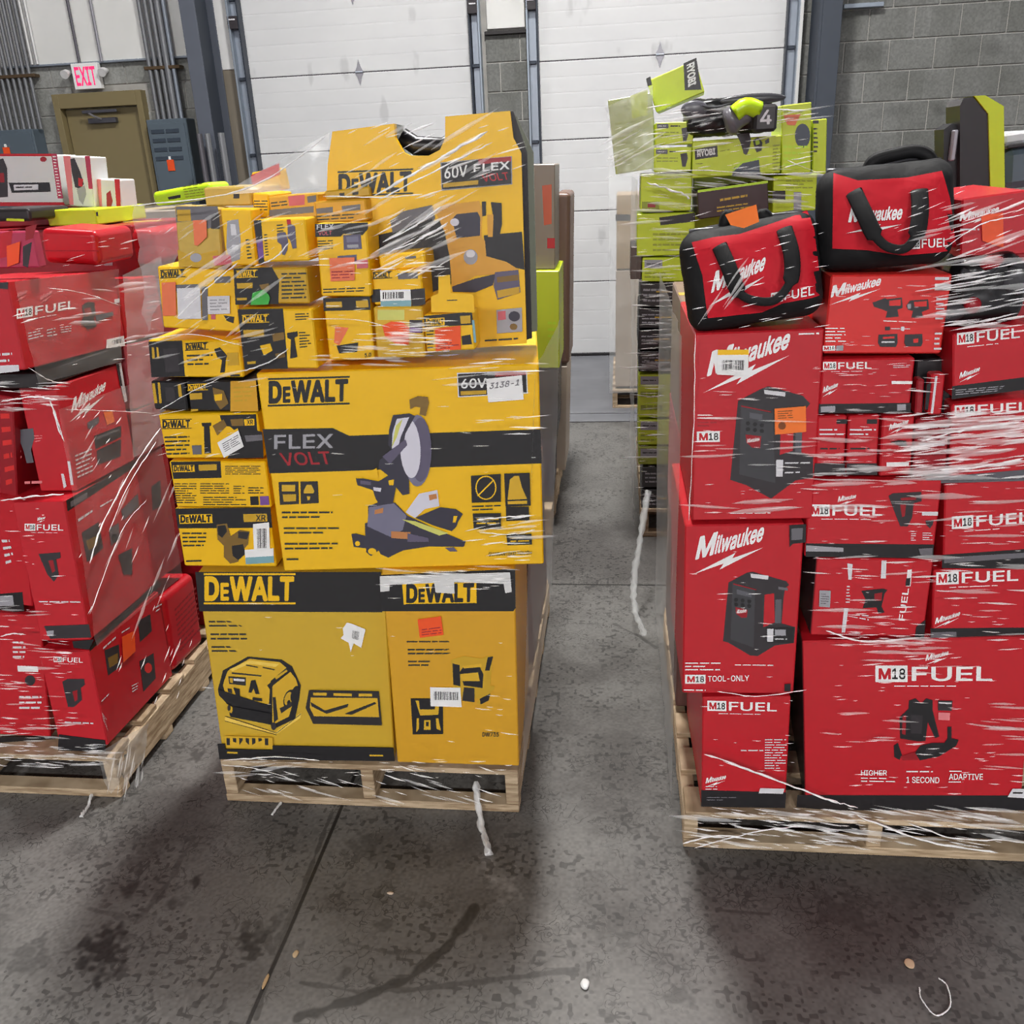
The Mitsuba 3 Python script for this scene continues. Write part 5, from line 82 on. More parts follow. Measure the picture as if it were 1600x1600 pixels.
('tool_carton',(-1.5807,1.97,.7054),(.9889,.0468,-.1408),(.0473,-.9989,0),(.1137,.3066,.28),'R','print','red carton with white print at the cropped left edge, second row up','box','cartons on the left-hand pallet',None,.003,[('p',[(-.0747,-.1347),(.0318,-.1112),(.0309,-.1689),(-.0819,-.1936)],'K'),('p',[(-.0752,-.1386),(.0045,-.1243),(.0047,-.1531),(-.0795,-.1739)],'G2'),('m',[(-.0075,.0415),(.013,.0441),(.0219,-.028),(-.0033,-.0405)],4,'W2')],[],[]),
('tool_carton',(-1.5426,2,.986),(.9785,.0107,-.2061),(.0109,-.9999,0),(.0811,.2684,.28),'R2','print','dark red carton at the cropped left edge, third row up','box','cartons on the left-hand pallet',None,.003,[('m',[(.006,.096),(.0291,.1005),(.0373,-.1035),(.0112,-.1178)],6,'R3')],[],[]),
('tool_case',(-1.4296,2.3,1.4349),(.996,.0263,-.0852),(.0264,-.9997,0),(.1549,.0894,.2),'R','plastic','closed red plastic tool case with black seam on top of the left stack','tool case','red plastic cases on top of the left stack',None,.018,[('p',[(-.0763,-.0117),(.078,-.0038),(.0777,-.0063),(-.0767,-.0141)],'R2')],[],[]),
('tool_case',(-1.449,2.62,1.4052),(.9996,.0092,-.0253),(.0092,-1,0),(.1696,.1005,.3),'R','plastic','red plastic tool case with white script, set behind the seamed case','tool case','red plastic cases on top of the left stack',None,.018,[('t','M',(-.078,-.011),(.0098,.0084),(.0072,.0165),'W'),('t','ilwaukee',(-.0677,-.0022),(.0257,.022),(.0057,.0131),'W'),('p',[(-.0831,-.0234),(-.0597,.0032),(-.0603,-.0014),(-.0422,.0141),(-.0654,-.0124),(-.0646,-.0072)],'W'),('m',[(-.0794,-.0183),(-.0353,-.0187),(-.0377,-.0315),(-.0819,-.0312)],1,'PK2'),('p',[(-.0773,-.0387),(-.0512,-.0388),(-.0537,-.0518),(-.0799,-.0517)],'G2')],[],[]),
('blister_pack',(-1.4246,2.05,1.4512),(.9996,.0248,-.0133),(.0248,-.9997,0),(.1306,.0844,.03),'PK3','print','purple red blister pack with orange price tag at the left end of the stack top','pack','',None,.003,[('p',[(-.0157,.0375),(.0176,.0439),(-.0046,-.0135),(-.0383,-.0201)],'R'),('p',[(.0341,.0075),(.0585,.0171),(.0352,-.0407),(.0235,-.0361)],'K3'),('p',[(.0507,.0503),(.0805,.0567),(.0637,.0256),(.0435,.0203)],'R2')],[],[('tag','orange price tag',[('p',[(-.0036,.0098),(.0321,.0191),(.0173,-.0286),(-.0139,-.0383)],'O')])]),
('chainsaw_box',(-1.819,2.75,1.6044),(.9985,.0038,-.054),(.0038,-1,0),(.2443,.1494,.12),'W3','print','long white chainsaw box with dark bar picture, standing behind the left stack','box','',None,.003,[('p',[(-.1061,.0742),(.1149,.0768),(.1156,.0696),(-.1077,.067)],'R'),('p',[(.1108,.0767),(.1287,.0769),(.1256,-.051),(.1084,-.0513)],'PK3'),('m',[(.1141,.0723),(.1253,.0724),(.1213,-.0465),(.1114,-.0466)],14,'W'),('p',[(-.0685,.0565),(-.0467,.0613),(-.0394,.0341),(-.0543,-.0492),(-.0918,-.0522)],'K3'),('p',[(-.0658,.02),(-.0528,.0202),(-.056,-.0074),(-.0718,-.0077)],'R2'),('p',[(-.0431,-.0082),(.0901,-.0053),(.0892,-.0321),(-.0387,-.0373)],'K'),('p',[(-.0286,-.014),(.0526,-.0114),(.0496,-.0267),(-.0294,-.0302)],'W2'),('m',[(-.0212,-.0162),(.0495,-.0142),(.0475,-.0244),(-.0235,-.0273)],1,'K2'),('p',[(.0934,.0608),(.0925,.0585),(.0907,.0565),(.0881,.0548),(.085,.0538),(.0817,.0534),(.0786,.0537),(.076,.0547),(.074,.0563),(.0729,.0583),(.0728,.0605),(.0738,.0628),(.0756,.0648),(.0782,.0664),(.0813,.0675),(.0845,.0679),(.0877,.0676),(.0903,.0666),(.0923,.065),(.0934,.063)],'RD'),('p',[(-.1372,-.0665),(.1262,-.0622),(.1304,-.0733),(-.1397,-.0779)],'R')],[],[]),
('trimmer_box',(-1.6327,2.75,1.5924),(.9951,.0034,-.0984),(.0034,-1,0),(.0825,.1463,.1),'W3','print','narrow white box picturing a red and black saw, beside the long chainsaw box','box','white boxes on the stack behind',None,.003,[('p',[(-.0414,.0706),(-.0185,.0719),(-.0271,-.0685),(-.0401,-.0693)],'PK2'),('p',[(.0274,.0744),(.0436,.0753),(.041,-.018),(.0282,-.0187)],'PK3'),('p',[(-.0197,.0628),(-.0065,.0667),(.0065,.0303),(.0145,-.0058),(-.0002,-.0204),(-.0151,-.0167),(-.0198,.0243)],'K3'),('p',[(-.0011,.0116),(.0137,.0079),(.0082,-.0153),(-.0041,-.0115)],'R'),('p',[(-.0105,-.021),(.0165,-.0102),(.0186,-.0332),(.0041,-.0666),(-.0071,-.0533)],'G2')],[],[]),
('tool_carton',(-1.5644,2.78,1.5527),(.9973,.0028,-.0729),(.0028,-1,0),(.0806,.0878,.1),'W3','print','small white box with red edge, upper of two on the back stack','box','white boxes on the stack behind',None,.003,[('p',[(.0264,.0442),(.0434,.0448),(.0352,-.0439),(.0217,-.0444)],'R'),('p',[(-.0055,.0015),(.0088,.0113),(.012,-.0213),(.0011,-.0428),(-.0101,-.0409)],'RD'),('p',[(-.0382,.0421),(-.0175,.0428),(-.0254,-.0461),(-.0438,-.0468)],'PK2')],[],[]),
('tool_carton',(-1.5738,2.78,1.4836),(.9993,.0002,-.0376),(.0002,-1,0),(.081,.0442,.1),'W3','print','small white box with red edge, lower of two on the back stack','box','white boxes on the stack behind',None,.003,[('p',[(.0327,.0214),(.0442,.0214),(.0404,-.0184),(.031,-.0184)],'R'),('m',[(-.0115,.0147),(.02,.0148),(.0158,-.0089),(-.0147,-.009)],3,'PK2')],[],[]),
('lime_carton',(-1.6022,2.62,1.4955),(.9999,.001,-.0152),(.001,-1,0),(.1548,.0465,.3),'L','print','lime green carton below the white boxes behind the red cases','box','',None,.003,[('p',[(.0792,.0136),(.0852,.0135),(.0838,.0024),(.0779,.0025)],'K2')],[],[]),
('wrapped_pack',(-1.7216,2.5,1.5132),(.9997,.0011,-.024),(.0011,-1,0),(.1399,.0341,.2),'K2','plastic','black bagged tool pack with lime edge behind the blister pack','pack','',None,.01,[('p',[(-.0037,-.0081),(.0501,-.0105),(.0485,-.0174),(-.0054,-.015)],'L')],[],[]),
('leaf_blower_carton',(.442,3.73,1.5723),(.9997,-.0031,.0229),(-.0031,-1,0),(.3307,.1335,.3),'L','print','large lime blower carton with black logo plate below the black tool bag','box','',None,.003,[('p',[(-.1549,.0378),(-.0711,.0458),(-.0686,.0061),(-.1527,.0003)],'K'),('t','RYOBI',(-.1448,.0103),(.0673,.0051),(-.0012,.0206),'W'),('m',[(-.1508,-.0124),(-.1196,-.0133),(-.1196,-.0178),(-.1508,-.017)],1,'K2'),('p',[(-.0028,.0836),(.0438,.0927),(.0538,.0531),(.046,.0201),(.0376,.0049),(.0274,.01),(.0158,.0473)],'K3'),('p',[(-.014,-.0669),(-.0087,-.0386),(.0234,-.018),(.0835,-.0117),(.0914,-.0678),(.0844,-.072)],'S5'),('p',[(-.0116,-.0442),(.0234,-.0151),(.0852,-.0078),(.0837,-.0151),(.0248,-.0237),(-.0084,-.0501)],'L2'),('p',[(.0596,.0555),(.0798,.0636),(.0951,.0448),(.0932,.0169),(.0757,.0114),(.0663,.0299)],'K'),('p',[(.0685,.0521),(.0831,.0539),(.0865,.0398),(.0719,.0363)],'L2'),('p',[(.1037,.0498),(.1179,.0599),(.1203,.0431),(.107,.0384)],'K3'),('m',[(-.0606,.0271),(-.0251,.0304),(-.025,.0247),(-.0605,.0203)],1,'L3'),('m',[(.1334,.0366),(.1597,.0377),(.1638,-.061),(.1373,-.0622)],8,'L3')],[],[]),
('tool_box',(.2084,3.72,1.6655),(.9999,.0003,-.0159),(.0003,-1,0),(.1423,.0806,.25),'L','print','small lime drill carton, upper of two left of the blower carton','box','boxes on the lime tool pallet',None,.003,[('p',[(-.0663,.0346),(-.0234,.0333),(-.0228,.0178),(-.0658,.0191)],'G4'),('m',[(-.0614,.03),(-.028,.029),(-.0278,.0224),(-.0612,.0234)],1,'W'),('m',[(-.0162,.0309),(.0195,.0298),(.0199,.0188),(-.0158,.0198)],1,'K2'),('m',[(-.0631,.0101),(.0156,.0078),(.0166,-.0145),(-.0624,-.0123)],2,'L3'),('p',[(.0248,.0164),(.0483,.0201),(.0539,.0022),(.0458,-.0287),(.0338,-.0284)],'K3')],[],[]),
('tool_box',(.2046,3.72,1.5731),(.9999,0,-.0159),(0,-1,0),(.1408,.0886,.25),'L','print','small lime drill carton, lower of two left of the blower carton','box','boxes on the lime tool pallet',None,.003,[('p',[(-.0647,.0376),(-.0213,.0364),(-.0208,.0206),(-.0641,.0218)],'G4'),('m',[(-.0597,.033),(-.026,.032),(-.0257,.0253),(-.0595,.0262)],1,'W'),('m',[(-.014,.034),(.022,.033),(.0224,.0217),(-.0136,.0227)],1,'K2'),('m',[(-.0614,.0126),(.0181,.0105),(.019,-.0122),(-.0607,-.0102)],2,'L3'),('p',[(.0273,.0193),(.0511,.0232),(.0567,.005),(.0485,-.0266),(.0365,-.0263)],'K3')],[],[]),
('tool_box',(.6628,3.75,1.6257),(.998,-.0018,.0633),(-.0018,-1,0),(.1095,.2459,.25),'L','print','tall lime box with torn orange sticker near the building column','box','boxes on the lime tool pallet',None,.003,[('p',[(.0507,.0062),(.0495,-.0068),(.0457,-.0182),(.0396,-.027),(.0318,-.0322),(.0232,-.0334),(.0145,-.0304),(.0067,-.0235),(.0004,-.0133),(-.0037,-.001),(-.0052,.0122),(-.0039,.0252),(0,.0365),(.0061,.0452),(.0138,.0503),(.0223,.0514),(.0309,.0484),(.0388,.0416),(.045,.0316),(.0491,.0194)],'S5'),('m',[(-.0474,.1053),(.0403,.0956),(.0404,.0824),(-.0474,.0921)],1,'L3'),('m',[(-.0471,-.0124),(.0417,-.0219),(.0428,-.1057),(-.0468,-.0963)],4,'L2')],[],[('sticker','torn orange sticker',[('p',[(-.0474,.0877),(.0151,.0852),(-.0054,.0478),(-.0333,.0531)],'O2')])]),
('tool_box',(.7565,3.78,1.594),(.9982,-.0005,.0596),(-.0005,-1,0),(.052,.1977,.25),'L','print','narrow lime box with dark end label at the far edge of the lime pallet','box','boxes on the lime tool pallet',None,.003,[('p',[(-.0269,.0962),(-.0059,.094),(-.0057,.0829),(-.0267,.0851)],'K2'),('m',[(-.0241,.0737),(-.0078,.072),(-.0059,-.0227),(-.0224,-.021)],6,'K2')],[],[]),
('trimmer_carton',(.2192,3.91,1.8373),(.9425,-.077,.3252),(-.0814,-.9967,0),(.197,.1224,.2),'L','print','long lime carton leaning on top of the stack with black end','box','',None,.003,[('p',[(.1035,.066),(.0887,-.0482),(.029,-.0264),(.0527,.0654)],'K'),('t','RYOBI',(.0633,.0559),(-.0172,-.078),(.028,.0003),'W'),('p',[(-.0966,.0698),(-.079,.0699),(-.0824,.0396),(-.0997,.0405)],'K')],[],[]),
('trimmer_carton',(.0532,3.77,1.6698),(.9926,-.048,.1112),(-.0483,-.9988,0),(.1633,.2705,.5),'L4','print','big pale lime carton under hazy film at the aisle corner of the lime pallet','box','',None,.003,[('p',[(.0052,.1346),(.0714,.146),(.0627,.0579),(.0042,.056)],'L'),('m',[(-.0644,.0556),(.0329,.0513),(.0179,-.0959),(-.0675,-.0827)],8,'L5')],[],[]),
('tool_box',(.4278,3.65,1.4194),(.9948,.0032,.1019),(.0032,-1,0),(.2605,.1012,.25),'M','print','dark maroon carton with yellow print above the left tool bag','box','boxes on the lime tool pallet',None,.003,[('p',[(-.1274,.0563),(.1311,.0537),(.1307,.0447),(-.128,.0472)],'L2'),('m',[(-.0467,.0196),(.0549,.0213),(.0539,.0008),(-.048,-.0033)],1,'Y5'),('m',[(-.0604,-.0108),(.0626,-.0119),(.0614,-.0371),(-.062,-.0362)],2,'Y5')],[],[]),
('tool_box',(.1833,3.75,1.4545),(.9999,-.001,-.011),(-.001,-1,0),(.1967,.1409,.3),'L','print','lime carton under bright wrinkled film, left of the maroon carton','box','boxes on the lime tool pallet',None,.003,[('p',[(-.0928,-.0312),(-.0258,-.033),(-.0249,-.0639),(-.0921,-.0622)],'L3'),('p',[(-.0702,-.0389),(-.0405,-.0397),(-.0401,-.054),(-.0699,-.0532)],'RD')],[],[]),
('tool_box',(.1851,3.75,1.2978),(1,-.0025,-.0016),(-.0025,-1,0),(.2274,.1626,.3),'L','print','lime carton with black hose shape across it, beside the left tool bag','box','boxes on the lime tool pallet',None,.003,[('p',[(-.027,.0643),(.1111,.0787),(.1123,.0453),(-.0215,.0353)],'K'),('m',[(-.0511,.0121),(.0862,.0076),(.0887,-.0729),(-.0497,-.0687)],4,'L5')],[],[]),
('tool_box',(.67,3.75,1.4324),(.9996,-.0021,.028),(-.0021,-1,0),(.164,.1344,.3),'L','print','lime carton partly hidden between the two tool bags','box','boxes on the lime tool pallet',None,.003,[('p',[(-.0826,.0153),(-.0347,.0121),(-.0335,-.0206),(-.0815,-.0174)],'K2'),('p',[(-.0035,.0054),(.0251,.0035),(.0283,-.0668),(-.0005,-.0649)],'G2'),('m',[(-.034,.0536),(.0656,.0468),(.0675,.0099),(-.0325,.0166)],3,'L3')],[],[]),
('tool_box',(.4607,3.95,1.3682),(.9994,.0002,.034),(.0002,-1,0),(.3124,.2868,.1),'L','print','lime carton half covered by the maroon carton in front of it','box','boxes on the lime tool pallet',None,.003,[],[],[]),
('tool_box',(.2282,3.75,1.1616),(.9997,-.0025,-.0228),(-.0025,-1,0),(.2706,.0945,.35),'L','print','lime carton with a grey printed label, level with the foot of the left tool bag','box','boxes on the lime tool pallet',None,.003,[('p',[(-.1264,.0385),(-.0555,.0379),(-.0541,.0056),(-.1253,.0061)],'G2'),('m',[(-.1185,.0285),(-.0626,.0281),(-.0621,.0156),(-.118,.016)],1,'K2'),('m',[(-.1249,-.0064),(-.0384,-.007),(-.0371,-.0371),(-.1239,-.0366)],2,'L3')],[],[]),
('tool_box',(.2267,3.75,1.0621),(.9998,-.003,-.0201),(-.003,-1,0),(.2811,.099,.35),'K2','print','black carton with faint purple print, topmost of four dark cartons','box','boxes on the lime tool pallet',None,.003,[('m',[(-.1286,.0304),(-.0491,.0298),(-.0467,-.0339),(-.1266,-.0335)],3,'G2'),('m',[(-.0769,.0198),(-.013,.0194),(-.0123,.0041),(-.0764,.0046)],1,'Y5')],[],[]),
('tool_box',(.2263,3.75,.9685),(.9998,-.0025,-.0192),(-.0025,-1,0),(.2889,.0828,.35),'K','print','black carton with white outline print, second of four dark cartons','box','boxes on the lime tool pallet',None,.003,[('m',[(-.1321,.0215),(-.0518,.0211),(-.05,-.0256),(-.1307,-.0253)],3,'G2'),('m',[(-.0799,.0109),(-.0153,.0106),(-.0146,-.0049),(-.0793,-.0047)],1,'Y5')],[],[]),
('tool_box',(.2271,3.75,.8809),(.9999,-.0026,-.017),(-.0026,-1,0),(.294,.0816,.35),'K','print','black carton crossed by white film, third of four dark cartons','box','boxes on the lime tool pallet',None,.003,[('m',[(-.1344,.0205),(-.0535,.0202),(-.0519,-.0248),(-.1332,-.0245)],3,'G2'),('m',[(-.0818,.0097),(-.0166,.0095),(-.016,-.0064),(-.0813,-.0061)],1,'Y5')],[],[]),
('tool_box',(.2305,3.75,.7903),(.9999,-.003,-.0139),(-.003,-1,0),(.2939,.0884,.35),'K2','print','black carton with small white print, lowest of four dark cartons','box','boxes on the lime tool pallet',None,.003,[('m',[(-.1343,.0236),(-.0526,.0232),(-.051,-.0279),(-.133,-.0276)],3,'G2'),('m',[(-.0813,.0126),(-.0155,.0123),(-.0149,-.0038),(-.0808,-.0035)],1,'Y5')],[],[]),
('tool_box',(.2194,3.75,.6441),(1,-.0079,-.0008),(-.0079,-1,0),(.2741,.1877,.35),'L','print','tall lime carton with a label plate, under the four dark cartons','box','boxes on the lime tool pallet',None,.003,[('p',[(-.1273,.0849),(-.0529,.0838),(-.0522,.0483),(-.1269,.0493)],'G2'),('m',[(-.1191,.0739),(-.0606,.0731),(-.0604,.0594),(-.119,.0602)],1,'K2'),('m',[(-.1267,.0355),(-.036,.0344),(-.0337,-.0824),(-.1255,-.0816)],2,'L3')],[],[]),
('tool_box',(.2229,3.75,.4847),(1,-.0039,-.0036),(-.0039,-1,0),(.2785,.1138,.35),'L','print','lime carton with a white logo plate, second lime one under the dark cartons','box','boxes on the lime tool pallet',None,.003,[('p',[(-.129,.0465),(-.0531,.046),(-.0524,.0091),(-.1285,.0095)],'G2'),('m',[(-.1207,.0351),(-.061,.0348),(-.0607,.0206),(-.1204,.0209)],1,'K2'),('m',[(-.1283,-.0048),(-.0358,-.0052),(-.0349,-.0453),(-.1277,-.045)],2,'L3')],[],[]),
('tool_box',(.2185,3.75,.3798),(1,-.0022,-.003),(-.0022,-1,0),(.2677,.0842,.35),'L5','print','dull lime carton, lowest lime one by the aisle','box','boxes on the lime tool pallet',None,.003,[('p',[(-.1232,.0311),(-.0466,.0308),(-.0458,-.007),(-.1228,-.0068)],'G2'),('m',[(-.1149,.0194),(-.0545,.0192),(-.0543,.0047),(-.1147,.0049)],1,'K2'),('m',[(-.1226,-.0214),(-.0291,-.0216),(-.0289,-.0304),(-.1224,-.0302)],2,'L3')],[],[]),
('tool_box',(.229,3.75,.28),(1,-.0026,.0008),(-.0026,-1,0),(.2535,.0976,.35),'K2','print','dark carton with white label below the lime cartons','box','boxes on the lime tool pallet',None,.003,[('m',[(-.1132,.0258),(-.0276,.0254),(-.0265,-.0309),(-.1125,-.0306)],3,'G2'),('m',[(-.0577,.0138),(.0112,.0135),(.0116,-.0043),(-.0574,-.004)],1,'Y5')],[],[]),
('tool_box',(.2299,3.75,.1754),(1,-.0023,.0033),(-.0023,-1,0),(.2588,.0995,.35),'K2','print','dark carton on the deck of the lime pallet','box','boxes on the lime tool pallet',None,.003,[('m',[(-.1156,.0263),(-.0291,.0259),(-.0282,-.0315),(-.1151,-.0313)],3,'G2'),('m',[(-.0596,.014),(.01,.0138),(.0103,-.0043),(-.0594,-.0041)],1,'Y5')],[],[]),
('tool_box',(.0699,3.76,1.1906),(.9999,-.0019,-.0155),(-.0019,-1,0),(.0458,.1286,.3),'BR2','print','small dark brown carton jutting out at the aisle side of the lime pallet','box','boxes on the lime tool pallet',None,.003,[],[],[]),
('lime_carton',(-.3643,3.85,.9554),(.9998,.0097,-.018),(.0097,-1,0),(.2275,.412,.4),'L','print','tall lime carton standing behind the middle pallet by the aisle','box','',None,.003,[('m',[(.0646,.0022),(.1083,.0019),(.1077,-.1074),(.0635,-.1072)],4,'L2')],[],[]),
('tool_carton',(-.3796,3.85,.5899),(.9991,.02,-.0368),(.02,-.9998,0),(.2297,.3053,.4),'K2','print','dark carton under the tall lime carton by the aisle','box','cartons by the aisle behind',None,.003,[],[],[]),
('tool_carton',(-.4,3.85,.2903),(.9994,.0255,-.0252),(.0255,-.9997,0),(.2158,.2794,.4),'S1','print','slate grey carton on the pallet deck behind the middle stack','box','cartons by the aisle behind',None,.003,[],[],[]),
('tool_carton',(-.3493,3.9,1.3699),(.9997,.0013,-.0241),(.0013,-1,0),(.1758,.4161,.3),'BR3','print','grey brown carton with orange print blurred by film, above the tall lime carton','box','cartons by the aisle behind',None,.003,[('p',[(.0343,.1255),(.0737,.1299),(.0733,-.025),(.0413,-.0298)],'T5'),('p',[(.0545,-.081),(.0866,-.0813),(.0866,-.1225),(.0543,-.1222)],'R')],[],[]),
('cardboard_pad',(-.2615,4.3,1.059),(.9996,.0017,-.0266),(.0017,-1,0),(.0706,.7828,.4),'BR','print','tall brown cardboard carton end behind the lime carton','box','',None,.02,[],[],[]),
('wrapped_carton',(-.2848,4.3,.3916),(.9992,.0006,-.0392),(.0006,-1,0),(.0574,.5341,.4),'BR5','print','whitish film wrapped carton below the tall brown carton end by the aisle','box','',None,.003,[],[],[]),
('cardboard_carton',(.1186,5.95,1.1407),(1,-.0041,-.0025),(-.0041,-1,0),(.2668,.4493,.6),'BR4','print','brown carton upper half wrapped in film near the dock door','box','brown cartons near the dock door',None,.003,[('p',[(-.1378,.1104),(-.0463,.1073),(-.046,.0691),(-.1378,.0721)],'K3')],[],[]),
('cardboard_carton',(.1208,5.95,.5286),(1,-.0029,-.007),(-.0029,-1,0),(.2835,.7583,.6),'BR5','print','brown carton lower half wrapped in film near the dock door','box','brown cartons near the dock door',None,.003,[],[],[]),
('tool_carton',(-1.8597,3.9,1.5197),(.9925,-.006,.122),(-.0061,-1,0),(.2759,.0611,.2),'L2','plastic','bright lime tool pack lying behind the yellow top row','box','',None,.02,[('p',[(-.0682,0),(-.0079,.0008),(-.0119,-.0117),(-.0657,-.0109)],'K'),('m',[(.0116,.0343),(.115,.033),(.104,-.0225),(.0101,-.0179)],5,'L3')],[],[])]

CASE = [(-.4059,1.985,1.4379),(.9962,.0816,.029),(.0816,-.9967,0),.3873,.4837,[(-.1787,.2368),(-.0478,.2426),(-.05,.2158),(-.036,.1864),(-.0233,.1792),(.0168,.1764),(.0414,.1861),(.0542,.2077),(.0583,.2482),(.1924,.2493),(.1954,.1981),(.2099,.1678),(.1953,-.2287),(-.2511,-.2412),(-.2139,.0883),(-.1978,.1735)],[('t','D',(-.1832,.1162),(.0257,-.0008),(.0051,.0354),'K'),('t','E',(-.1551,.1153),(.0148,-.0005),(.0035,.0255),'K'),('t','WALT',(-.1388,.1148),(.1111,-.0035),(.0048,.0354),'K'),('p',[(-.1788,.1561),(-.0191,.1507),(-.0188,.1539),(-.1785,.1593)],'K'),('p',[(-.1856,.1086),(-.0244,.1034),(-.0241,.1066),(-.1853,.1119)],'K'),('p',[(.0395,.1613),(.1902,.163),(.1869,.1076),(.0366,.1055)],'G2'),('p',[(.0414,.1596),(.1881,.161),(.185,.1091),(.0382,.1076)],'K'),('p',[(.1197,.1618),(.1885,.1622),(.1881,.1529),(.1195,.1515)],'RD'),('t','60V',(.0451,.1294),(.0483,.0013),(.0021,.0213),'W'),('t','FLEX',(.1075,.1376),(.0759,.0009),(.0013,.015),'W'),('t','VOLT',(.1261,.1173),(.0559,.0008),(-.0033,.0142),'R'),('p',[(.0415,.1202),(.1162,.1212),(.1155,.1127),(.0406,.1116)],'Y5'),('p',[(-.1604,.0187),(-.0468,.0341),(.0449,.0506),(.046,-.0089),(.0382,-.0897),(-.0093,-.1037),(-.0463,-.0226),(-.1597,-.0284)],'K'),('p',[(.1188,.0094),(.2007,.0109),(.2016,-.0683),(.1161,-.0439)],'K'),('p',[(-.0793,.0528),(-.0495,.0703),(.0134,.0788),(.0175,.0526),(.0007,.0242),(-.0756,.0112)],'G3'),('p',[(-.079,.0264),(.0105,.0514),(.011,.0399),(-.0772,.013)],'K'),('p',[(.0176,.0705),(.0406,.0769),(.1144,.0798),(.1212,.0583),(.1156,.0326),(.1134,.0064),(.1203,-.0023),(.1204,-.0341),(.1629,-.0488),(.1895,-.0675),(.1383,-.0732),(.0926,-.0735),(.0611,-.0912),(.0398,-.0915),(.0406,-.0286),(.0351,.0218)],'T3'),('p',[(.0531,.0468),(.0644,.0565),(.1091,.0579),(.1139,.0458),(.1102,.0093),(.0598,.0075)],'S1'),('p',[(.068,.0399),(.0673,.0375),(.0657,.0354),(.0634,.0338),(.0607,.0329),(.0576,.0327),(.0547,.0333),(.0521,.0346),(.0502,.0365),(.049,.0388),(.0488,.0412),(.0495,.0436),(.0511,.0457),(.0534,.0473),(.0561,.0482),(.0591,.0483),(.0621,.0478),(.0646,.0465),(.0666,.0446),(.0677,.0423)],'S4'),('p',[(.1016,-.0345),(.1004,-.0394),(.0978,-.0437),(.0941,-.0471),(.0897,-.0491),(.0849,-.0495),(.0802,-.0484),(.0762,-.0458),(.0731,-.042),(.0713,-.0374),(.071,-.0324),(.0722,-.0275),(.0748,-.0232),(.0785,-.0199),(.0829,-.0179),(.0877,-.0174),(.0924,-.0185),(.0964,-.0211),(.0995,-.0249),(.1012,-.0295)],'G2'),('p',[(.0966,-.0274),(.0959,-.0299),(.0943,-.032),(.092,-.0336),(.0892,-.0346),(.0862,-.0348),(.0832,-.0342),(.0806,-.0328),(.0786,-.0309),(.0774,-.0286),(.0772,-.0261),(.0779,-.0236),(.0795,-.0215),(.0818,-.0199),(.0846,-.0189),(.0876,-.0187),(.0906,-.0193),(.0932,-.0207),(.0952,-.0226),(.0963,-.0249)],'W2'),('p',[(.1201,.0778),(.1289,.0778),(.1266,.0498),(.1186,.0481)],'K'),('p',[(.139,.0758),(.1616,.0723),(.1594,.0296),(.1512,.0038),(.1551,-.0131),(.1335,-.0016),(.142,.0406)],'K'),('p',[(.1291,.0513),(.1428,.0503),(.1375,.0048),(.1271,.0055)],'T3'),('p',[(.0397,-.0932),(.0921,-.0796),(.1383,-.0725),(.1295,-.0959),(.0896,-.1087),(.0404,-.1043)],'S1'),('p',[(.1369,-.069),(.1877,-.0674),(.1886,-.1154),(.1375,-.1282),(.1311,-.0977)],'S3'),('p',[(.1373,-.1085),(.187,-.1032),(.1871,-.117),(.1385,-.1248)],'Y5'),('p',[(.1395,-.0794),(.187,-.0775),(.1869,-.0895),(.1397,-.0914)],'T1'),('p',[(.1334,-.15),(.1899,-.1485),(.1875,-.2013),(.1308,-.2018)],'G2'),('p',[(.1356,-.1536),(.1534,-.1531),(.1527,-.1724),(.1348,-.1729)],'PK'),('p',[(.1847,-.1675),(.1839,-.1709),(.1819,-.1739),(.1789,-.1762),(.1752,-.1776),(.1712,-.1778),(.1673,-.177),(.1638,-.1752),(.1612,-.1725),(.1596,-.1693),(.1592,-.1657),(.1601,-.1623),(.1621,-.1593),(.1651,-.157),(.1688,-.1557),(.1728,-.1554),(.1767,-.1562),(.1801,-.158),(.1828,-.1607),(.1844,-.1639)],'S1'),('p',[(.1771,-.1899),(.1766,-.1921),(.1752,-.194),(.1732,-.1954),(.1708,-.1963),(.1681,-.1964),(.1655,-.1959),(.1632,-.1948),(.1614,-.1931),(.1603,-.191),(.16,-.1888),(.1606,-.1866),(.162,-.1848),(.164,-.1833),(.1664,-.1825),(.1691,-.1823),(.1717,-.1828),(.174,-.184),(.1758,-.1857),(.1769,-.1877)],'T1'),('m',[(.1023,-.2117),(.1849,-.2118),(.1851,-.2208),(.1022,-.2207)],1,'K2')]]
FILLR = []
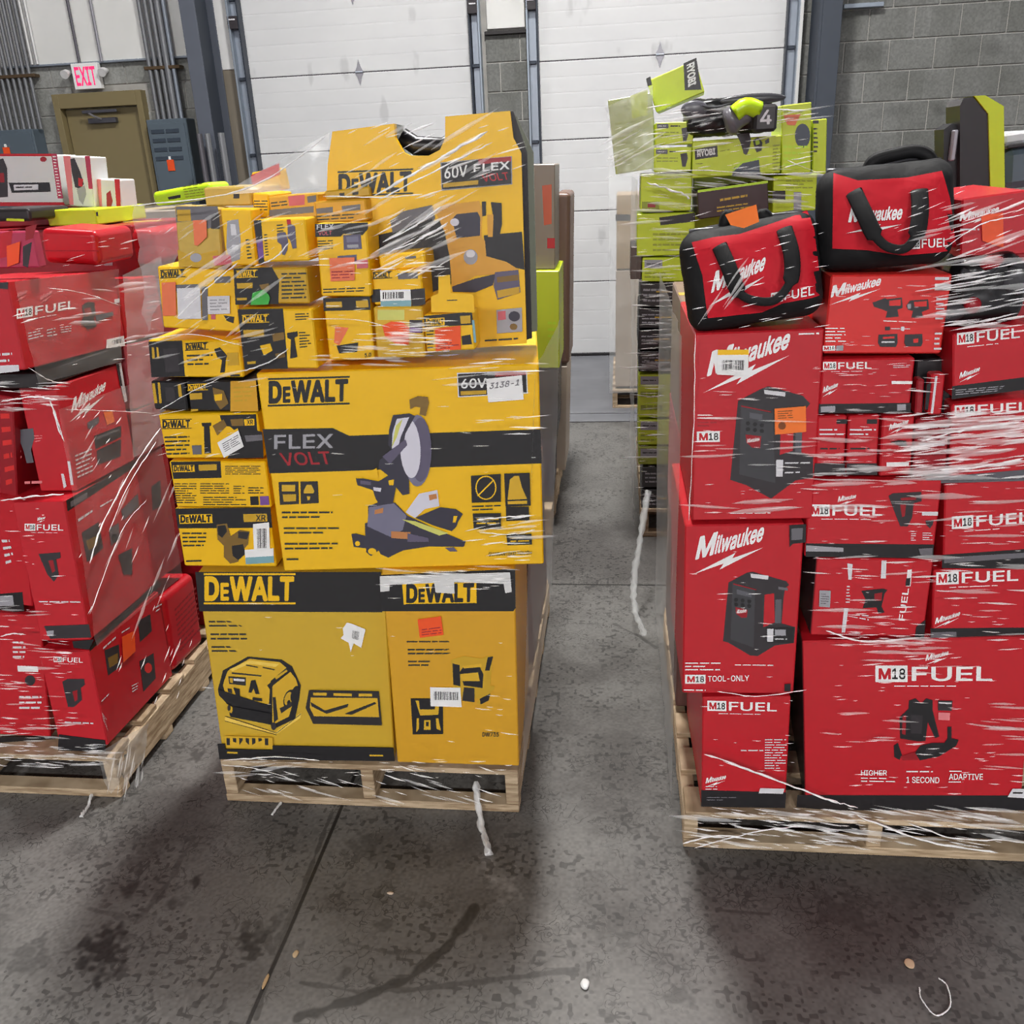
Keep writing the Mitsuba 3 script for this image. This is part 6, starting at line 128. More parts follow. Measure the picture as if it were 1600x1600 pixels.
BAGS = [[(.2482,1.795,1.3739),(.9771,-.1387,.1611),(-.1405,-.9901,0),.2571,.1915,.2,[(-.1011,.0795),(-.0595,.0814),(-.0101,.0784),(.116,.095),(.1241,.0615),(.1268,-.0582),(.0536,-.0594),(.0151,-.0702),(-.0863,-.0649),(-.0867,.0168)],[('t','M',(-.0737,-.0155),(.0276,.0069),(.0123,.0346),'W'),('t','ilwaukee',(-.0446,-.0083),(.0714,.0178),(.0096,.0275),'W'),('p',[(-.0825,-.0419),(-.0148,-.0086),(-.0199,-.0179),(.0272,-.0032),(-.0392,-.0361),(-.033,-.026)],'W'),('p',[(.0334,-.0549),(.0552,-.0547),(.057,-.0355),(.0353,-.0356)],'W'),('t','M',(.0359,-.0511),(.0083,.0001),(.0012,.0116),'R'),('t','18',(.0451,-.051),(.0089,.0001),(.0011,.0116),'K'),('t','FUEL',(.0581,-.0529),(.0539,.0005),(.0015,.0155),'W')],[(-.049,.0649),(-.035,.0247),(-.0213,-.0202),(.0058,-.0398),(.0427,-.044),(.0721,-.0152),(.0783,.0293),(.0705,.0736)],[(-.0308,.113),(-.009,.0885),(.0193,.0852),(.0372,.1021)],[(-.0321,.1194),(.0257,.1264),(.0277,.0958),(-.0006,.0898),(-.0241,.0995)]],[(.483,1.795,1.4705),(.9729,-.2167,.0803),(-.2174,-.9761,0),.2381,.1834,.22,[(-.0875,.088),(-.0443,.0702),(.0384,.0657),(.0966,.0703),(.1112,.0215),(.128,-.0692),(.0799,-.0688),(.0347,-.0687),(-.0272,-.053),(-.0883,-.0446)],[('t','M',(-.0609,.0013),(.0246,-.0011),(.0056,.0266),'W'),('t','ilwaukee',(-.0349,.0001),(.0641,-.0028),(.0043,.0212),'W'),('p',[(-.0648,-.019),(-.0044,-.0081),(-.0101,-.0138),(.0307,-.0123),(-.0288,-.0231),(-.0221,-.017)],'W'),('p',[(.0439,-.0573),(.0622,-.0585),(.0616,-.0402),(.0433,-.039)],'W'),('t','M',(.0456,-.0538),(.007,-.0004),(-.0003,.011),'R'),('t','18',(.0533,-.0542),(.0075,-.0005),(-.0003,.011),'K'),('t','FUEL',(.0645,-.0568),(.0455,-.0028),(-.0005,.0148),'W')],[(-.0517,.0516),(-.032,.0094),(-.016,-.0239),(.0055,-.046),(.0342,-.0519),(.0525,-.0306),(.0588,.004),(.0583,.0425)],[(-.0182,.0978),(.0226,.1065),(.0518,.1081),(.072,.1011),(.0833,.0879)],[]]]
BAG3 = [(.6961,1.815,1.3277),(.9953,-.0433,.0861),(-.0861,.0037,.9963),(-.0435,-.9991,0),.1322,.1365]
UPCASE = [2.45,[(.8336,1.4815),(.808,1.6739),(.8145,1.6903),(.8344,1.6921),(.8732,1.6527),(.9041,1.4788)],[(.8357,1.6934),(.8601,1.6936),(.9056,1.6679),(.9414,1.4477),(.9088,1.4459),(.8732,1.6527)],[(.802,1.4827),(.784,1.623),(.8028,1.6363),(.8151,1.6315),(.8336,1.4815)]]
TOTE = [(.9886,2.5,1.5452),(.9951,-.0107,.0984),(-.0984,.0011,.9951),(-.0108,-.9999,0),.0777,.1316]
BAGG = [(.4079,3.69,1.7159),(.9998,.0133,.0141),(-.0141,-.0002,.9999),(.0133,-.9999,0),.3143,.127]
DRILL = [(.3797,3.59,1.6887),(.4628,3.59,1.7165),(.517,3.59,1.6982)]
ROPES_MIDDLE = [([(-.9245,1.815,1.3194),(-.84,1.815,1.3829),(-.7706,1.815,1.4282)],5),([(-.7365,1.815,1.4196),(-.6908,1.815,1.4358),(-.6589,1.815,1.4622)],5),([(-.9987,1.815,1.1222),(-.9178,1.815,1.1611),(-.8475,1.815,1.1909)],4),([(-1.0223,1.815,1.108),(-.9398,1.815,1.1214)],2),([(-.9772,1.815,1.5447),(-.7924,1.815,1.5572),(-.6822,1.815,1.5862),(-.55,1.815,1.6614)],5),([(-.4737,1.815,1.545),(-.3487,1.815,1.6027),(-.2447,1.815,1.651)],9),([(-.4655,1.815,1.5376),(-.3371,1.815,1.5908),(-.236,1.815,1.6317)],5),([(-.5765,1.815,1.549),(-.4548,1.815,1.542),(-.3782,1.815,1.5449)],4),([(-.7952,1.815,1.2039),(-.7357,1.815,1.2221),(-.6897,1.815,1.2497)],5),([(-.6399,1.815,1.3112),(-.5316,1.815,1.306),(-.4658,1.815,1.2887)],3),([(-.3105,1.815,.8632),(-.2462,1.815,.8694),(-.1867,1.815,.8726)],8),([(-.3051,1.815,.8326),(-.2337,1.815,.8282),(-.1822,1.815,.8392)],5),([(-.9944,1.815,1.2765),(-.8953,1.815,1.2852),(-.7866,1.815,1.2585)],4),([(-.4655,1.815,1.4583),(-.3957,1.815,1.4874),(-.3421,1.815,1.5212)],6),([(-.4653,1.815,1.4337),(-.3848,1.815,1.4629),(-.3316,1.815,1.49)],6),([(-1.0069,1.815,.1936),(-.8678,1.815,.2091),(-.7504,1.815,.204)],6),([(-1.018,1.815,.1792),(-.9246,1.815,.1711),(-.8426,1.815,.1467)],4)]  # bunched film ropes, a few tracing glare over the tool case
ROPES_RIGHT = [([(.199,1.775,.2907),(.3331,1.775,.2384),(.4829,1.775,.1757),(.5572,1.775,.1534)],8),([(.2437,1.775,.2709),(.378,1.775,.2185),(.513,1.775,.1623)],5),([(.2214,1.775,.4622),(.3067,1.775,.4512),(.4171,1.775,.4711)],5),([(.1857,1.775,.0131),(.3278,1.775,.0697),(.4453,1.775,.0951)],5),([(.5595,1.775,.1293),(.7256,1.775,.0629),(.8861,1.775,.0398)],8),([(.6764,1.775,.1148),(.7814,1.775,.0754),(.9015,1.775,.0783)],6),([(.1561,1.775,.0252),(.2379,1.775,.0532),(.3291,1.775,.0466)],6),([(.594,1.775,1.0478),(.6861,1.775,1.0756),(.7788,1.775,1.0849)],7),([(.6378,1.775,.9875),(.7211,1.775,.9965),(.7903,1.775,1.012)],7),([(.446,1.775,.6223),(.5285,1.775,.5972),(.6463,1.775,.609)],6),([(.5479,1.775,1.3401),(.6476,1.775,1.3547),(.7342,1.775,1.3693)],5),([(.5742,1.775,1.4026),(.6449,1.775,1.4539),(.7185,1.775,1.4699)],4),([(.5243,1.775,1.447),(.5777,1.775,1.464)],4),([(.1473,1.775,1.2719),(.1505,1.775,1.0919),(.1466,1.775,.8761)],4)]
ROPES_LEFT = [([(-1.35,2.434,.9047),(-1.35,2.2375,.8379),(-1.35,2.0518,.7503),(-1.35,1.9623,.6803)],7),([(-1.35,2.3974,.8724),(-1.35,2.2057,.8019),(-1.35,2.0732,.723)],5),([(-1.35,2.0028,1.0759),(-1.35,2.1907,1.0216),(-1.35,2.4277,.9495)],4),([(-1.35,2.0486,1.3617),(-1.35,2.1883,1.3302),(-1.35,2.3561,1.2723)],4),([(-1.35,1.9095,1.1998),(-1.35,1.9795,1.1532),(-1.35,2.0512,1.1282)],5),([(-1.35,2.2881,.7327),(-1.35,2.1304,.6989),(-1.35,1.9141,.5578)],4),([(-1.4869,1.88,.8843),(-1.4011,1.88,.8942),(-1.3171,1.88,.9006)],7),([(-1.4208,1.88,1.1283),(-1.3384,1.88,1.1392),(-1.2775,1.88,1.1308)],6),([(-1.5892,1.88,.5068),(-1.5508,1.88,.517),(-1.5161,1.88,.5139)],7),([(-1.2963,1.88,1.1311),(-1.2899,1.88,1.0469)],6),([(-1.2908,1.88,1.1083),(-1.2857,1.88,1.0314)],5)]
ROPES_LIME = [([(.1044,3.67,1.4967),(.2254,3.67,1.4575),(.2692,3.67,1.4329)],16),([(.08,3.67,1.5228),(.271,3.67,1.5331),(.5544,3.67,1.5081),(.7627,3.67,1.5086)],6),([(.4952,3.67,1.7341),(.6776,3.67,1.7212)],9),([(.6112,3.67,1.5281),(.7134,3.67,1.5505)],8),([(.0865,3.67,.8616),(.2274,3.67,.8665)],8),([(.0858,3.67,.9342),(.213,3.67,.939)],7),([(.0909,3.67,1.1776),(.2313,3.67,1.2219)],4),([(.621,3.67,1.5544),(.764,3.67,1.4929)],5),([(.1147,3.67,.6613),(.1879,3.67,.6657)],10)]
GLINTS_MIDDLE = [('y',1.815,[(-.9182,1.5328),(-.5865,1.5207),(-.6163,1.2816),(-.9659,1.2894)],60,.006,.03,.5),('y',1.815,[(-.5956,1.4477),(-.3351,1.4394),(-.3502,1.2229),(-.6229,1.2281)],70,.01,.06,0),('y',1.875,[(-.4725,1.5132),(-.3411,1.5084),(-.3497,1.3832),(-.4847,1.3871)],34,.02,.09,.42),('y',1.895,[(-.5391,1.6836),(-.1943,1.6678),(-.1999,1.5265),(-.5553,1.54)],30,.02,.09,.3),('y',1.815,[(-.451,1.3041),(-.3447,1.3015),(-.3497,1.2295),(-.4576,1.2317)],40,.02,.07,-.02),('y',1.815,[(-.3502,1.2229),(-.1578,1.2192),(-.1628,1.056),(-.3616,1.0578)],16,.02,.08,0),('y',1.815,[(-.3166,.8814),(-.1682,.8816),(-.1717,.7665),(-.3234,.7653)],26,.02,.07,.1),('y',1.815,[(-.7547,1.1894),(-.1657,1.1795),(-.1752,.8816),(-.801,.8809)],10,.01,.04,0),('y',1.815,[(-.9829,1.2762),(-.7147,1.2704),(-.7533,1.0026),(-1.037,1.0043)],30,.01,.04,.2),('y',1.815,[(-.9665,.7187),(-.2381,.7263),(-.2588,.2392),(-1.0563,.2075)],14,.01,.05,0),('y',1.815,[(-.3437,.4202),(-.2357,.4233),(-.2408,.296),(-.3512,.292)],8,.02,.06,-.1),('y',1.815,[(-.5321,.7427),(-.2228,.7456),(-.2248,.6944),(-.5372,.6905)],26,.02,.07,0),('y',1.815,[(-.9973,.1999),(-.2434,.2303),(-.2457,.1728),(-1.0073,.1394)],30,.01,.05,0),('y',1.815,[(-.9762,.1709),(-.2924,.1997),(-.2971,.1019),(-.9927,.0686)],30,.02,.07,-.3)]
GLINTS_RIGHT = [('y',1.775,[(.1539,1.2217),(.3729,1.2175),(.3988,.8839),(.1649,.8834)],40,.01,.05,0),('y',1.775,[(.146,.8542),(.3753,.8551),(.4035,.4674),(.1573,.4603)],14,.01,.04,0),('y',1.775,[(.3729,1.2175),(.6326,1.2125),(.6665,.9536),(.3934,.9542)],90,.01,.05,0),('y',1.775,[(.5624,1.1132),(.7748,1.1105),(.7963,.9734),(.5783,.9743)],120,.03,.1,.1),('y',1.775,[(.3807,.9543),(.7995,.9533),(.8538,.607),(.4075,.5979)],120,.01,.07,0),('y',1.775,[(.4627,.5831),(.8562,.5915),(.9159,.2106),(.4961,.191)],70,.01,.05,.05),('y',1.775,[(.46,.6147),(.6712,.6188),(.6751,.5876),(.4627,.5831)],24,.02,.06,0),('y',1.775,[(.1936,.4444),(.3908,.4503),(.4093,.1869),(.203,.1773)],14,.01,.04,0),('y',1.775,[(.1819,.1349),(.9084,.1707),(.9262,.0553),(.1857,.0131)],150,.02,.08,-.12),('y',1.775,[(.3839,1.3739),(.6011,1.3675),(.6194,1.225),(.3958,1.2294)],24,.01,.05,0),('y',1.745,[(.5756,1.4056),(.7175,1.4011),(.7389,1.2641),(.593,1.2674)],50,.03,.09,.15),('y',1.735,[(.1188,1.4994),(.3661,1.4904),(.383,1.2858),(.1245,1.2918)],40,.01,.04,.2),('y',1.735,[(.4786,1.5603),(.5956,1.5555),(.6159,1.4053),(.4952,1.4091)],16,.01,.04,.3),('y',1.775,[(.5933,1.5124),(.7125,1.5078),(.7298,1.3977),(.6078,1.4015)],18,.02,.08,.35)]
GLINTS_LEFT = [('x',-1.35,[(1.9319,1.3774),(2.5663,1.292),(2.4836,1.0817),(1.8684,1.2163)],16,.02,.09,-.1),('x',-1.35,[(2.0396,1.0986),(2.3962,1.0076),(2.3016,.7671),(1.9581,.8919)],8,.02,.05,.3),('x',-1.35,[(1.9595,.823),(2.4512,.6285),(2.3062,.2596),(1.8418,.524)],14,.02,.07,.5),('x',-1.35,[(1.9669,.4528),(2.3799,.2177),(2.3052,.0276),(1.9043,.2938)],14,.03,.08,.5),('y',1.87,[(-1.5631,.5778),(-1.3534,.5813),(-1.4446,.1925),(-1.6698,.1841)],50,.02,.07,0),('y',1.88,[(-1.4054,1.1851),(-1.2648,1.1828),(-1.283,1.1082),(-1.4258,1.11)],20,.02,.06,0),('y',1.88,[(-1.486,.8876),(-1.3039,.8875),(-1.378,.5755),(-1.5714,.5724)],18,.01,.05,0),('y',1.86,[(-1.6609,.1916),(-1.3543,.2031),(-1.3727,.1198),(-1.6838,.1068)],50,.02,.07,0),('y',2.08,[(-1.3424,1.5049),(-1.0734,1.4954),(-1.0919,1.4022),(-1.3659,1.4105)],12,.02,.05,.1)]
GLINTS_LIME = [('y',3.67,[(.1128,1.763),(.7104,1.7345),(.7284,1.5055),(.116,1.5304)],60,.02,.09,.1),('y',3.67,[(.104,1.5309),(.7169,1.506),(.7275,1.3698),(.1057,1.3925)],40,.03,.11,-.1),('y',3.67,[(.0764,1.3936),(.2271,1.3881),(.2337,1.1243),(.0789,1.1287)],16,.02,.06,0),('y',3.67,[(.0789,1.1287),(.2238,1.1246),(.2324,.7667),(.0822,.7694)],34,.03,.1,0),('y',3.67,[(.0824,.7427),(.1864,.7409),(.198,.1481),(.0879,.1479)],24,.03,.08,0),('y',3.72,[(-.0406,1.7616),(.1264,1.7537),(.1301,1.5059),(-.0414,1.5127)],30,.02,.07,.3)]
STAINS_GLARE = [(-1.1284,1.3781,.075,.8),(-1.1105,1.4145,.03,.6),(-1.1767,1.5666,.025,.6),(-1.0201,1.5977,.018,.75),(-.8033,1.4363,.045,.75),(-.7793,1.4923,.035,.55),(-.9278,1.318,.08,-.22),(-1.3145,1.3476,.06,.4),(-1.0408,1.5218,.028,.5),(-.6477,1.7255,.05,.35),(-.2649,1.6397,.045,-.9),(-.3112,1.699,.03,-.8),(.5167,1.6004,.07,.4),(.6898,1.6779,.05,.3),(-.5773,1.3679,.014,.5),(-.1531,1.4651,.07,-.4),(-1.2331,2.0844,.03,.6),(-.5253,1.4971,.018,.4),(.1226,1.3648,.03,.4),(-1.3893,1.7014,.04,.3),(-1.1914,1.6909,.05,.3)]  # dark stains, plus negative entries that paint floor glare
MARKS = [([(-.6383,1.2555),(-.5328,1.3082),(-.4372,1.3652),(-.3699,1.4497),(-.3299,1.5608)],.012,.75),([(-.666,1.3373),(-.5369,1.3233),(-.4047,1.3409),(-.2475,1.376),(-.088,1.4117)],.007,.5),([(-1.2363,1.4987),(-1.1013,1.4699),(-1.0836,1.6102),(-1.0955,1.7432)],.008,.35),([(-.8165,1.4897),(-.7545,1.405),(-.7496,1.4944),(-.7432,1.6119)],.01,.45),([(.2222,1.5949),(.3346,1.5916)],.006,.5),([(-.0141,2.9275),(.0768,2.8362),(.1303,2.7619)],.007,.5),([(-.7591,1.8739),(-.7499,1.6322),(-.7454,1.4404),(-.7303,1.2485)],.006,.55),([(-.6156,1.4496),(-.5077,1.4261),(-.3948,1.4308)],.005,.35)]
DEBRIS = [(-.0678,1.3736),(.6051,1.475),(-.7414,1.3317),(-.7008,1.4054),(-.5333,1.5917)]
FLOORFILM = [([(-.3777,1.9349,.06),(-.3515,1.8367,.012),(-.3156,1.7312,.004)],18),([(-.905,1.8832,.01),(-.9157,1.8393,.004)],7),([(-1.4439,1.8725,.02),(-1.4389,1.8412,.004),(-1.4354,1.8004,.004)],9),([(.6522,1.4422,.004),(.6626,1.42,.006),(.6529,1.375,.004),(.6189,1.351,.006),(.6029,1.3858,.005),(.6069,1.4159,.004)],3),([(.0943,2.814,.02),(.0595,2.8821,.08),(.0564,2.979,.16),(.0827,3.1087,.28),(.111,3.2479,.4)],24)]
SHEETS = {'middle':[([(-.8509,1.95,1.5566),(-.5969,1.97,1.6667),(-.6134,1.96,1.5624),(-.7528,1.9,1.5573)],.012,(3,8,14)),([(-1.1022,2.05,1.5375),(-.8879,1.9,1.5422),(-.9946,1.9,1.3444),(-1.0654,1.95,1.2669)],.03,(4,4,26)),([(-.248,1.9,.1),(-.248,3,.1),(-.19,3,1.1),(-.178,1.9,1.18)],.012,(4,4,4))],'right':[([(.128,2.86,.14),(.128,1.8,.14),(.125,1.8,1.26),(.125,2.86,1.26)],.015,(3,9,3))],'left':[([(-1.364,2.0037,1.0758),(-1.36,2.4521,1.051),(-1.36,2.415,.4266),(-1.364,1.9287,.4551)],.012,(4,14,20),1),([(-1.364,1.9505,1.3895),(-1.36,2.3978,1.3665),(-1.36,2.3174,1.1272),(-1.364,1.9498,1.1528)],.012,(4,9,16),1),([(-1.362,1.8224,.1939),(-1.362,2.0757,.1138),(-1.362,2.0174,.0336),(-1.362,1.8378,.0535)],.02,(6,20,20)),([(-1.358,2.4076,1.3482),(-1.358,2.6433,1.3756),(-1.358,2.477,.8479),(-1.358,2.2734,.8636)],.012,(4,8,20))],'lime':[([(.065,4.86,.12),(.07,3.74,.05),(.07,3.74,1.5),(.065,4.86,1.5)],.03,(3,6,5)),([(-.0502,3.72,1.7665),(.1252,3.72,1.8342),(.134,3.7,1.5177),(-.0021,3.72,1.5227)],.03,(8,8,8))],'dock':[([(-.06,5.9,.12),(.3,5.9,.12),(.3,5.9,1.75),(-.06,5.9,1.75)],.05,(6,6,6))]}
SMEARS_MIDDLE = [('y',1.815,[(-.465,1.2979),(-.3319,1.2947),(-.3363,1.2293),(-.4712,1.2319)],16,.04,.12,-.02),('y',1.815,[(-.3095,.8815),(-.1752,.8816),(-.1774,.8131),(-.3135,.8124)],10,.05,.12,.08),('y',1.815,[(-.8777,1.5313),(-.6912,1.5245),(-.7266,1.2841),(-.9232,1.2885)],26,.04,.14,.5),('y',1.815,[(-.7176,1.5254),(-.483,1.5169),(-.4942,1.4072),(-.7346,1.4144)],18,.04,.1,.2),('y',1.875,[(-.4845,1.5259),(-.3402,1.5206),(-.3489,1.396),(-.497,1.4004)],14,.06,.16,.42),('y',1.895,[(-.5143,1.6708),(-.2073,1.6569),(-.2128,1.527),(-.5285,1.539)],14,.06,.18,.42),('y',1.815,[(-.5018,.7478),(-.2226,.7503),(-.2242,.7105),(-.5054,.7073)],10,.05,.12,0),('y',1.815,[(-.9989,.1899),(-.7509,.2001),(-.7571,.1504),(-1.0073,.1394)],12,.05,.12,.1),('y',1.815,[(-.962,.1515),(-.2773,.1811),(-.2813,.0927),(-.9767,.059)],18,.05,.14,-.3),('y',1.815,[(-.9802,1.2897),(-.7266,1.2841),(-.7426,1.1753),(-1.0022,1.1794)],14,.04,.12,.2),('y',1.815,[(-.661,1.2559),(-.3483,1.2494),(-.3516,1.2028),(-.6673,1.2085)],12,.05,.12,0),('y',1.815,[(-.3502,1.2229),(-.1644,1.2193),(-.1661,1.1661),(-.3539,1.1691)],8,.05,.12,0)]  # regions of pale smears that draw film glare and haze
SMEARS_RIGHT = [('y',1.775,[(.5751,1.1066),(.7758,1.1041),(.7963,.9734),(.5905,.9742)],34,.06,.22,.08),('y',1.775,[(.3891,1.0091),(.611,1.0078),(.6175,.9537),(.3934,.9542)],14,.05,.14,0),('y',1.775,[(.3931,1.1153),(.5744,1.113),(.5898,.981),(.4038,.9818)],14,.05,.14,0),('y',1.775,[(.1572,1.1183),(.3686,1.1156),(.3849,.8981),(.1644,.8978)],14,.05,.16,0),('y',1.775,[(.4312,.9541),(.7995,.9533),(.8538,.607),(.4614,.599)],34,.05,.16,.02),('y',1.775,[(.446,.6223),(.6833,.6268),(.6886,.5848),(.4495,.5796)],10,.05,.12,0),('y',1.745,[(.5858,1.4108),(.7166,1.4067),(.7371,1.2759),(.6028,1.279)],13,.06,.2,.12),('y',1.775,[(.6151,1.5116),(.7125,1.5078),(.7298,1.3977),(.6301,1.4008)],5,.06,.16,.35),('y',1.775,[(.1969,.1356),(.9084,.1707),(.9262,.0553),(.2011,.014)],44,.06,.2,-.12),('y',1.775,[(.4752,.436),(.6391,.4411),(.6507,.3398),(.484,.3336)],8,.05,.12,0),('y',1.775,[(.7973,.4624),(.8761,.4648),(.9077,.2632),(.8262,.2597)],14,.05,.12,0),('y',1.725,[(.161,1.4093),(.2241,1.4074),(.2288,1.3148),(.1644,1.3164)],7,.05,.1,1),('y',1.725,[(.5259,1.4957),(.59,1.4934),(.5972,1.4396),(.5323,1.4418)],7,.04,.1,.2),('y',1.775,[(.5564,.5851),(.7273,.5888),(.7378,.5095),(.5645,.5049)],8,.05,.12,0)]
SMEARS_LEFT = [('x',-1.35,[(1.8492,.1703),(2.0059,.0537),(1.9682,-.0421),(1.8142,.0815)],30,.04,.12,.9),('x',-1.35,[(1.9483,1.3894),(2.5732,1.3095),(2.4836,1.0817),(1.8791,1.2139)],12,.1,.26,-.1),('x',-1.35,[(2.0654,1.092),(2.4313,.9986),(2.3354,.7548),(1.9831,.8828)],5,.06,.15,.4),('x',-1.35,[(2.0614,.8544),(2.4424,.7159),(2.2852,.3161),(1.9272,.5133)],9,.08,.2,.5),('y',1.87,[(-1.5833,.5032),(-1.3882,.5072),(-1.4631,.1918),(-1.6698,.1841)],22,.05,.14,0),('y',1.88,[(-1.4054,1.1851),(-1.2648,1.1828),(-1.283,1.1082),(-1.4258,1.11)],12,.06,.14,0),('y',1.86,[(-1.6609,.1916),(-1.3543,.2031),(-1.3727,.1198),(-1.6838,.1068)],18,.05,.14,0),('y',1.88,[(-1.5565,.6274),(-1.4516,.6288),(-1.4678,.5649),(-1.574,.5631)],8,.05,.12,0)]
SMEARS_LIME = [('y',3.67,[(.1277,1.548),(.7155,1.5238),(.7275,1.3698),(.13,1.3916)],30,.08,.24,-.1),('y',3.65,[(.1238,1.7616),(.6953,1.7343),(.7113,1.5287),(.1269,1.5528)],26,.06,.2,.1),('y',3.67,[(.0766,1.3701),(.2277,1.3647),(.2337,1.1243),(.0789,1.1287)],12,.1,.24,0),('y',3.67,[(.0802,.9779),(.2122,.9747),(.2169,.767),(.0822,.7694)],14,.08,.2,0),('y',3.67,[(.0824,.7427),(.1864,.7409),(.194,.3532),(.086,.3538)],12,.08,.2,0),('y',3.7,[(-.0166,1.7377),(.126,1.731),(.1287,1.5522),(-.0167,1.5582)],10,.1,.24,.4)]

# ---------------------------------------------------------------- colours and materials
SRGB = dict(KB=(17,17,19), Y=(232,182,14), Y2=(206,164,40), Y3=(196,160,44), Y4=(228,194,84), Y5=(192,152,34), Y6=(204,152,34), Y7=(192,160,72), YL=(198,198,104),
    K=(27,26,29), K2=(40,37,38), K3=(46,42,46), K4=(58,58,62), W=(230,230,230), W2=(208,207,212), W3=(208,208,208), R=(180,24,36), R2=(142,18,30), R3=(206,42,40), R4=(176,74,86),
    RD=(150,30,40), G2=(152,151,158), G3=(100,98,104), G4=(84,84,91), O=(230,80,30), O2=(222,112,72), O3=(236,116,42), T1=(120,92,40), T2=(182,120,72), T3=(206,150,50), T4=(120,60,20), T5=(190,84,52),
    S1=(50,48,62), S2=(112,110,132), S3=(88,82,104), S4=(206,204,216), S5=(56,66,80), TE=(120,162,172), PU=(112,72,142), PK=(192,92,102), PK2=(216,122,127), PK3=(170,50,80), GR=(60,168,66),
    L=(194,210,36), L2=(184,220,34), L3=(140,150,30), L4=(176,186,116), L5=(150,160,42), M=(50,26,30), BR=(104,78,66), BR2=(80,65,58), BR3=(130,118,105), BR4=(150,125,90), BR5=(165,150,135),
    ST=(84,89,100), STD=(58,64,74), STL=(150,160,172), GAL=(150,158,170), OL=(122,110,78), OLD=(100,90,62), CAB=(82,94,104), CABD=(52,62,74), PIPE=(128,130,134), RUST=(96,78,58), WH=(224,225,226), GRN=(92,98,84))
def lin(c):
    c = np.array(SRGB[c] if isinstance(c, str) else c, float) / 255
    return np.where(c < 0.04045, c / 12.92, ((c + 0.055) / 1.055) ** 2.4)
def mat(key, two=True, **kw):
    kw = {'type': 'principled', **kw}
    scene[key] = {'type': 'twosided', 'bsdf': kw} if two else kw
VC = {'type': 'mesh_attribute', 'name': 'vertex_color'}
mat('m_print', base_color=VC, roughness=0.36, specular=0.5, clearcoat=0.35, clearcoat_gloss=0.75)
mat('m_fabric', base_color=VC, roughness=0.7, specular=0.3)
mat('m_plastic', base_color=VC, roughness=0.28, specular=0.5)
mat('m_metal', base_color=VC, roughness=0.42, metallic=0.55, specular=0.5)
mat('m_paint', base_color=VC, roughness=0.5, specular=0.4)
def wood_color(p, n, uv):
    g = fbm(p.x * 9 + 3, p.y * 9, p.z * 70, 3) * 0.6 + fbm(p.x * 30, p.y * 30, p.z * 160, 2) * 0.4
    c = mix([0.26, 0.175, 0.1], [0.56, 0.44, 0.3], smoothstep(0.25, 0.75, g))
    return c * (0.75 + 0.4 * noise(p.x * 5, p.y * 5, 2.0))
mat('m_wood', base_color=mikit.proc(wood_color), roughness=0.7, specular=0.3)
def block_color(p, n, uv):
    k = cell_rand(dr.floor(p.x / 0.161), 3.0, dr.floor(p.z / 0.2085))
    c = mix([0.125, 0.128, 0.118], [0.225, 0.228, 0.222], 0.35 * k + 0.65 * fbm(p.x * 4, p.z * 4, 5.0, 4))
    return c * (0.8 + 0.35 * noise(p.x * 90, p.z * 90, p.y * 90)) * (1 - 0.35 * smoothstep(0.6, 0.9, fbm(p.x * 2.2 + 9, p.z * 5, 0.0, 3)))
mat('m_block_pale', base_color=mikit.proc(lambda p, n, uv: block_color(p, n, uv) * 1.55), roughness=0.8, specular=0.25)
mat('m_block', base_color=mikit.proc(block_color), roughness=0.9, specular=0.2)
mat('m_mortar', base_color=mikit.proc(lambda p, n, uv: mix([0.3, 0.295, 0.275], [0.42, 0.41, 0.39], fbm(p.x * 12, p.z * 12, 1.0, 3))), roughness=0.9, specular=0.2)
def door_color(p, n, uv):
    c = mix([0.56, 0.565, 0.58], [0.64, 0.645, 0.65], fbm(p.x * 1.5, p.z * 2.5, 3.0, 3))
    s = smoothstep(0.72, 0.85, fbm(p.x * 7 + 4, p.z * 3, 1.0, 4))
    return c * (1 - 0.18 * s)
mat('m_door', base_color=mikit.proc(door_color), roughness=0.45, specular=0.4)
mat('m_board', base_color=mikit.proc(lambda p, n, uv: mix([0.64, 0.64, 0.62], [0.78, 0.78, 0.77], fbm(p.x * 1.3, p.z * 2.0, 7.0, 4))), roughness=0.6, specular=0.3)
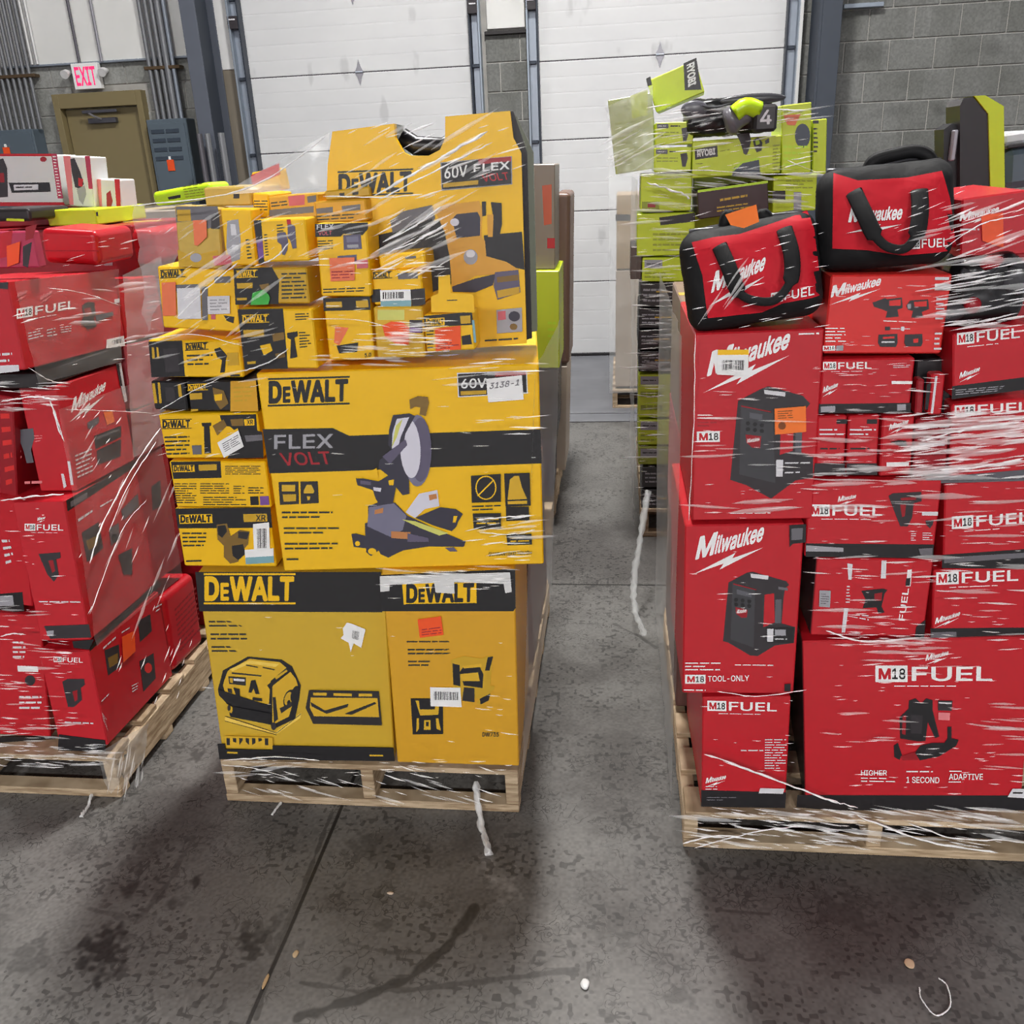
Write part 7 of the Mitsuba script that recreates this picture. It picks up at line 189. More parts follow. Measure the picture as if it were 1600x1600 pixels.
def concrete(p, n, uv):
    x, y = p.x, p.y
    b = fbm(x * 1.7, y * 1.7, 0.0, 4)
    c = mix([0.068, 0.063, 0.06], [0.135, 0.13, 0.124], smoothstep(0.28, 0.72, b + 0.35 * (fbm(x * 9, y * 9, 3.0, 3) - 0.5)))
    c = c * (0.82 + 0.36 * noise(x * 150, y * 150, 2.0))
    d1, d2, k = voronoi(x * 34 + 1.6 * noise(x * 60, y * 60), y * 34 + 1.6 * noise(x * 60, y * 60, 7.0))
    crack = (1 - smoothstep(0.02, 0.12, d2 - d1)) * smoothstep(0.36, 0.6, noise(x * 24, y * 24, 4.0)) * smoothstep(0.3, 0.55, fbm(x * 3, y * 3, 6.0, 2))
    speck = smoothstep(0.66, 0.80, noise(x * 95, y * 95, 1.0)) * smoothstep(0.38, 0.62, fbm(x * 7, y * 7, 9.0, 3))
    dk = dr.maximum(crack * 0.55, speck * 0.5)
    for sx, sy, r, s in STAINS_GLARE:
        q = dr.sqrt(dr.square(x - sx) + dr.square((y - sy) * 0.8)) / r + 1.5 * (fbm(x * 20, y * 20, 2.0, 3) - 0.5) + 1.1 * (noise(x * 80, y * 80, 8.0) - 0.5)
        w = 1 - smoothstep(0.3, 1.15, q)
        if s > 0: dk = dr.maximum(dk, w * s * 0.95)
        else: c = c * (1 - s * 0.7 * w)  # negative strength: glare spots and pale patches painted into the concrete
    for pts, wd, s in MARKS:
        for (ax, ay), (bx, by) in zip(pts[:-1], pts[1:]):
            ux, uy = bx - ax, by - ay
            t = dr.clip(((x - ax) * ux + (y - ay) * uy) / (ux * ux + uy * uy), 0, 1)
            q = dr.sqrt(dr.square(x - ax - t * ux) + dr.square(y - ay - t * uy)) / wd
            dk = dr.maximum(dk, (1 - smoothstep(0.5, 1.3, q + 1.2 * (noise(x * 40, y * 40, 3.0) - 0.5))) * s * 0.9)
    jn = dr.minimum(dr.abs(y - 3.252), dr.abs(x + 0.742 + 0.012 * (noise(y * 4, 1.0) - 0.5)))
    dk = dr.maximum(dk, (1 - smoothstep(0.003, 0.007, jn)) * 0.85)
    return c * (1 - dk)
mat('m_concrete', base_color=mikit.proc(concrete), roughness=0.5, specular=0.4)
mat('m_steelplate', base_color=mikit.proc(lambda p, n, uv: mix([0.1, 0.103, 0.115], [0.17, 0.173, 0.19], fbm(p.x * 3, p.y * 5, 1.0, 4))), roughness=0.5, specular=0.5)
scene['m_film'] = {'type': 'mask', 'opacity': 0.24, 'bsdf': {'type': 'twosided', 'bsdf': {'type': 'principled', 'base_color': {'type': 'rgb', 'value': [0.74, 0.76, 0.76]}, 'roughness': 0.22, 'specular': 0.7}}}
scene['m_haze_smear'] = {'type': 'mask', 'opacity': 0.27, 'bsdf': {'type': 'twosided', 'bsdf': {'type': 'principled', 'base_color': {'type': 'rgb', 'value': [0.95, 0.955, 0.96]}, 'roughness': 0.2, 'specular': 0.8}}}  # pale smear colour carrying the glare and haze of the film
scene['m_haze'] = {'type': 'mask', 'opacity': 0.09, 'bsdf': {'type': 'twosided', 'bsdf': {'type': 'principled', 'base_color': {'type': 'rgb', 'value': [0.8, 0.8, 0.8]}, 'roughness': 0.2, 'specular': 0.8}}}
mat('m_strand', base_color={'type': 'rgb', 'value': [0.9, 0.91, 0.92]}, roughness=0.2, specular=0.7)
scene['m_strand_thin'] = {'type': 'mask', 'opacity': 0.6, 'bsdf': {'type': 'twosided', 'bsdf': {'type': 'principled', 'base_color': {'type': 'rgb', 'value': [0.96, 0.965, 0.97]}, 'roughness': 0.18, 'specular': 0.8}}}
MATS = dict(print='m_print', plastic='m_plastic', fabric='m_fabric', metal='m_metal', paint='m_paint')

# ---------------------------------------------------------------- mesh helpers
class MB:
    """Collects pieces of one mesh with a colour per vertex."""
    def __init__(s): s.v, s.f, s.c, s.n = [], [], [], 0
    def add(s, v, f, col):
        v = np.asarray(v, float).reshape(-1, 3); f = np.asarray(f, int)
        if f.shape[1] == 4: f = np.vstack([f[:, [0, 1, 2]], f[:, [0, 2, 3]]])
        s.v.append(v); s.f.append(f + s.n); s.n += len(v)
        c = lin(col); s.c.append(np.tile(c, (len(v), 1)) if c.ndim == 1 else c)
        return s
    def mesh(s, m): return s.add(m.vertices, m.faces, 'W')
    def put(s, key, bsdf='m_print', smooth=False):
        if not s.v: return None
        v, f, c = np.vstack(s.v), np.vstack(s.f), np.vstack(s.c)
        if smooth not in (False, True):      # split by angle, then smooth
            tm = trimesh.Trimesh(v, f, process=False); tm.visual = trimesh.visual.ColorVisuals(tm)
            n_ = tm.face_normals; keyed = {}; nv, nf, nc = [], np.zeros_like(f), []
            lab = np.argmax(np.abs(n_), 1) * 2 + (n_[np.arange(len(n_)), np.argmax(np.abs(n_), 1)] > 0)
            for i, tri in enumerate(f):
                for k in range(3):
                    kk = (tri[k], lab[i])
                    if kk not in keyed: keyed[kk] = len(nv); nv.append(v[tri[k]]); nc.append(c[tri[k]])
                    nf[i, k] = keyed[kk]
            v, f, c, smooth = np.array(nv), nf, np.array(nc), True
        scene[key] = mikit.ply((v, f), bsdf, smooth=smooth, color=c)
        return key
used = {}
def split_put(mb, parent, base, bsdf):
    """One part for every group of printed pieces that lie close together."""
    n = len(mb.v)
    if not n: return
    lo = np.array([v.min(0) for v in mb.v]); hi = np.array([v.max(0) for v in mb.v]); sz = (hi - lo).max(1)
    gap = np.maximum(0, np.maximum(lo[:, None] - hi[None], lo[None] - hi[:, None])); near = np.sqrt((gap ** 2).sum(2)) <= np.maximum(.018, .4 * np.maximum(sz[:, None], sz[None]))
    comp = np.arange(n)
    for _ in range(n):
        new = np.where(near, comp[None], n).min(1)
        if (new == comp).all(): break
        comp = new
    for k in np.unique(comp):
        q = MB()
        for i in np.nonzero(comp == k)[0]:
            f = mb.f[i] - sum(map(len, mb.v[:i])); q.v.append(mb.v[i]); q.f.append(f + q.n); q.c.append(mb.c[i]); q.n += len(mb.v[i])
        q.put(part(parent, base), bsdf)
def name(base):
    k = used.get(base, -1) + 1; used[base] = k
    return base if k == 0 else f'{base}_{k:03d}'
def part(parent, base): return name(f'{parent}__{base}')
def tag(key, label=None, cat=None, group=None, kind=None):
    labels[key] = {k: v for k, v in (('label', label), ('category', cat), ('group', group), ('kind', kind)) if v}
    return key
CUBE_F = []
def cbox(w, h, d, b):
    """Chamfered box centred at the origin: vertices, faces, and which face (0..5 for -x +x -y +y -z +z, 6 bevel) each vertex block belongs to."""
    H = np.array([w, h, d]) / 2; b = min(b, H.min() * 0.45); V, F = [], []
    idx = {}
    for ax in range(3):
        o = [i for i in range(3) if i != ax]
        for s in (-1, 1):
            q = []
            for p_, r_ in ((-1, -1), (1, -1), (1, 1), (-1, 1)):
                x = np.zeros(3); x[ax] = s * H[ax]; x[o[0]] = p_ * (H[o[0]] - b); x[o[1]] = r_ * (H[o[1]] - b)
                sg = [0, 0, 0]; sg[ax] = s; sg[o[0]] = p_; sg[o[1]] = r_
                idx[(ax, tuple(sg))] = len(V); q.append(len(V)); V.append(x)
            F += [[q[0], q[1], q[2]], [q[0], q[2], q[3]]]
    for sg in [(a, b_, c) for a in (-1, 1) for b_ in (-1, 1) for c in (-1, 1)]:
        F.append([idx[(k, sg)] for k in range(3)])
    for ax in range(3):
        o = [i for i in range(3) if i != ax]
        for p_ in (-1, 1):
            for r_ in (-1, 1):
                e = []
                for t in (-1, 1):
                    sg = [0, 0, 0]; sg[ax] = t; sg[o[0]] = p_; sg[o[1]] = r_
                    e.append((idx[(o[0], tuple(sg))], idx[(o[1], tuple(sg))]))
                F += [[e[0][0], e[0][1], e[1][1]], [e[0][0], e[1][1], e[1][0]]]
    V, F = np.array(V), np.array(F)
    n = np.cross(V[F[:, 1]] - V[F[:, 0]], V[F[:, 2]] - V[F[:, 0]]); out = (n * V[F].mean(1)).sum(1) < 0
    F[out] = F[out][:, ::-1]
    return V, F
def frame(c, U, n):
    U, n = np.array(U, float), np.array(n, float); U /= np.linalg.norm(U); n /= np.linalg.norm(n)
    return np.array(c, float), U, np.cross(n, U), n
def box(mb, x0, x1, y0, y1, z0, z1, col, b=0.003):
    V, F = cbox(x1 - x0, y1 - y0, z1 - z0, b)
    return mb.add(V + np.array([(x0 + x1) / 2, (y0 + y1) / 2, (z0 + z1) / 2]), F, col)
def tri_poly(pts):
    P = Polygon(pts)
    if not P.is_valid: P = P.buffer(0)
    out = []
    for g in getattr(P, 'geoms', [P]):
        if g.area < 1e-9: continue
        v, f = trimesh.creation.triangulate_polygon(g, engine='earcut'); out.append((np.asarray(v), np.asarray(f)))
    return out
_text = {}
HEAVY = {'D': .05, 'E': .045, 'WALT': .042, 'M': .03, 'ilwaukee': .025, 'RYOBI': .04}
def text2d(s, bold=True):
    """Flat lettering: x from 0 to 1, capitals from y = 0 to 1. Some words are set heavier."""
    if s not in _text:
        m = meshkit.text_mesh(s, 1.0, 0.1, bold); top = m.face_normals[:, 2] > 0.9
        f = m.faces[top]; u, inv = np.unique(f, return_inverse=True); v = m.vertices[u][:, :2].copy(); f = inv.reshape(-1, 3)
        if s in HEAVY:   # thicker strokes
            g = union_all([Polygon(v[k]) for k in f]).buffer(HEAVY[s]).simplify(.012); v, f = [], []
            for q in getattr(g, 'geoms', [g]):
                a, b = trimesh.creation.triangulate_polygon(q, engine='earcut'); f.append(np.asarray(b) + sum(map(len, v))); v.append(np.asarray(a))
            v, f = np.vstack(v), np.vstack(f)
        v[:, 0] -= v[:, 0].min(); v[:, 0] /= v[:, 0].max(); _text[s] = (v, f)
    return _text[s]
def bil(q, u, v):
    q = [np.array(p) for p in q]
    return (q[0] * (1 - u) + q[1] * u) * (1 - v) + (q[3] * (1 - u) + q[2] * u) * v
def draw(items, c, U, V, n, rng, lift=0.0005, bend=None):
    """Flat print on a face: returns (print mesh, lettering mesh)."""
    P, T, k = MB(), MB(), 0
    def w3(ab, z):
        ab = np.asarray(ab, float).reshape(-1, 2)
        zz = z + (bend(ab) if bend is not None else 0.0)
        return c + ab[:, :1] * U + ab[:, 1:] * V + np.reshape(zz, (-1, 1)) * n
    for it in items:
        z = lift + 0.00012 * k; k += 1
        if it[0] == 'p':
            for v, f in tri_poly(it[1]): P.add(w3(v, z), f, it[2])
        elif it[0] == 'm':
            q, rows, col = it[1:]
            for r in range(rows):
                v0, v1 = (r + 0.28) / rows, (r + 0.66) / rows; u, end = 0.0, (1.0 if rng.random() < 0.6 else rng.uniform(0.6, 1))
                wmin = max(0.03, 0.012 / max(1e-6, np.linalg.norm(np.subtract(q[1], q[0]))))
                while u < end - 0.02:
                    du = min(rng.uniform(1, 2.6) * wmin, end - u)
                    P.add(w3([bil(q, u, v0), bil(q, u + du, v0), bil(q, u + du, v1), bil(q, u, v1)], z), [[0, 2, 1], [0, 3, 2]], col)
                    u += du + wmin * 0.3
        elif it[0] == 'b':
            q, nb = it[1:]; u = 0.0
            while u < 1:
                du = rng.choice((0.5, 1, 1, 1.7)) / nb * 0.55
                P.add(w3([bil(q, u, 0), bil(q, min(1, u + du), 0), bil(q, min(1, u + du), 1), bil(q, u, 1)], z), [[0, 2, 1], [0, 3, 2]], 'K3'); u += du + rng.choice((0.4, 0.8, 1.1)) / nb * 0.7
        elif it[0] == 't':
            _, s, o, ex, ey, col = it
            v, f = text2d(s); ab = np.array(o) + v[:, :1] * np.array(ex) + v[:, 1:] * np.array(ey)
            T.add(w3(ab, z + .00006), f, col)
    return P, T
def tube(mb, pts, r, col, k=8, flat=1.0, cap=True, jitter=0, seed=0, up=None):
    """Round or flattened tube along points."""
    p = np.array(pts, float); rr = np.broadcast_to(np.asarray(r, float), len(p)); rg = np.random.default_rng(seed)
    t = np.gradient(p, axis=0); t /= np.linalg.norm(t, axis=1, keepdims=True) + 1e-12
    if up is None: up = np.array([0, 0, 1.0]) if abs(t[:, 2]).mean() < 0.8 else np.array([0, 1.0, 0])
    V = []
    for i in range(len(p)):
        a = np.cross(t[i], up); a /= np.linalg.norm(a) + 1e-12; b = np.cross(a, t[i]); b = b * flat
        ang = np.arange(k) * 2 * np.pi / k; q = rr[i] * (1 + jitter * rg.normal(size=k))
        V.append(p[i] + np.outer(np.cos(ang) * q, a) + np.outer(np.sin(ang) * q, b))
    V = np.vstack(V); F = []
    for i in range(len(p) - 1):
        for j in range(k):
            a, b = i * k + j, i * k + (j + 1) % k
            F += [[a, b, b + k], [a, b + k, a + k]]
    if cap:
        F += [[0, j + 1, j] for j in range(1, k - 1)] + [[(len(p) - 1) * k, (len(p) - 1) * k + j, (len(p) - 1) * k + j + 1] for j in range(1, k - 1)]
    return mb.add(V, F, col)
def spline(pts, m=6):
    p = np.array(pts, float)
    if len(p) < 3: return np.array([p[0] + (p[-1] - p[0]) * t for t in np.linspace(0, 1, m + 1)])
    q = np.vstack([2 * p[0] - p[1], p, 2 * p[-1] - p[-2]]); out = []
    for i in range(1, len(q) - 2):
        for t in np.linspace(0, 1, m, endpoint=False):
            out.append(0.5 * ((2 * q[i]) + (q[i + 1] - q[i - 1]) * t + (2 * q[i - 1] - 5 * q[i] + 4 * q[i + 1] - q[i + 2]) * t * t + (3 * q[i] - q[i - 1] - 3 * q[i + 1] + q[i + 2]) * t ** 3))
    return np.array(out + [p[-1]])
def struct(key, mb, bsdf, parent=None):
    k = mb.put(name(key) if parent is None else part(parent, key), bsdf)
    if parent is None: tag(k, kind='structure')
    return k

# ---------------------------------------------------------------- the hall
XL, XR, YF, YB, ZC = -6.6, 4.6, -8.0, 7.7, 6.2
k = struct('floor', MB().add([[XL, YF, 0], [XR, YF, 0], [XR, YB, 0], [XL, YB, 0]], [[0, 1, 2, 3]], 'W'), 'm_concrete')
struct('ceiling', box(MB(), XL, XR, YF, YB + 0.2, ZC, ZC + 0.1, 'G3'), 'm_paint')
struct('wall_left', box(MB(), XL - 0.2, XL, YF, YB + 0.2, 0, ZC, 'G2'), 'm_paint')
struct('wall_right', box(MB(), XR, XR + 0.2, YF, YB + 0.2, 0, ZC, 'G2'), 'm_paint')
struct('wall_front', box(MB(), XL, XR, YF - 0.2, YF, 0, ZC, 'G2'), 'm_paint')
wb = struct('wall_back', box(MB(), XL, XR, 7.688, 7.9, 0, ZC, 'W3', 0.001), 'm_mortar')
CH, CL = 0.2085, 0.322
def blocks(x0, x1, z0, z1, skip=None):
    r0 = int(math.floor((z0 - 2.301) / CH)); r1 = int(math.ceil((z1 - 2.301) / CH))
    for r in range(r0, r1):
        za, zb = max(z0, 2.301 + r * CH + 0.005), min(z1, 2.301 + (r + 1) * CH - 0.005)
        off = 1.822 + (0 if r % 2 == 0 else 0.161)
        i0, i1 = int(math.floor((x0 - off) / CL)), int(math.ceil((x1 - off) / CL))
        for i in range(i0, i1):
            a, b = max(x0, off + i * CL + 0.005), min(x1, off + (i + 1) * CL - 0.005)
            if b - a < 0.03 or zb - za < 0.03 or (skip and skip(a, b, za, zb)): continue
            V, F = cbox(b - a, 0.022, zb - za, 0.003)
            struct('block', MB().add(V + np.array([(a + b) / 2, 7.69, (za + zb) / 2]), F, 'G3'), 'm_block_pale' if x1 < -2 else 'm_block', wb)
blocks(1.33, 3.25, 1.0, 2.95)
blocks(-1.02, -0.7, 1.15, 2.49)
blocks(-5.35, -3.2, 1.25, 2.46, lambda a, b, c, d: a > -4.75 and b < -3.72 and d < 2.3)
struct('lintel', box(MB(), -1.02, -0.7, 7.64, 7.7, 2.49, 2.515, 'K2'), 'm_paint', wb)
struct('white_board', box(MB(), -1.0, -0.71, 7.66, 7.7, 2.53, 4.0, 'W3'), 'm_board', wb)
struct('white_board', box(MB(), XL, -3.28, 7.655, 7.7, 2.475, ZC, 'W3'), 'm_board', wb)
struct('ledge', box(MB(), -5.0, -3.4, 7.64, 7.7, 2.462, 2.478, 'STL'), 'm_metal', wb)
jm = MB(); box(jm, -3.16, -3.03, 7.665, 7.7, 0, 2.36, (118,110,98)); box(jm, -3.16, -3.03, 7.66, 7.7, 2.36, 4.0, 'W3')
struct('door_jamb', jm, 'm_paint', wb)
st_ = MB(); box(st_, 1.62, 1.9, 7.62, 7.69, 2.515, 2.545, 'STL'); struct('steel_bracket', st_, 'm_metal', wb)
def dock_door(key, x0, x1, hx, tracks):
    d = name(key); seams = [0.03, 0.63, 1.188, 1.727, 2.288, 2.845, 3.4]
    for a, b in zip(seams[:-1], seams[1:]):
        m = MB(); nr = 5; dz = (b - a - 0.008) / nr; prof = []
        z = a + 0.004; prof.append((7.6592, z)); 
        for r in range(nr):
            prof += [(7.6587, z + 0.002), (7.658, z + 0.006), (7.658, z + dz - 0.006), (7.6587, z + dz - 0.002)]; z += dz
        prof.append((7.66, z)); prof = [(7.68, a + 0.004)] + prof + [(7.68, b - 0.004)]
        v = [[x, y, zz] for x in (x0, x1) for y, zz in prof]; n_ = len(prof)
        m.add(v, [[i, i + n_, i + n_ + 1, i + 1] for i in range(n_ - 1)], 'W')
        struct('panel', m, 'm_door', d)
    m = MB(); box(m, x0, x1, 7.672, 7.685, 0.0, 3.4, 'G3', 0.001); struct('core', m, 'm_paint', d)
    m = MB(); box(m, x0, x1, 7.645, 7.68, 0.0, 0.032, 'K', 0.004); struct('bottom_seal', m, 'm_paint', d)
    for z in seams[1:-1]:
        m = MB(); o = [(0, .09), (.016, .035), (.03, .012), (.03, -.012), (.016, -.035), (0, -.09), (-.016, -.035), (-.03, -.012), (-.03, .012), (-.016, .035)]
        M_ = trimesh.creation.extrude_polygon(Polygon(o), 0.008, engine='earcut'); v = M_.vertices
        m.add(np.c_[hx + v[:, 0], 7.656 - v[:, 2], z + v[:, 1]], M_.faces[:, ::-1], 'G2'); tube(m, [(hx - .03, 7.645, z), (hx + .03, 7.645, z)], 0.007, 'GAL'); struct('hinge', m, 'm_metal', d)
    for x, s in tracks:
        m = MB(); box(m, x - .03, x + .03, 7.625, 7.64, 0, 3.4, 'GAL'); box(m, x - s * .035 - .008, x - s * .035 + .008, 7.56, 7.64, 0, 3.4, 'STL'); box(m, x + s * .04 - .006, x + s * .04 + .006, 7.57, 7.68, 0, 3.4, 'STD')
        struct('track', m, 'm_metal', d)
        for z in seams[1:-1]:
            m = MB(); box(m, x - .045, x + .025, 7.6, 7.63, z - .02, z + .005, 'STD'); struct('roller_bracket', m, 'm_metal', d)
        m = MB(); box(m, x - .045, x + .035, 7.56, 7.63, 2.63, 2.72, 'K3'); box(m, x - .03, x + .02, 7.555, 7.56, 2.69, 2.7, 'W2'); struct('sensor_box', m, 'm_paint', d)
    return d
dock_door('door_1', -2.93, -1.12, -2.027, [(-2.965, 1), (-1.085, -1)])
dock_door('door_2', -0.61, 1.22, 0.308, [(-0.65, 1), (1.265, -1)])
struct('trim', box(MB(), 1.3, 1.33, 7.56, 7.68, 0, 4, 'W3'), 'm_paint', wb)
# steel columns
cl = MB(); box(cl, -3.262, -3.142, 7.298, 7.316, 0, ZC, 'ST', 0.003); box(cl, -3.262, -3.142, 7.645, 7.66, 0, ZC, 'ST', 0.003); box(cl, -3.208, -3.196, 7.316, 7.645, 0, ZC, 'STD', 0.002); struct('column', cl, 'm_paint')  # web in a darker colour to carry the shade between flanges
cr = MB(); box(cr, 1.392, 1.412, 7.3, 7.62, 0, ZC, 'STD', 0.003); box(cr, 1.41, 1.545, 7.3, 7.32, 0, ZC, 'STD', 0.003); box(cr, 1.41, 1.545, 7.6, 7.62, 0, ZC, 'STD', 0.003); box(cr, 1.47, 1.485, 7.32, 7.6, 0, ZC, 'STD', 0.003)
struct('column', cr, 'm_paint')
# dock plate in the floor
dp = MB(); box(dp, -0.75, 1.35, 5.81, 7.64, 0.0, 0.012, 'G3', 0.003); dpk = struct('dock_plate', dp, 'm_steelplate')
m = MB(); box(m, -0.75, 1.35, 5.62, 5.8, 0.0, 0.008, 'G3', 0.003); struct('lip', m, 'm_steelplate', dpk)
# exit door
dk = name('door_3')
m = MB()
box(m, -4.605, -4.55, 7.6, 7.69, 0, 2.25, 'OL'); box(m, -3.885, -3.834, 7.6, 7.69, 0, 2.25, 'OL'); box(m, -4.55, -3.885, 7.6, 7.69, 2.14, 2.25, 'OL'); struct('frame', m, 'm_paint', dk)
m = MB(); box(m, -4.545, -3.89, 7.665, 7.69, 0, 2.135, 'OL'); struct('leaf', m, 'm_paint', dk)
m = MB(); box(m, -4.34, -4.1, 7.62, 7.665, 2.02, 2.06, 'G4'); ck = struct('closer', m, 'm_metal', dk)
m = MB(); box(m, -4.36, -4.06, 7.585, 7.6, 2.095, 2.12, 'G4'); tube(m, [(-4.32, 7.6, 2.105), (-4.25, 7.57, 2.07), (-4.22, 7.62, 2.05)], 0.008, 'G2'); struct('arm', m, 'm_metal', ck)
# ---------------------------------------------------------------- wall fittings
s = name('exit_sign'); tag(s, 'white exit sign with pink red EXIT letters above the olive door', 'sign')
m = MB(); box(m, -4.385, -4.16, 7.6, 7.655, 2.275, 2.465, 'W'); m.put(part(s, 'housing'), 'm_paint')
m = MB(); v, f = text2d('EXIT'); m.add(np.c_[-4.36 + v[:, 0] * .175, np.full(len(v), 7.598), 2.305 + v[:, 1] * .13], f, (250, 30, 90))
lk = m.put(part(s, 'lettering'), 'm_paint'); scene[lk]['emitter'] = {'type': 'area', 'radiance': {'type': 'rgb', 'value': [0.75, 0.03, 0.14]}}
for sx in (-4.43, -4.11):
    m = MB(); tube(m, [(sx, 7.66, 2.41), (sx, 7.6, 2.40), (sx, 7.56, 2.385)], [.012, .028, .034], 'W3', 12); m.put(part(s, 'lamp_head'), 'm_paint')
def cabinet(x0, x1, z0, z1, lab, slots, tagpos):
    s = name('electrical_cabinet'); tag(s, lab, 'electrical cabinet', 'grey electrical cabinets')
    m = MB(); box(m, x0, x1, 7.52, 7.68, z0, z1, 'CAB', .006); m.put(part(s, 'body'), 'm_paint')
    m = MB(); box(m, x0 + .02, x1 - .02, 7.512, 7.522, z0 + .02, z1 - .03, 'CAB', .003); m.put(part(s, 'door'), 'm_paint')
    for a, b, c, d in slots:
        m = MB(); box(m, a, b, 7.506, 7.513, c, d, 'CABD', .003); m.put(part(s, 'louver'), 'm_paint')
    a, b, c, d = tagpos
    m = MB(); box(m, a, b, 7.505, 7.512, c, d, 'O', .001); box(m, a + .02, b - .02, 7.504, 7.512, d, d + .025, 'W', .001); m.put(tag(part(s, 'tag'), 'orange tag'), 'm_paint')
cabinet(-3.79, -3.45, 0.9, 2.02, 'grey electrical cabinet with louvered vents and orange tag between olive door and column', [(-3.755 + .125 * i, -3.645 + .125 * i, 1.915 - .068 * j, 1.945 - .068 * j) for i in range(2) for j in range(4)], (-3.665, -3.605, 1.63, 1.715))
cabinet(-5.3, -4.78, 1.2, 2.0, 'grey electrical cabinet with orange tag left of the olive door, above the white boxes', [], (-5.07, -5.01, 1.8, 1.87))
def pipe(x, y, z0, z1, r, lab, col='PIPE', grp='steel conduits on the back wall', base='conduit'):
    s = name(base); tag(s, lab, base.replace('_', ' '), grp); m = MB(); tube(m, [(x, y, z0), (x, y, z1)], r, col, 10); m.put(s, 'm_metal', True); return s
ORD = ['first', 'second', 'third', 'fourth', 'fifth', 'sixth', 'seventh', 'eighth']
for i in range(5): pipe(-3.72 + .05 * i, 7.6, 2.02, ZC, .017 if i != 3 else .026, ORD[i] + ' steel conduit from the olive door above the louvered cabinet', 'PIPE' if i < 4 else 'GAL')
for i in range(8): pipe(-5.1 + .05 * i, 7.6, 2.0, ZC, .014, ORD[7 - i] + ' steel conduit from the olive door above the cabinet without vents')
for i in range(4): pipe(-4.82 + .045 * i, 7.635, 2.48, ZC, .014, ORD[3 - i] + ' painted conduit from the exit sign on the white wall board', 'W3', 'painted conduits')
pipe(-4.32, 7.63, 2.46, ZC, .012, 'thin dark conduit dropping to the exit sign', 'G3', 'conduits above the exit sign'); pipe(-4.13, 7.63, 2.47, ZC, .012, 'thin pale conduit right of the one above the exit sign', 'G2', 'conduits above the exit sign')
for x0, x1, lab in ((-3.76, -3.46, 'rusty strut clamp across the conduits by the column'), (-5.14, -4.7, 'rusty strut clamp across the conduit bank at the cropped edge')):
    s = name('strut_clamp'); tag(s, lab, 'clamp'); box(MB(), x0, x1, 7.58, 7.66, 2.385, 2.41, 'RUST').put(s, 'm_metal')
for i, (x, r) in enumerate(((-3.235, .022), (-3.17, .022), (-3.06, .026))): pipe(x + .02, 7.2, 0, 1.885, r, ['dark steel post left of three beside the dock door', 'dark steel post in the middle of three beside the dock door', 'shiny steel post right of three beside the dock door'][i], 'PIPE' if i else 'G3', 'steel posts beside the dock door', 'steel_post')
# ---------------------------------------------------------------- lights under the ceiling
for i, (x, y, z, sx, sy, rad, where) in enumerate(LIGHTS):
    s = name('high_bay_light'); tag(s, 'rectangular high bay light hung '+where, 'ceiling light', 'high bay lights')
    m = MB(); box(m, x - sx / 2 - .04, x + sx / 2 + .04, y - sy / 2 - .04, y + sy / 2 + .04, z + .01, z + .12, 'W'); tube(m, [(x, y, z + .12), (x, y, ZC)], .01, 'G3'); m.put(part(s, 'housing'), 'm_paint')
    scene[part(s, 'lens')] = {**mikit.ply(([[x - sx / 2, y - sy / 2, z], [x + sx / 2, y - sy / 2, z], [x + sx / 2, y + sy / 2, z], [x - sx / 2, y + sy / 2, z]], [[0, 2, 1], [0, 3, 2]]), 'm_paint', color=np.ones((4, 3)) * .8), 'emitter': {'type': 'area', 'radiance': {'type': 'rgb', 'value': [rad, rad * 0.985, rad * 0.95]}}}
# ---------------------------------------------------------------- pallets
def pallet(lab, x0, x1, y0, y1, h=0.135, cx=None, boards=7, seed=0):
    rg = random.Random(seed); s = name('pallet'); tag(s, lab, 'pallet', 'wooden pallets')
    t, sw = 0.016, 0.034
    for i in range(3):
        xa = [x0, (x0 + x1) / 2 - sw / 2, x1 - sw][i]; m = MB(); box(m, xa, xa + sw, y0 + .004, y1 - .004, t + .008, h - t, 'W', .002); m.put(part(s, 'stringer'), 'm_wood')
    pitch = (y1 - y0 - 0.1) / (boards - 1)
    for i in range(boards):
        ya = y0 + i * pitch + rg.uniform(-.004, .004) * (0 < i < boards - 1); m = MB(); box(m, x0 + rg.uniform(-.003, .003), x1 + rg.uniform(-.003, .003), ya, ya + .1 - .012 * rg.random(), h - t, h, 'W', .002); m.put(part(s, 'deck_board'), 'm_wood')
    for i in range(5):
        ya = y0 + i * (y1 - y0 - .05) / 4; m = MB(); box(m, x0, x1, ya, ya + .05, 0.001, t + .008, 'W', .002); m.put(part(s, 'bottom_board'), 'm_wood')
    return s
pallet('wooden pallet under the yellow stack, with film on its front edge', -1.062, -0.258, 1.89, 3.02, seed=1)
pallet('wooden pallet under the tall red stack, with film bunched over its front slots', 0.16, 1.06, 1.79, 2.86, h=.108, seed=2)
pallet('wooden pallet under the red corner stack, its near corner wrapped in film', -2.2, -1.366, 1.885, 3.0, seed=3)
pallet('wooden pallet under the lime boxes, near the back', 0.1, 0.9, 3.74, 4.86, seed=4)
pallet('wooden pallet behind the yellow stack, only its aisle edge showing', -1.1, -0.3, 3.74, 4.86, seed=5)
pallet('wooden pallet near the dock door holding brown cartons', -0.04, 0.8, 5.92, 7.0, seed=6)
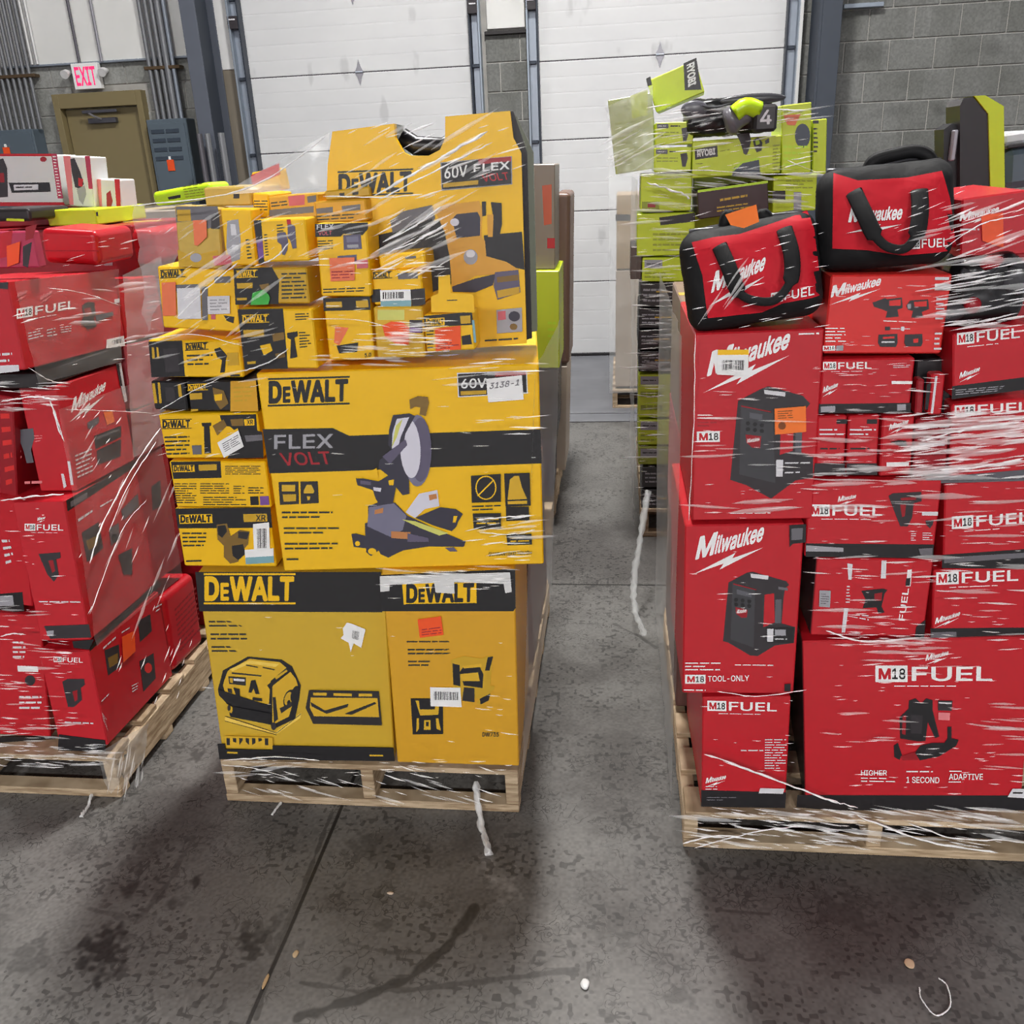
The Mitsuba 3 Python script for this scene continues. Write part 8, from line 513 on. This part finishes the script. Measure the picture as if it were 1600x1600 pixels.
# ---------------------------------------------------------------- cartons
TOPZ = {}
for i, (key, c, U, n, (w, h, d), col, mt, lab, cat, grp, lc, bev, A, AL, S) in enumerate(BOXES):
    rng = random.Random(1000 + i); s = name(key); tag(s, lab, cat, grp or None)
    c, U, V, n = frame(c, U, n)
    v, f = cbox(w - .002, h - .002, d, bev if bev < .01 else .004)
    if bev >= .01:                         # moulded case: rounded by a hull of spheres
        r = min(bev, h * .4, d * .4); sp = trimesh.creation.icosphere(2, r)
        pts = np.vstack([sp.vertices + np.array([sx * (w / 2 - r), sy * (h / 2 - r), sz * (d / 2 - r)]) for sx in (-1, 1) for sy in (-1, 1) for sz in (-1, 1)])
        hl = trimesh.convex.convex_hull(pts); v, f = np.array(hl.vertices), np.array(hl.faces)
    cols = np.tile(lin(col), (len(v), 1))
    wv = c + v[:, :1] * U + v[:, 1:2] * V + (v[:, 2:] - d / 2) * n
    mb = MB(); mb.add(wv, f, 'W'); mb.c = [cols]
    if lc:
        cols[:4] = lin(lc)
    mb.put(part(s, 'body'), MATS[mt], smooth=bev >= .01)
    P, T = draw(A, c, U, V, n, rng); split_put(P, s, 'print', MATS[mt]); split_put(T, s, 'lettering', MATS[mt])
    if AL:
        P, T = draw(AL, c - U * (w / 2 - .001) - n * d / 2, n, V, -U, rng); split_put(P, s, 'print', MATS[mt]); split_put(T, s, 'lettering', MATS[mt])
    for nm, lb, items in S:
        q = Polygon(items[0][1]); q = q if q.is_valid else q.buffer(0)
        mb = MB(); M_ = trimesh.creation.extrude_polygon(q if q.geom_type == 'Polygon' else max(q.geoms, key=lambda g: g.area), .0006, engine='earcut'); vv = M_.vertices
        mb.add(c + vv[:, :1] * U + vv[:, 1:2] * V + (vv[:, 2:] + .0038) * n, M_.faces, items[0][2])
        P, T = draw(items[1:], c, U, V, n, rng, .0046)
        sk = tag(part(s, nm), lb); mb.put(sk, 'm_print'); split_put(P, sk, 'print', 'm_print'); split_put(T, sk, 'lettering', 'm_print')
# plain cartons forming the far halves of the loads, seen edge on beside the aisle
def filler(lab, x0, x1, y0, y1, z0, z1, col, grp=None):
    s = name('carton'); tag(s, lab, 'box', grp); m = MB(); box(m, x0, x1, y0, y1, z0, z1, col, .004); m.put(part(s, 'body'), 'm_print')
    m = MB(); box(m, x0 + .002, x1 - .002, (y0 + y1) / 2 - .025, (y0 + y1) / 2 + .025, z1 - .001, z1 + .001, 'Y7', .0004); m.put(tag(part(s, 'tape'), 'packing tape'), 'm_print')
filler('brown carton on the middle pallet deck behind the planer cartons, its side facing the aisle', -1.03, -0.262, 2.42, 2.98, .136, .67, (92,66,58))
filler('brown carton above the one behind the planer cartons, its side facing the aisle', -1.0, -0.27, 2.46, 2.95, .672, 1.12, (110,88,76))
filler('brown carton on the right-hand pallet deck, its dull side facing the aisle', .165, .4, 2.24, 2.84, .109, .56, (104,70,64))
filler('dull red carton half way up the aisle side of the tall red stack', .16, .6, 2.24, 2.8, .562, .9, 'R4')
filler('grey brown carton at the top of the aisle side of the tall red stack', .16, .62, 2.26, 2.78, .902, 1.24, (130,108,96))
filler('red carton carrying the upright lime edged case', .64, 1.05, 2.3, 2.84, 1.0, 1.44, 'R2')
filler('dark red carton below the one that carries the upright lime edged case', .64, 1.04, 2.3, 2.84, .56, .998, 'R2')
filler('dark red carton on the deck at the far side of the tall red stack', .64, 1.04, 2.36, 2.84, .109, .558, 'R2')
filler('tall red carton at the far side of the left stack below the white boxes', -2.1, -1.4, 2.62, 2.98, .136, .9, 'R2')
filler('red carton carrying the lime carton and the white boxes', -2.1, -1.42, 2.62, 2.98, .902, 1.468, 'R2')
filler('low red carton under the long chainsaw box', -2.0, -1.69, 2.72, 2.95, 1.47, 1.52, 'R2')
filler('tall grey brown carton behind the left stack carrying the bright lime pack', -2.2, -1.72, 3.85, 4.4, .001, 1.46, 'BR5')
# ---------------------------------------------------------------- tool case with carry handle
c, U, n, w, h, face, art = CASE
c, U, V, n = frame(c, U, n); rng = random.Random(5)
s = name('tool_case'); tag(s, 'large upright tool case with yellow sleeve, black carry handle and pictured nailer', 'tool case')
def slab(poly, z0, z1, col, key, bs, g=0.0):
    P = Polygon(poly); P = P if P.is_valid else P.buffer(0)
    if g: P = P.buffer(g, join_style=2)
    M_ = trimesh.creation.extrude_polygon(P, z1 - z0, engine='earcut'); v = M_.vertices
    MB().add(c + v[:, :1] * U + v[:, 1:2] * V + (v[:, 2:] + z0) * n, M_.faces, col).put(part(s, key), bs)
lo = min(p[1] for p in face); cut = [p for p in face]
slab(face, -.03, 0, 'Y', 'sleeve', 'm_print')
hull_ = [face[0], face[8], face[9], face[10], face[11], face[12], face[13], face[14], face[15]]
fx = [p[0] for p in face]
slab([face[0], face[1], (face[2][0] - .004, face[2][1]), (face[3][0], face[3][1] - .01), (face[5][0], face[5][1] - .01), (face[7][0] + .004, face[7][1]), face[8], (face[9][0] + .012, face[9][1] - .01), (face[11][0] + .025, face[11][1]), (face[12][0] + .025, face[12][1] + .02), face[13], face[14], face[15]], -.14, -.031, 'GRN', 'shell', 'm_plastic')
slab([face[8], (face[9][0] + .006, face[9][1]), (face[11][0] + .012, face[11][1]), (face[12][0] + .012, face[12][1] + .005), (face[12][0] - .01, face[12][1]), (face[11][0] - .01, face[11][1])], -.05, -.0305, 'K', 'rim', 'm_plastic')
ha, hb = np.array(face[1]) + (0, -.012), np.array(face[8]) + (0, -.045)
m = MB(); tube(m, [c + a_ * U + b_ * V - .07 * n for a_, b_ in ((ha[0] + .002, ha[1] - .01), (ha[0] + .03, (ha[1] + hb[1]) / 2 - .018), (hb[0] - .02, hb[1] - .012), (hb[0], hb[1] - .005))], [.018, .02, .02, .018], 'K', 12); m.put(part(s, 'handle'), 'm_plastic', True)
P, T = draw(art, c, U, V, n, rng); split_put(P, s, 'print', 'm_print'); split_put(T, s, 'lettering', 'm_print')
# ---------------------------------------------------------------- soft bags
def soft_body(w, h, d, c, U, V, n, seed, taper=.0, N=18, r=.035):
    g = trimesh.creation.box((2, 2, 2)); 
    for _ in range(5): g = g.subdivide()
    v = np.array(g.vertices); H = np.array([w, h, d]) / 2; p = v * H
    inner = np.clip(p, -(H - r), H - r); q = p - inner; L = np.linalg.norm(q, axis=1, keepdims=True); mx = np.abs(q).max(1, keepdims=True)
    p = inner + np.where(L > 0, q / np.maximum(L, 1e-9) * np.minimum(mx, r), 0)
    return p, np.array(g.faces)
def make_bag(B_, lab, seed):
    c, U, n, w, h, d, red, art, strap, arch, tg = B_
    c, U, V, n = frame(c, U, n); s = name('tool_bag'); tag(s, lab, 'tool bag', 'red and black tool bags')
    def bend(ab):
        ab = np.asarray(ab).reshape(-1, 2); x, y = 2 * ab[:, 0] / w, 2 * ab[:, 1] / h
        q = np.c_[ab * 14, np.full(len(ab), seed)]
        return .018 * np.clip(1 - x * x, 0, 1) * np.clip(1 - y * y, 0, 1) + .012 * (meshkit.fbm(q, 3, seed) - .5)
    p, f = soft_body(w, h, d, c, U, V, n, seed)
    p = p.copy(); top = np.clip(p[:, 1] / h + .5, 0, 1)
    p[:, 2] = p[:, 2] * (1 - .35 * top ** 2) + (-d * .5)
    fr = np.clip((p[:, 2] + d * .4) / (d * .4), 0, 1); p[:, 2] += bend(p[:, :2]) * fr - (fr > .2) * 0
    p += .006 * (meshkit.fbm(p * 22 + seed, 3, seed)[:, None] - .5)
    # bring the front back to the measured plane
    p[:, 2] -= np.percentile(p[:, 2], 99) - .012
    zf = p[:, 2]
    MB().add(c + p[:, :1] * U + p[:, 1:2] * V + p[:, 2:] * n, f, 'KB').put(part(s, 'body'), 'm_fabric', True)
    from scipy.interpolate import griddata
    front = p[:, 2] > -d * .45
    def surf(ab, up):
        ab = np.asarray(ab).reshape(-1, 2); z = griddata(p[front, :2], p[front, 2], ab, method='linear', fill_value=np.nan); z = np.where(np.isnan(z), griddata(p[front, :2], p[front, 2], ab, method='nearest'), z)
        return z + up
    tm = None
    for v, ff in tri_poly(red):
        tm = trimesh.Trimesh(np.c_[v, np.zeros(len(v))], ff, process=False)
        tv, tf = trimesh.remesh.subdivide_to_size(tm.vertices, tm.faces, .018)
        z = surf(tv[:, :2], .004); MB().add(c + tv[:, :1] * U + tv[:, 1:2] * V + z[:, None] * n, tf, (190, 20, 38)).put(part(s, 'front_panel'), 'm_fabric', True)
    P, T = draw(art, c, U, V, n, random.Random(seed), 0.0, bend=lambda ab: surf(ab, .0075))
    split_put(P, s, 'print', 'm_paint'); split_put(T, s, 'lettering', 'm_paint')
    q = spline(strap, 6); t = np.linspace(0, 1, len(q)); z = surf(q, .012) + .03 * np.sin(np.pi * t)
    m = MB(); tube(m, c + q[:, :1] * U + q[:, 1:] * V + z[:, None] * n, np.where((t < .3) | (t > .7), .0145, .008), 'KB', 10, flat=.32, up=n); m.put(part(s, 'strap'), 'm_fabric', True)
    arch = [(arch[0][0] - .012, arch[0][1] - .035)] + list(arch) + [(arch[-1][0] + .012, arch[-1][1] - .035)]
    q = spline(arch, 6); t = np.linspace(0, 1, len(q)); m = MB(); tube(m, c + q[:, :1] * U + q[:, 1:] * V - (d * .4) * n, .012, 'KB', 8); m.put(part(s, 'handle'), 'm_fabric', True)
    zx = np.linspace(-w * .42, w * .42, 14); m = MB(); tube(m, [c + a * U + (h / 2 - .004 + .003 * math.sin(a * 40)) * V - d * .42 * n for a in zx], .007, 'K4', 6); m.put(part(s, 'zipper'), 'm_plastic', True)
    if tg:
        m = MB()
        for v_, f_ in tri_poly(tg): m.add(c + v_[:, :1] * U + v_[:, 1:2] * V + (.022 - .5 * np.clip(v_[:, 1:2] - h * .36, 0, 1)) * n, f_, 'O3')
        m.put(tag(part(s, 'sticker'), 'orange sticker'), 'm_print')
make_bag(BAGS[0], 'tilted red and black tool bag with orange sticker on its handle, on the radio carton', 11)
make_bag(BAGS[1], 'upright red and black tool bag with arched top handle, on the drill kit carton', 23)
def plain_bag(B_, d, lab, seed, accents):
    c, U, V, n, w, h = B_
    c, U, V, n = frame(c, U, n); s = name('tool_bag'); tag(s, lab, 'tool bag'); p, f = soft_body(w, h, d, c, U, V, n, seed)
    p = p + .02 * (meshkit.fbm(p * 16 + seed, 3, seed)[:, None] - .5); p[:, 2] -= d / 2
    MB().add(c + p[:, :1] * U + p[:, 1:2] * V + p[:, 2:] * n, f, 'KB').put(part(s, 'body'), 'm_plastic', True)
    for a, b, ra, rb, col in accents:
        m = MB(); e = trimesh.creation.icosphere(2, 1.0); v = e.vertices * np.array([ra, rb, .012]); m.add(c + (v[:, :1] + a) * U + (v[:, 1:2] + b) * V + v[:, 2:] * n, e.faces, col); m.put(part(s, 'patch'), 'm_plastic', True)
    tt = np.linspace(-.4, .4, 12); m = MB(); tube(m, [c + a * w * U + (h * .32 + .01 * math.sin(9 * a)) * V + .004 * n for a in tt], .006, 'K4', 6); m.put(part(s, 'strap'), 'm_fabric', True)
plain_bag(BAG3, .22, 'black tool bag with red round patches under film glare, beside the drill kit carton', 31, [(-.03, -.02, .016, .016, 'R2'), (.0, .055, .022, .014, 'R2'), (-.07, -.03, .03, .018, 'K4'), (.05, .02, .03, .03, 'K4')])
plain_bag(BAGG, .25, 'long flat black tool bag lying on the lime blower carton', 41, [(-.13, .03, .05, .03, 'G4'), (.08, .05, .12, .02, 'K4')])
s = name('power_tool'); tag(s, 'lime and grey cordless power tool lying against the flat black bag', 'power tool')
a, b, e = [np.array(q) for q in DRILL]
m = MB(); tube(m, spline([a + (b - a) * t for t in (0, .3, .6, 1)], 4), np.interp(np.linspace(0, 1, 13), [0, .1, .35, .7, 1], [.03, .045, .05, .035, .03]), 'G3', 12); m.put(part(s, 'motor_housing'), 'm_plastic', True)
m = MB(); tube(m, spline([a + (b - a) * .35 + [0, -.03, .02], a + (b - a) * .8 + [0, -.03, .03], b + (e - b) * .6 + [0, -.02, .02]], 4), .03, 'L2', 10); m.put(part(s, 'handle'), 'm_plastic', True)
m = MB(); V_, F_ = cbox(.08, .09, .09, .01); m.add(V_ + e, F_, 'K2'); m.put(part(s, 'battery'), 'm_plastic')
m = MB(); v, f = text2d('4'); m.add(np.c_[e[0] - .02 + v[:, 0] * .04, np.full(len(v), e[1] - .0465), e[2] - .02 + v[:, 1] * .045], f, 'W2'); m.put(part(s, 'lettering'), 'm_plastic')
# ---------------------------------------------------------------- upright case and tote behind the tall red stack
yc, blk, lime, side = UPCASE
s = name('upright_case'); tag(s, 'upright black case with broad lime edge standing behind the tall red stack', 'tool case')
def prism(pts, y0, y1, col, key):
    M_ = trimesh.creation.extrude_polygon(Polygon(pts).buffer(0), y1 - y0, engine='earcut'); v = M_.vertices
    MB().add(np.c_[v[:, 0], y1 - v[:, 2], v[:, 1]], M_.faces, col).put(part(s, key), 'm_plastic')
prism(blk, yc, yc + .1, 'K2', 'body'); prism(lime, yc - .006, yc + .1, 'L', 'edge_band'); prism(side, yc + .02, yc + .09, 'K', 'latch_side')
m = MB(); mx = np.mean(side, 0); box(m, mx[0] - .006, mx[0] + .006, yc + .0, yc + .02, mx[1] - .02, mx[1] + .05, 'G2'); m.put(part(s, 'latch'), 'm_metal')
c, U, V, n, w, h = TOTE
c, U, V, n = frame(c, U, n); s = name('storage_tote'); tag(s, 'translucent grey storage tote with black rim at the cropped edge behind the tall red stack', 'tote')
V_, F_ = cbox(w, h * .74, .3, .02); MB().add(c + V_[:, :1] * U + (V_[:, 1:2] - h * .13) * V + (V_[:, 2:] - .15) * n, F_, 'CAB').put(part(s, 'body'), 'm_plastic')
V_, F_ = cbox(w * 1.04, h * .06, .32, .008); MB().add(c + V_[:, :1] * U + (V_[:, 1:2] + h * .27) * V + (V_[:, 2:] - .15) * n, F_, 'K2').put(part(s, 'rim'), 'm_plastic')
V_, F_ = cbox(w * .9, h * .2, .25, .02); MB().add(c + V_[:, :1] * U + (V_[:, 1:2] + h * .4) * V + (V_[:, 2:] - .15) * n, F_, 'W2').put(part(s, 'lid'), 'm_plastic')
# ---------------------------------------------------------------- stretch film: bunched ropes, painted glints and haze, loose sheets
def film(lab, ropes, glints, sheets, seed, smears=()):
    s = name('stretch_film'); tag(s, lab, 'stretch film'); rg = random.Random(seed)
    for pts, wmm in ropes:
        p = spline(pts, 8); r = wmm / 2000 * .55 * (0.6 + .7 * np.array([rg.random() for _ in p])); r[0] *= .25; r[-1] *= .25
        p = p + np.array([[rg.gauss(0, wmm * 1e-4) for _ in range(3)] for _ in p]); m = MB(); tube(m, p, r, 'W', 6, jitter=.25, seed=seed); m.put(part(s, 'rope'), 'm_strand', True)
    for nm, lst, w0, w1, bs, lb in (('strand_glint', glints, .03, .075, 'm_strand_thin', 'fine strands of stretch film and glints drawn as white dashes'), ('haze_smear', smears, .035, .1, 'm_haze_smear', 'glare and haze drawn as pale folds of stretch film')):  # white dashes and pale smears draw film glints and haze as colour
        m = MB()
        for ax, pl, q, nn, l0, l1, sl in lst:
            for _ in range(nn):
                a, b = bil(q, rg.random(), rg.random()); L = l0 + (l1 - l0) * rg.random() ** 2; wd = L * rg.uniform(w0, w1) + .0005; t = sl + rg.gauss(0, .05)
                d_, o_ = np.array([math.cos(t), math.sin(t)]), np.array([-math.sin(t), math.cos(t)])
                k = [np.array([a, b]) + d_ * L / 2 * x * rg.uniform(.85, 1.1) + o_ * wd / 2 * y * rg.uniform(.6, 1.2) for x, y in ((-1, 0), (-.5, .8), (.1, 1), (.6, .6), (1, 0), (.5, -.7), (-.1, -1), (-.6, -.6))]
                lift = .0012 + wd * (.8 if bs == 'm_strand_thin' else .4); g = rg.uniform(0, .003)
                if ax == 'y': v = [(x, pl - g, z) for x, z in k] + [(a, pl - lift - g, b)]
                else: v = [(pl + g, x, z) for x, z in k] + [(pl + lift + g, a, b)]
                m.add(v, [[i, (i + 1) % 8, 8] if ax == 'x' else [(i + 1) % 8, i, 8] for i in range(8)], 'W')
        if m.v:
            k_ = m.put(part(s, nm), bs, True); labels[k_] = {'label': lb, 'kind': 'stuff'}
    for q, amp, fr, *thin in sheets:
        q = [np.array(p, float) for p in q]; N, M_ = 28, 28; nrm = np.cross(q[1] - q[0], q[3] - q[0]); nrm /= np.linalg.norm(nrm); v = []
        for j in range(M_ + 1):
            for i in range(N + 1):
                p = bil(q, i / N, j / M_); p = p + nrm * amp * (meshkit.fbm(np.array([p * np.array(fr)]), 3, seed)[0] - .5); v.append(p)
        f = [[j * (N + 1) + i, j * (N + 1) + i + 1, (j + 1) * (N + 1) + i + 1, (j + 1) * (N + 1) + i] for j in range(M_) for i in range(N)]
        MB().add(v, f, 'W').put(part(s, 'sheet'), 'm_haze' if thin else 'm_film', True)
film('clear stretch film wrapped round the yellow stack with bunched white ropes', ROPES_MIDDLE, GLINTS_MIDDLE, SHEETS['middle'], 1, SMEARS_MIDDLE)
film('clear stretch film wrapped round the tall red stack with dense white streaks', ROPES_RIGHT, GLINTS_RIGHT, SHEETS['right'], 2, SMEARS_RIGHT)
film('clear stretch film wrapped round the red corner stack at the cropped edge', ROPES_LEFT, GLINTS_LEFT, SHEETS['left'], 3, SMEARS_LEFT)
film('clear stretch film wrapped round the lime boxes', ROPES_LIME, GLINTS_LIME, SHEETS['lime'], 4, SMEARS_LIME)
film('clear stretch film wrapped round the brown cartons near the dock door', [], [], SHEETS['dock'], 5)
labs = ['twisted tail of stretch film lying below the yellow stack', 'short scrap of stretch film below the left end of the middle pallet', 'short scrap of stretch film below the film wrapped pallet corner', 'thin loop of stretch film lying on the floor in the lower corner', 'crumpled tail of stretch film hanging beside the tall red stack in the aisle']
for (pts, wmm), lb in zip(FLOORFILM, labs):
    s = name('film_scrap'); tag(s, lb, 'film scrap'); p = spline(pts, 8); m = MB(); tube(m, p, wmm / 2000 * (.6 + .5 * np.abs(np.sin(np.arange(len(p)) * 1.7))), 'W', 7, jitter=.3, seed=9); m.put(s, 'm_strand' if wmm < 5 else 'm_film' if wmm > 20 else 'm_strand_thin', True)
for (x, y), (lb, col, sz) in zip(DEBRIS, [('small white pebble on the floor near the lower edge', 'W3', (.009, .013, .005)), ('tan scrap of cardboard on the floor before the right-hand pallet', (200, 170, 140), (.01, .013, .003)), ('pale wood splinter on the floor by the floor joint', (190, 160, 120), (.004, .02, .003)), ('short pale splinter beside the longer wood splinter', (190, 165, 130), (.006, .01, .003)), ('tiny pale chip on the floor before the middle pallet', (190, 170, 150), (.008, .004, .003))]):
    s = name('debris'); tag(s, lb, 'debris'); e = trimesh.creation.icosphere(2, 1.0); v = e.vertices * np.array(sz) * (1 + .3 * (meshkit.noise(e.vertices * 2, 3)[:, None] - .5)); MB().add(v + np.array([x, y, sz[2] * .9]), e.faces, col).put(s, 'm_paint', True)
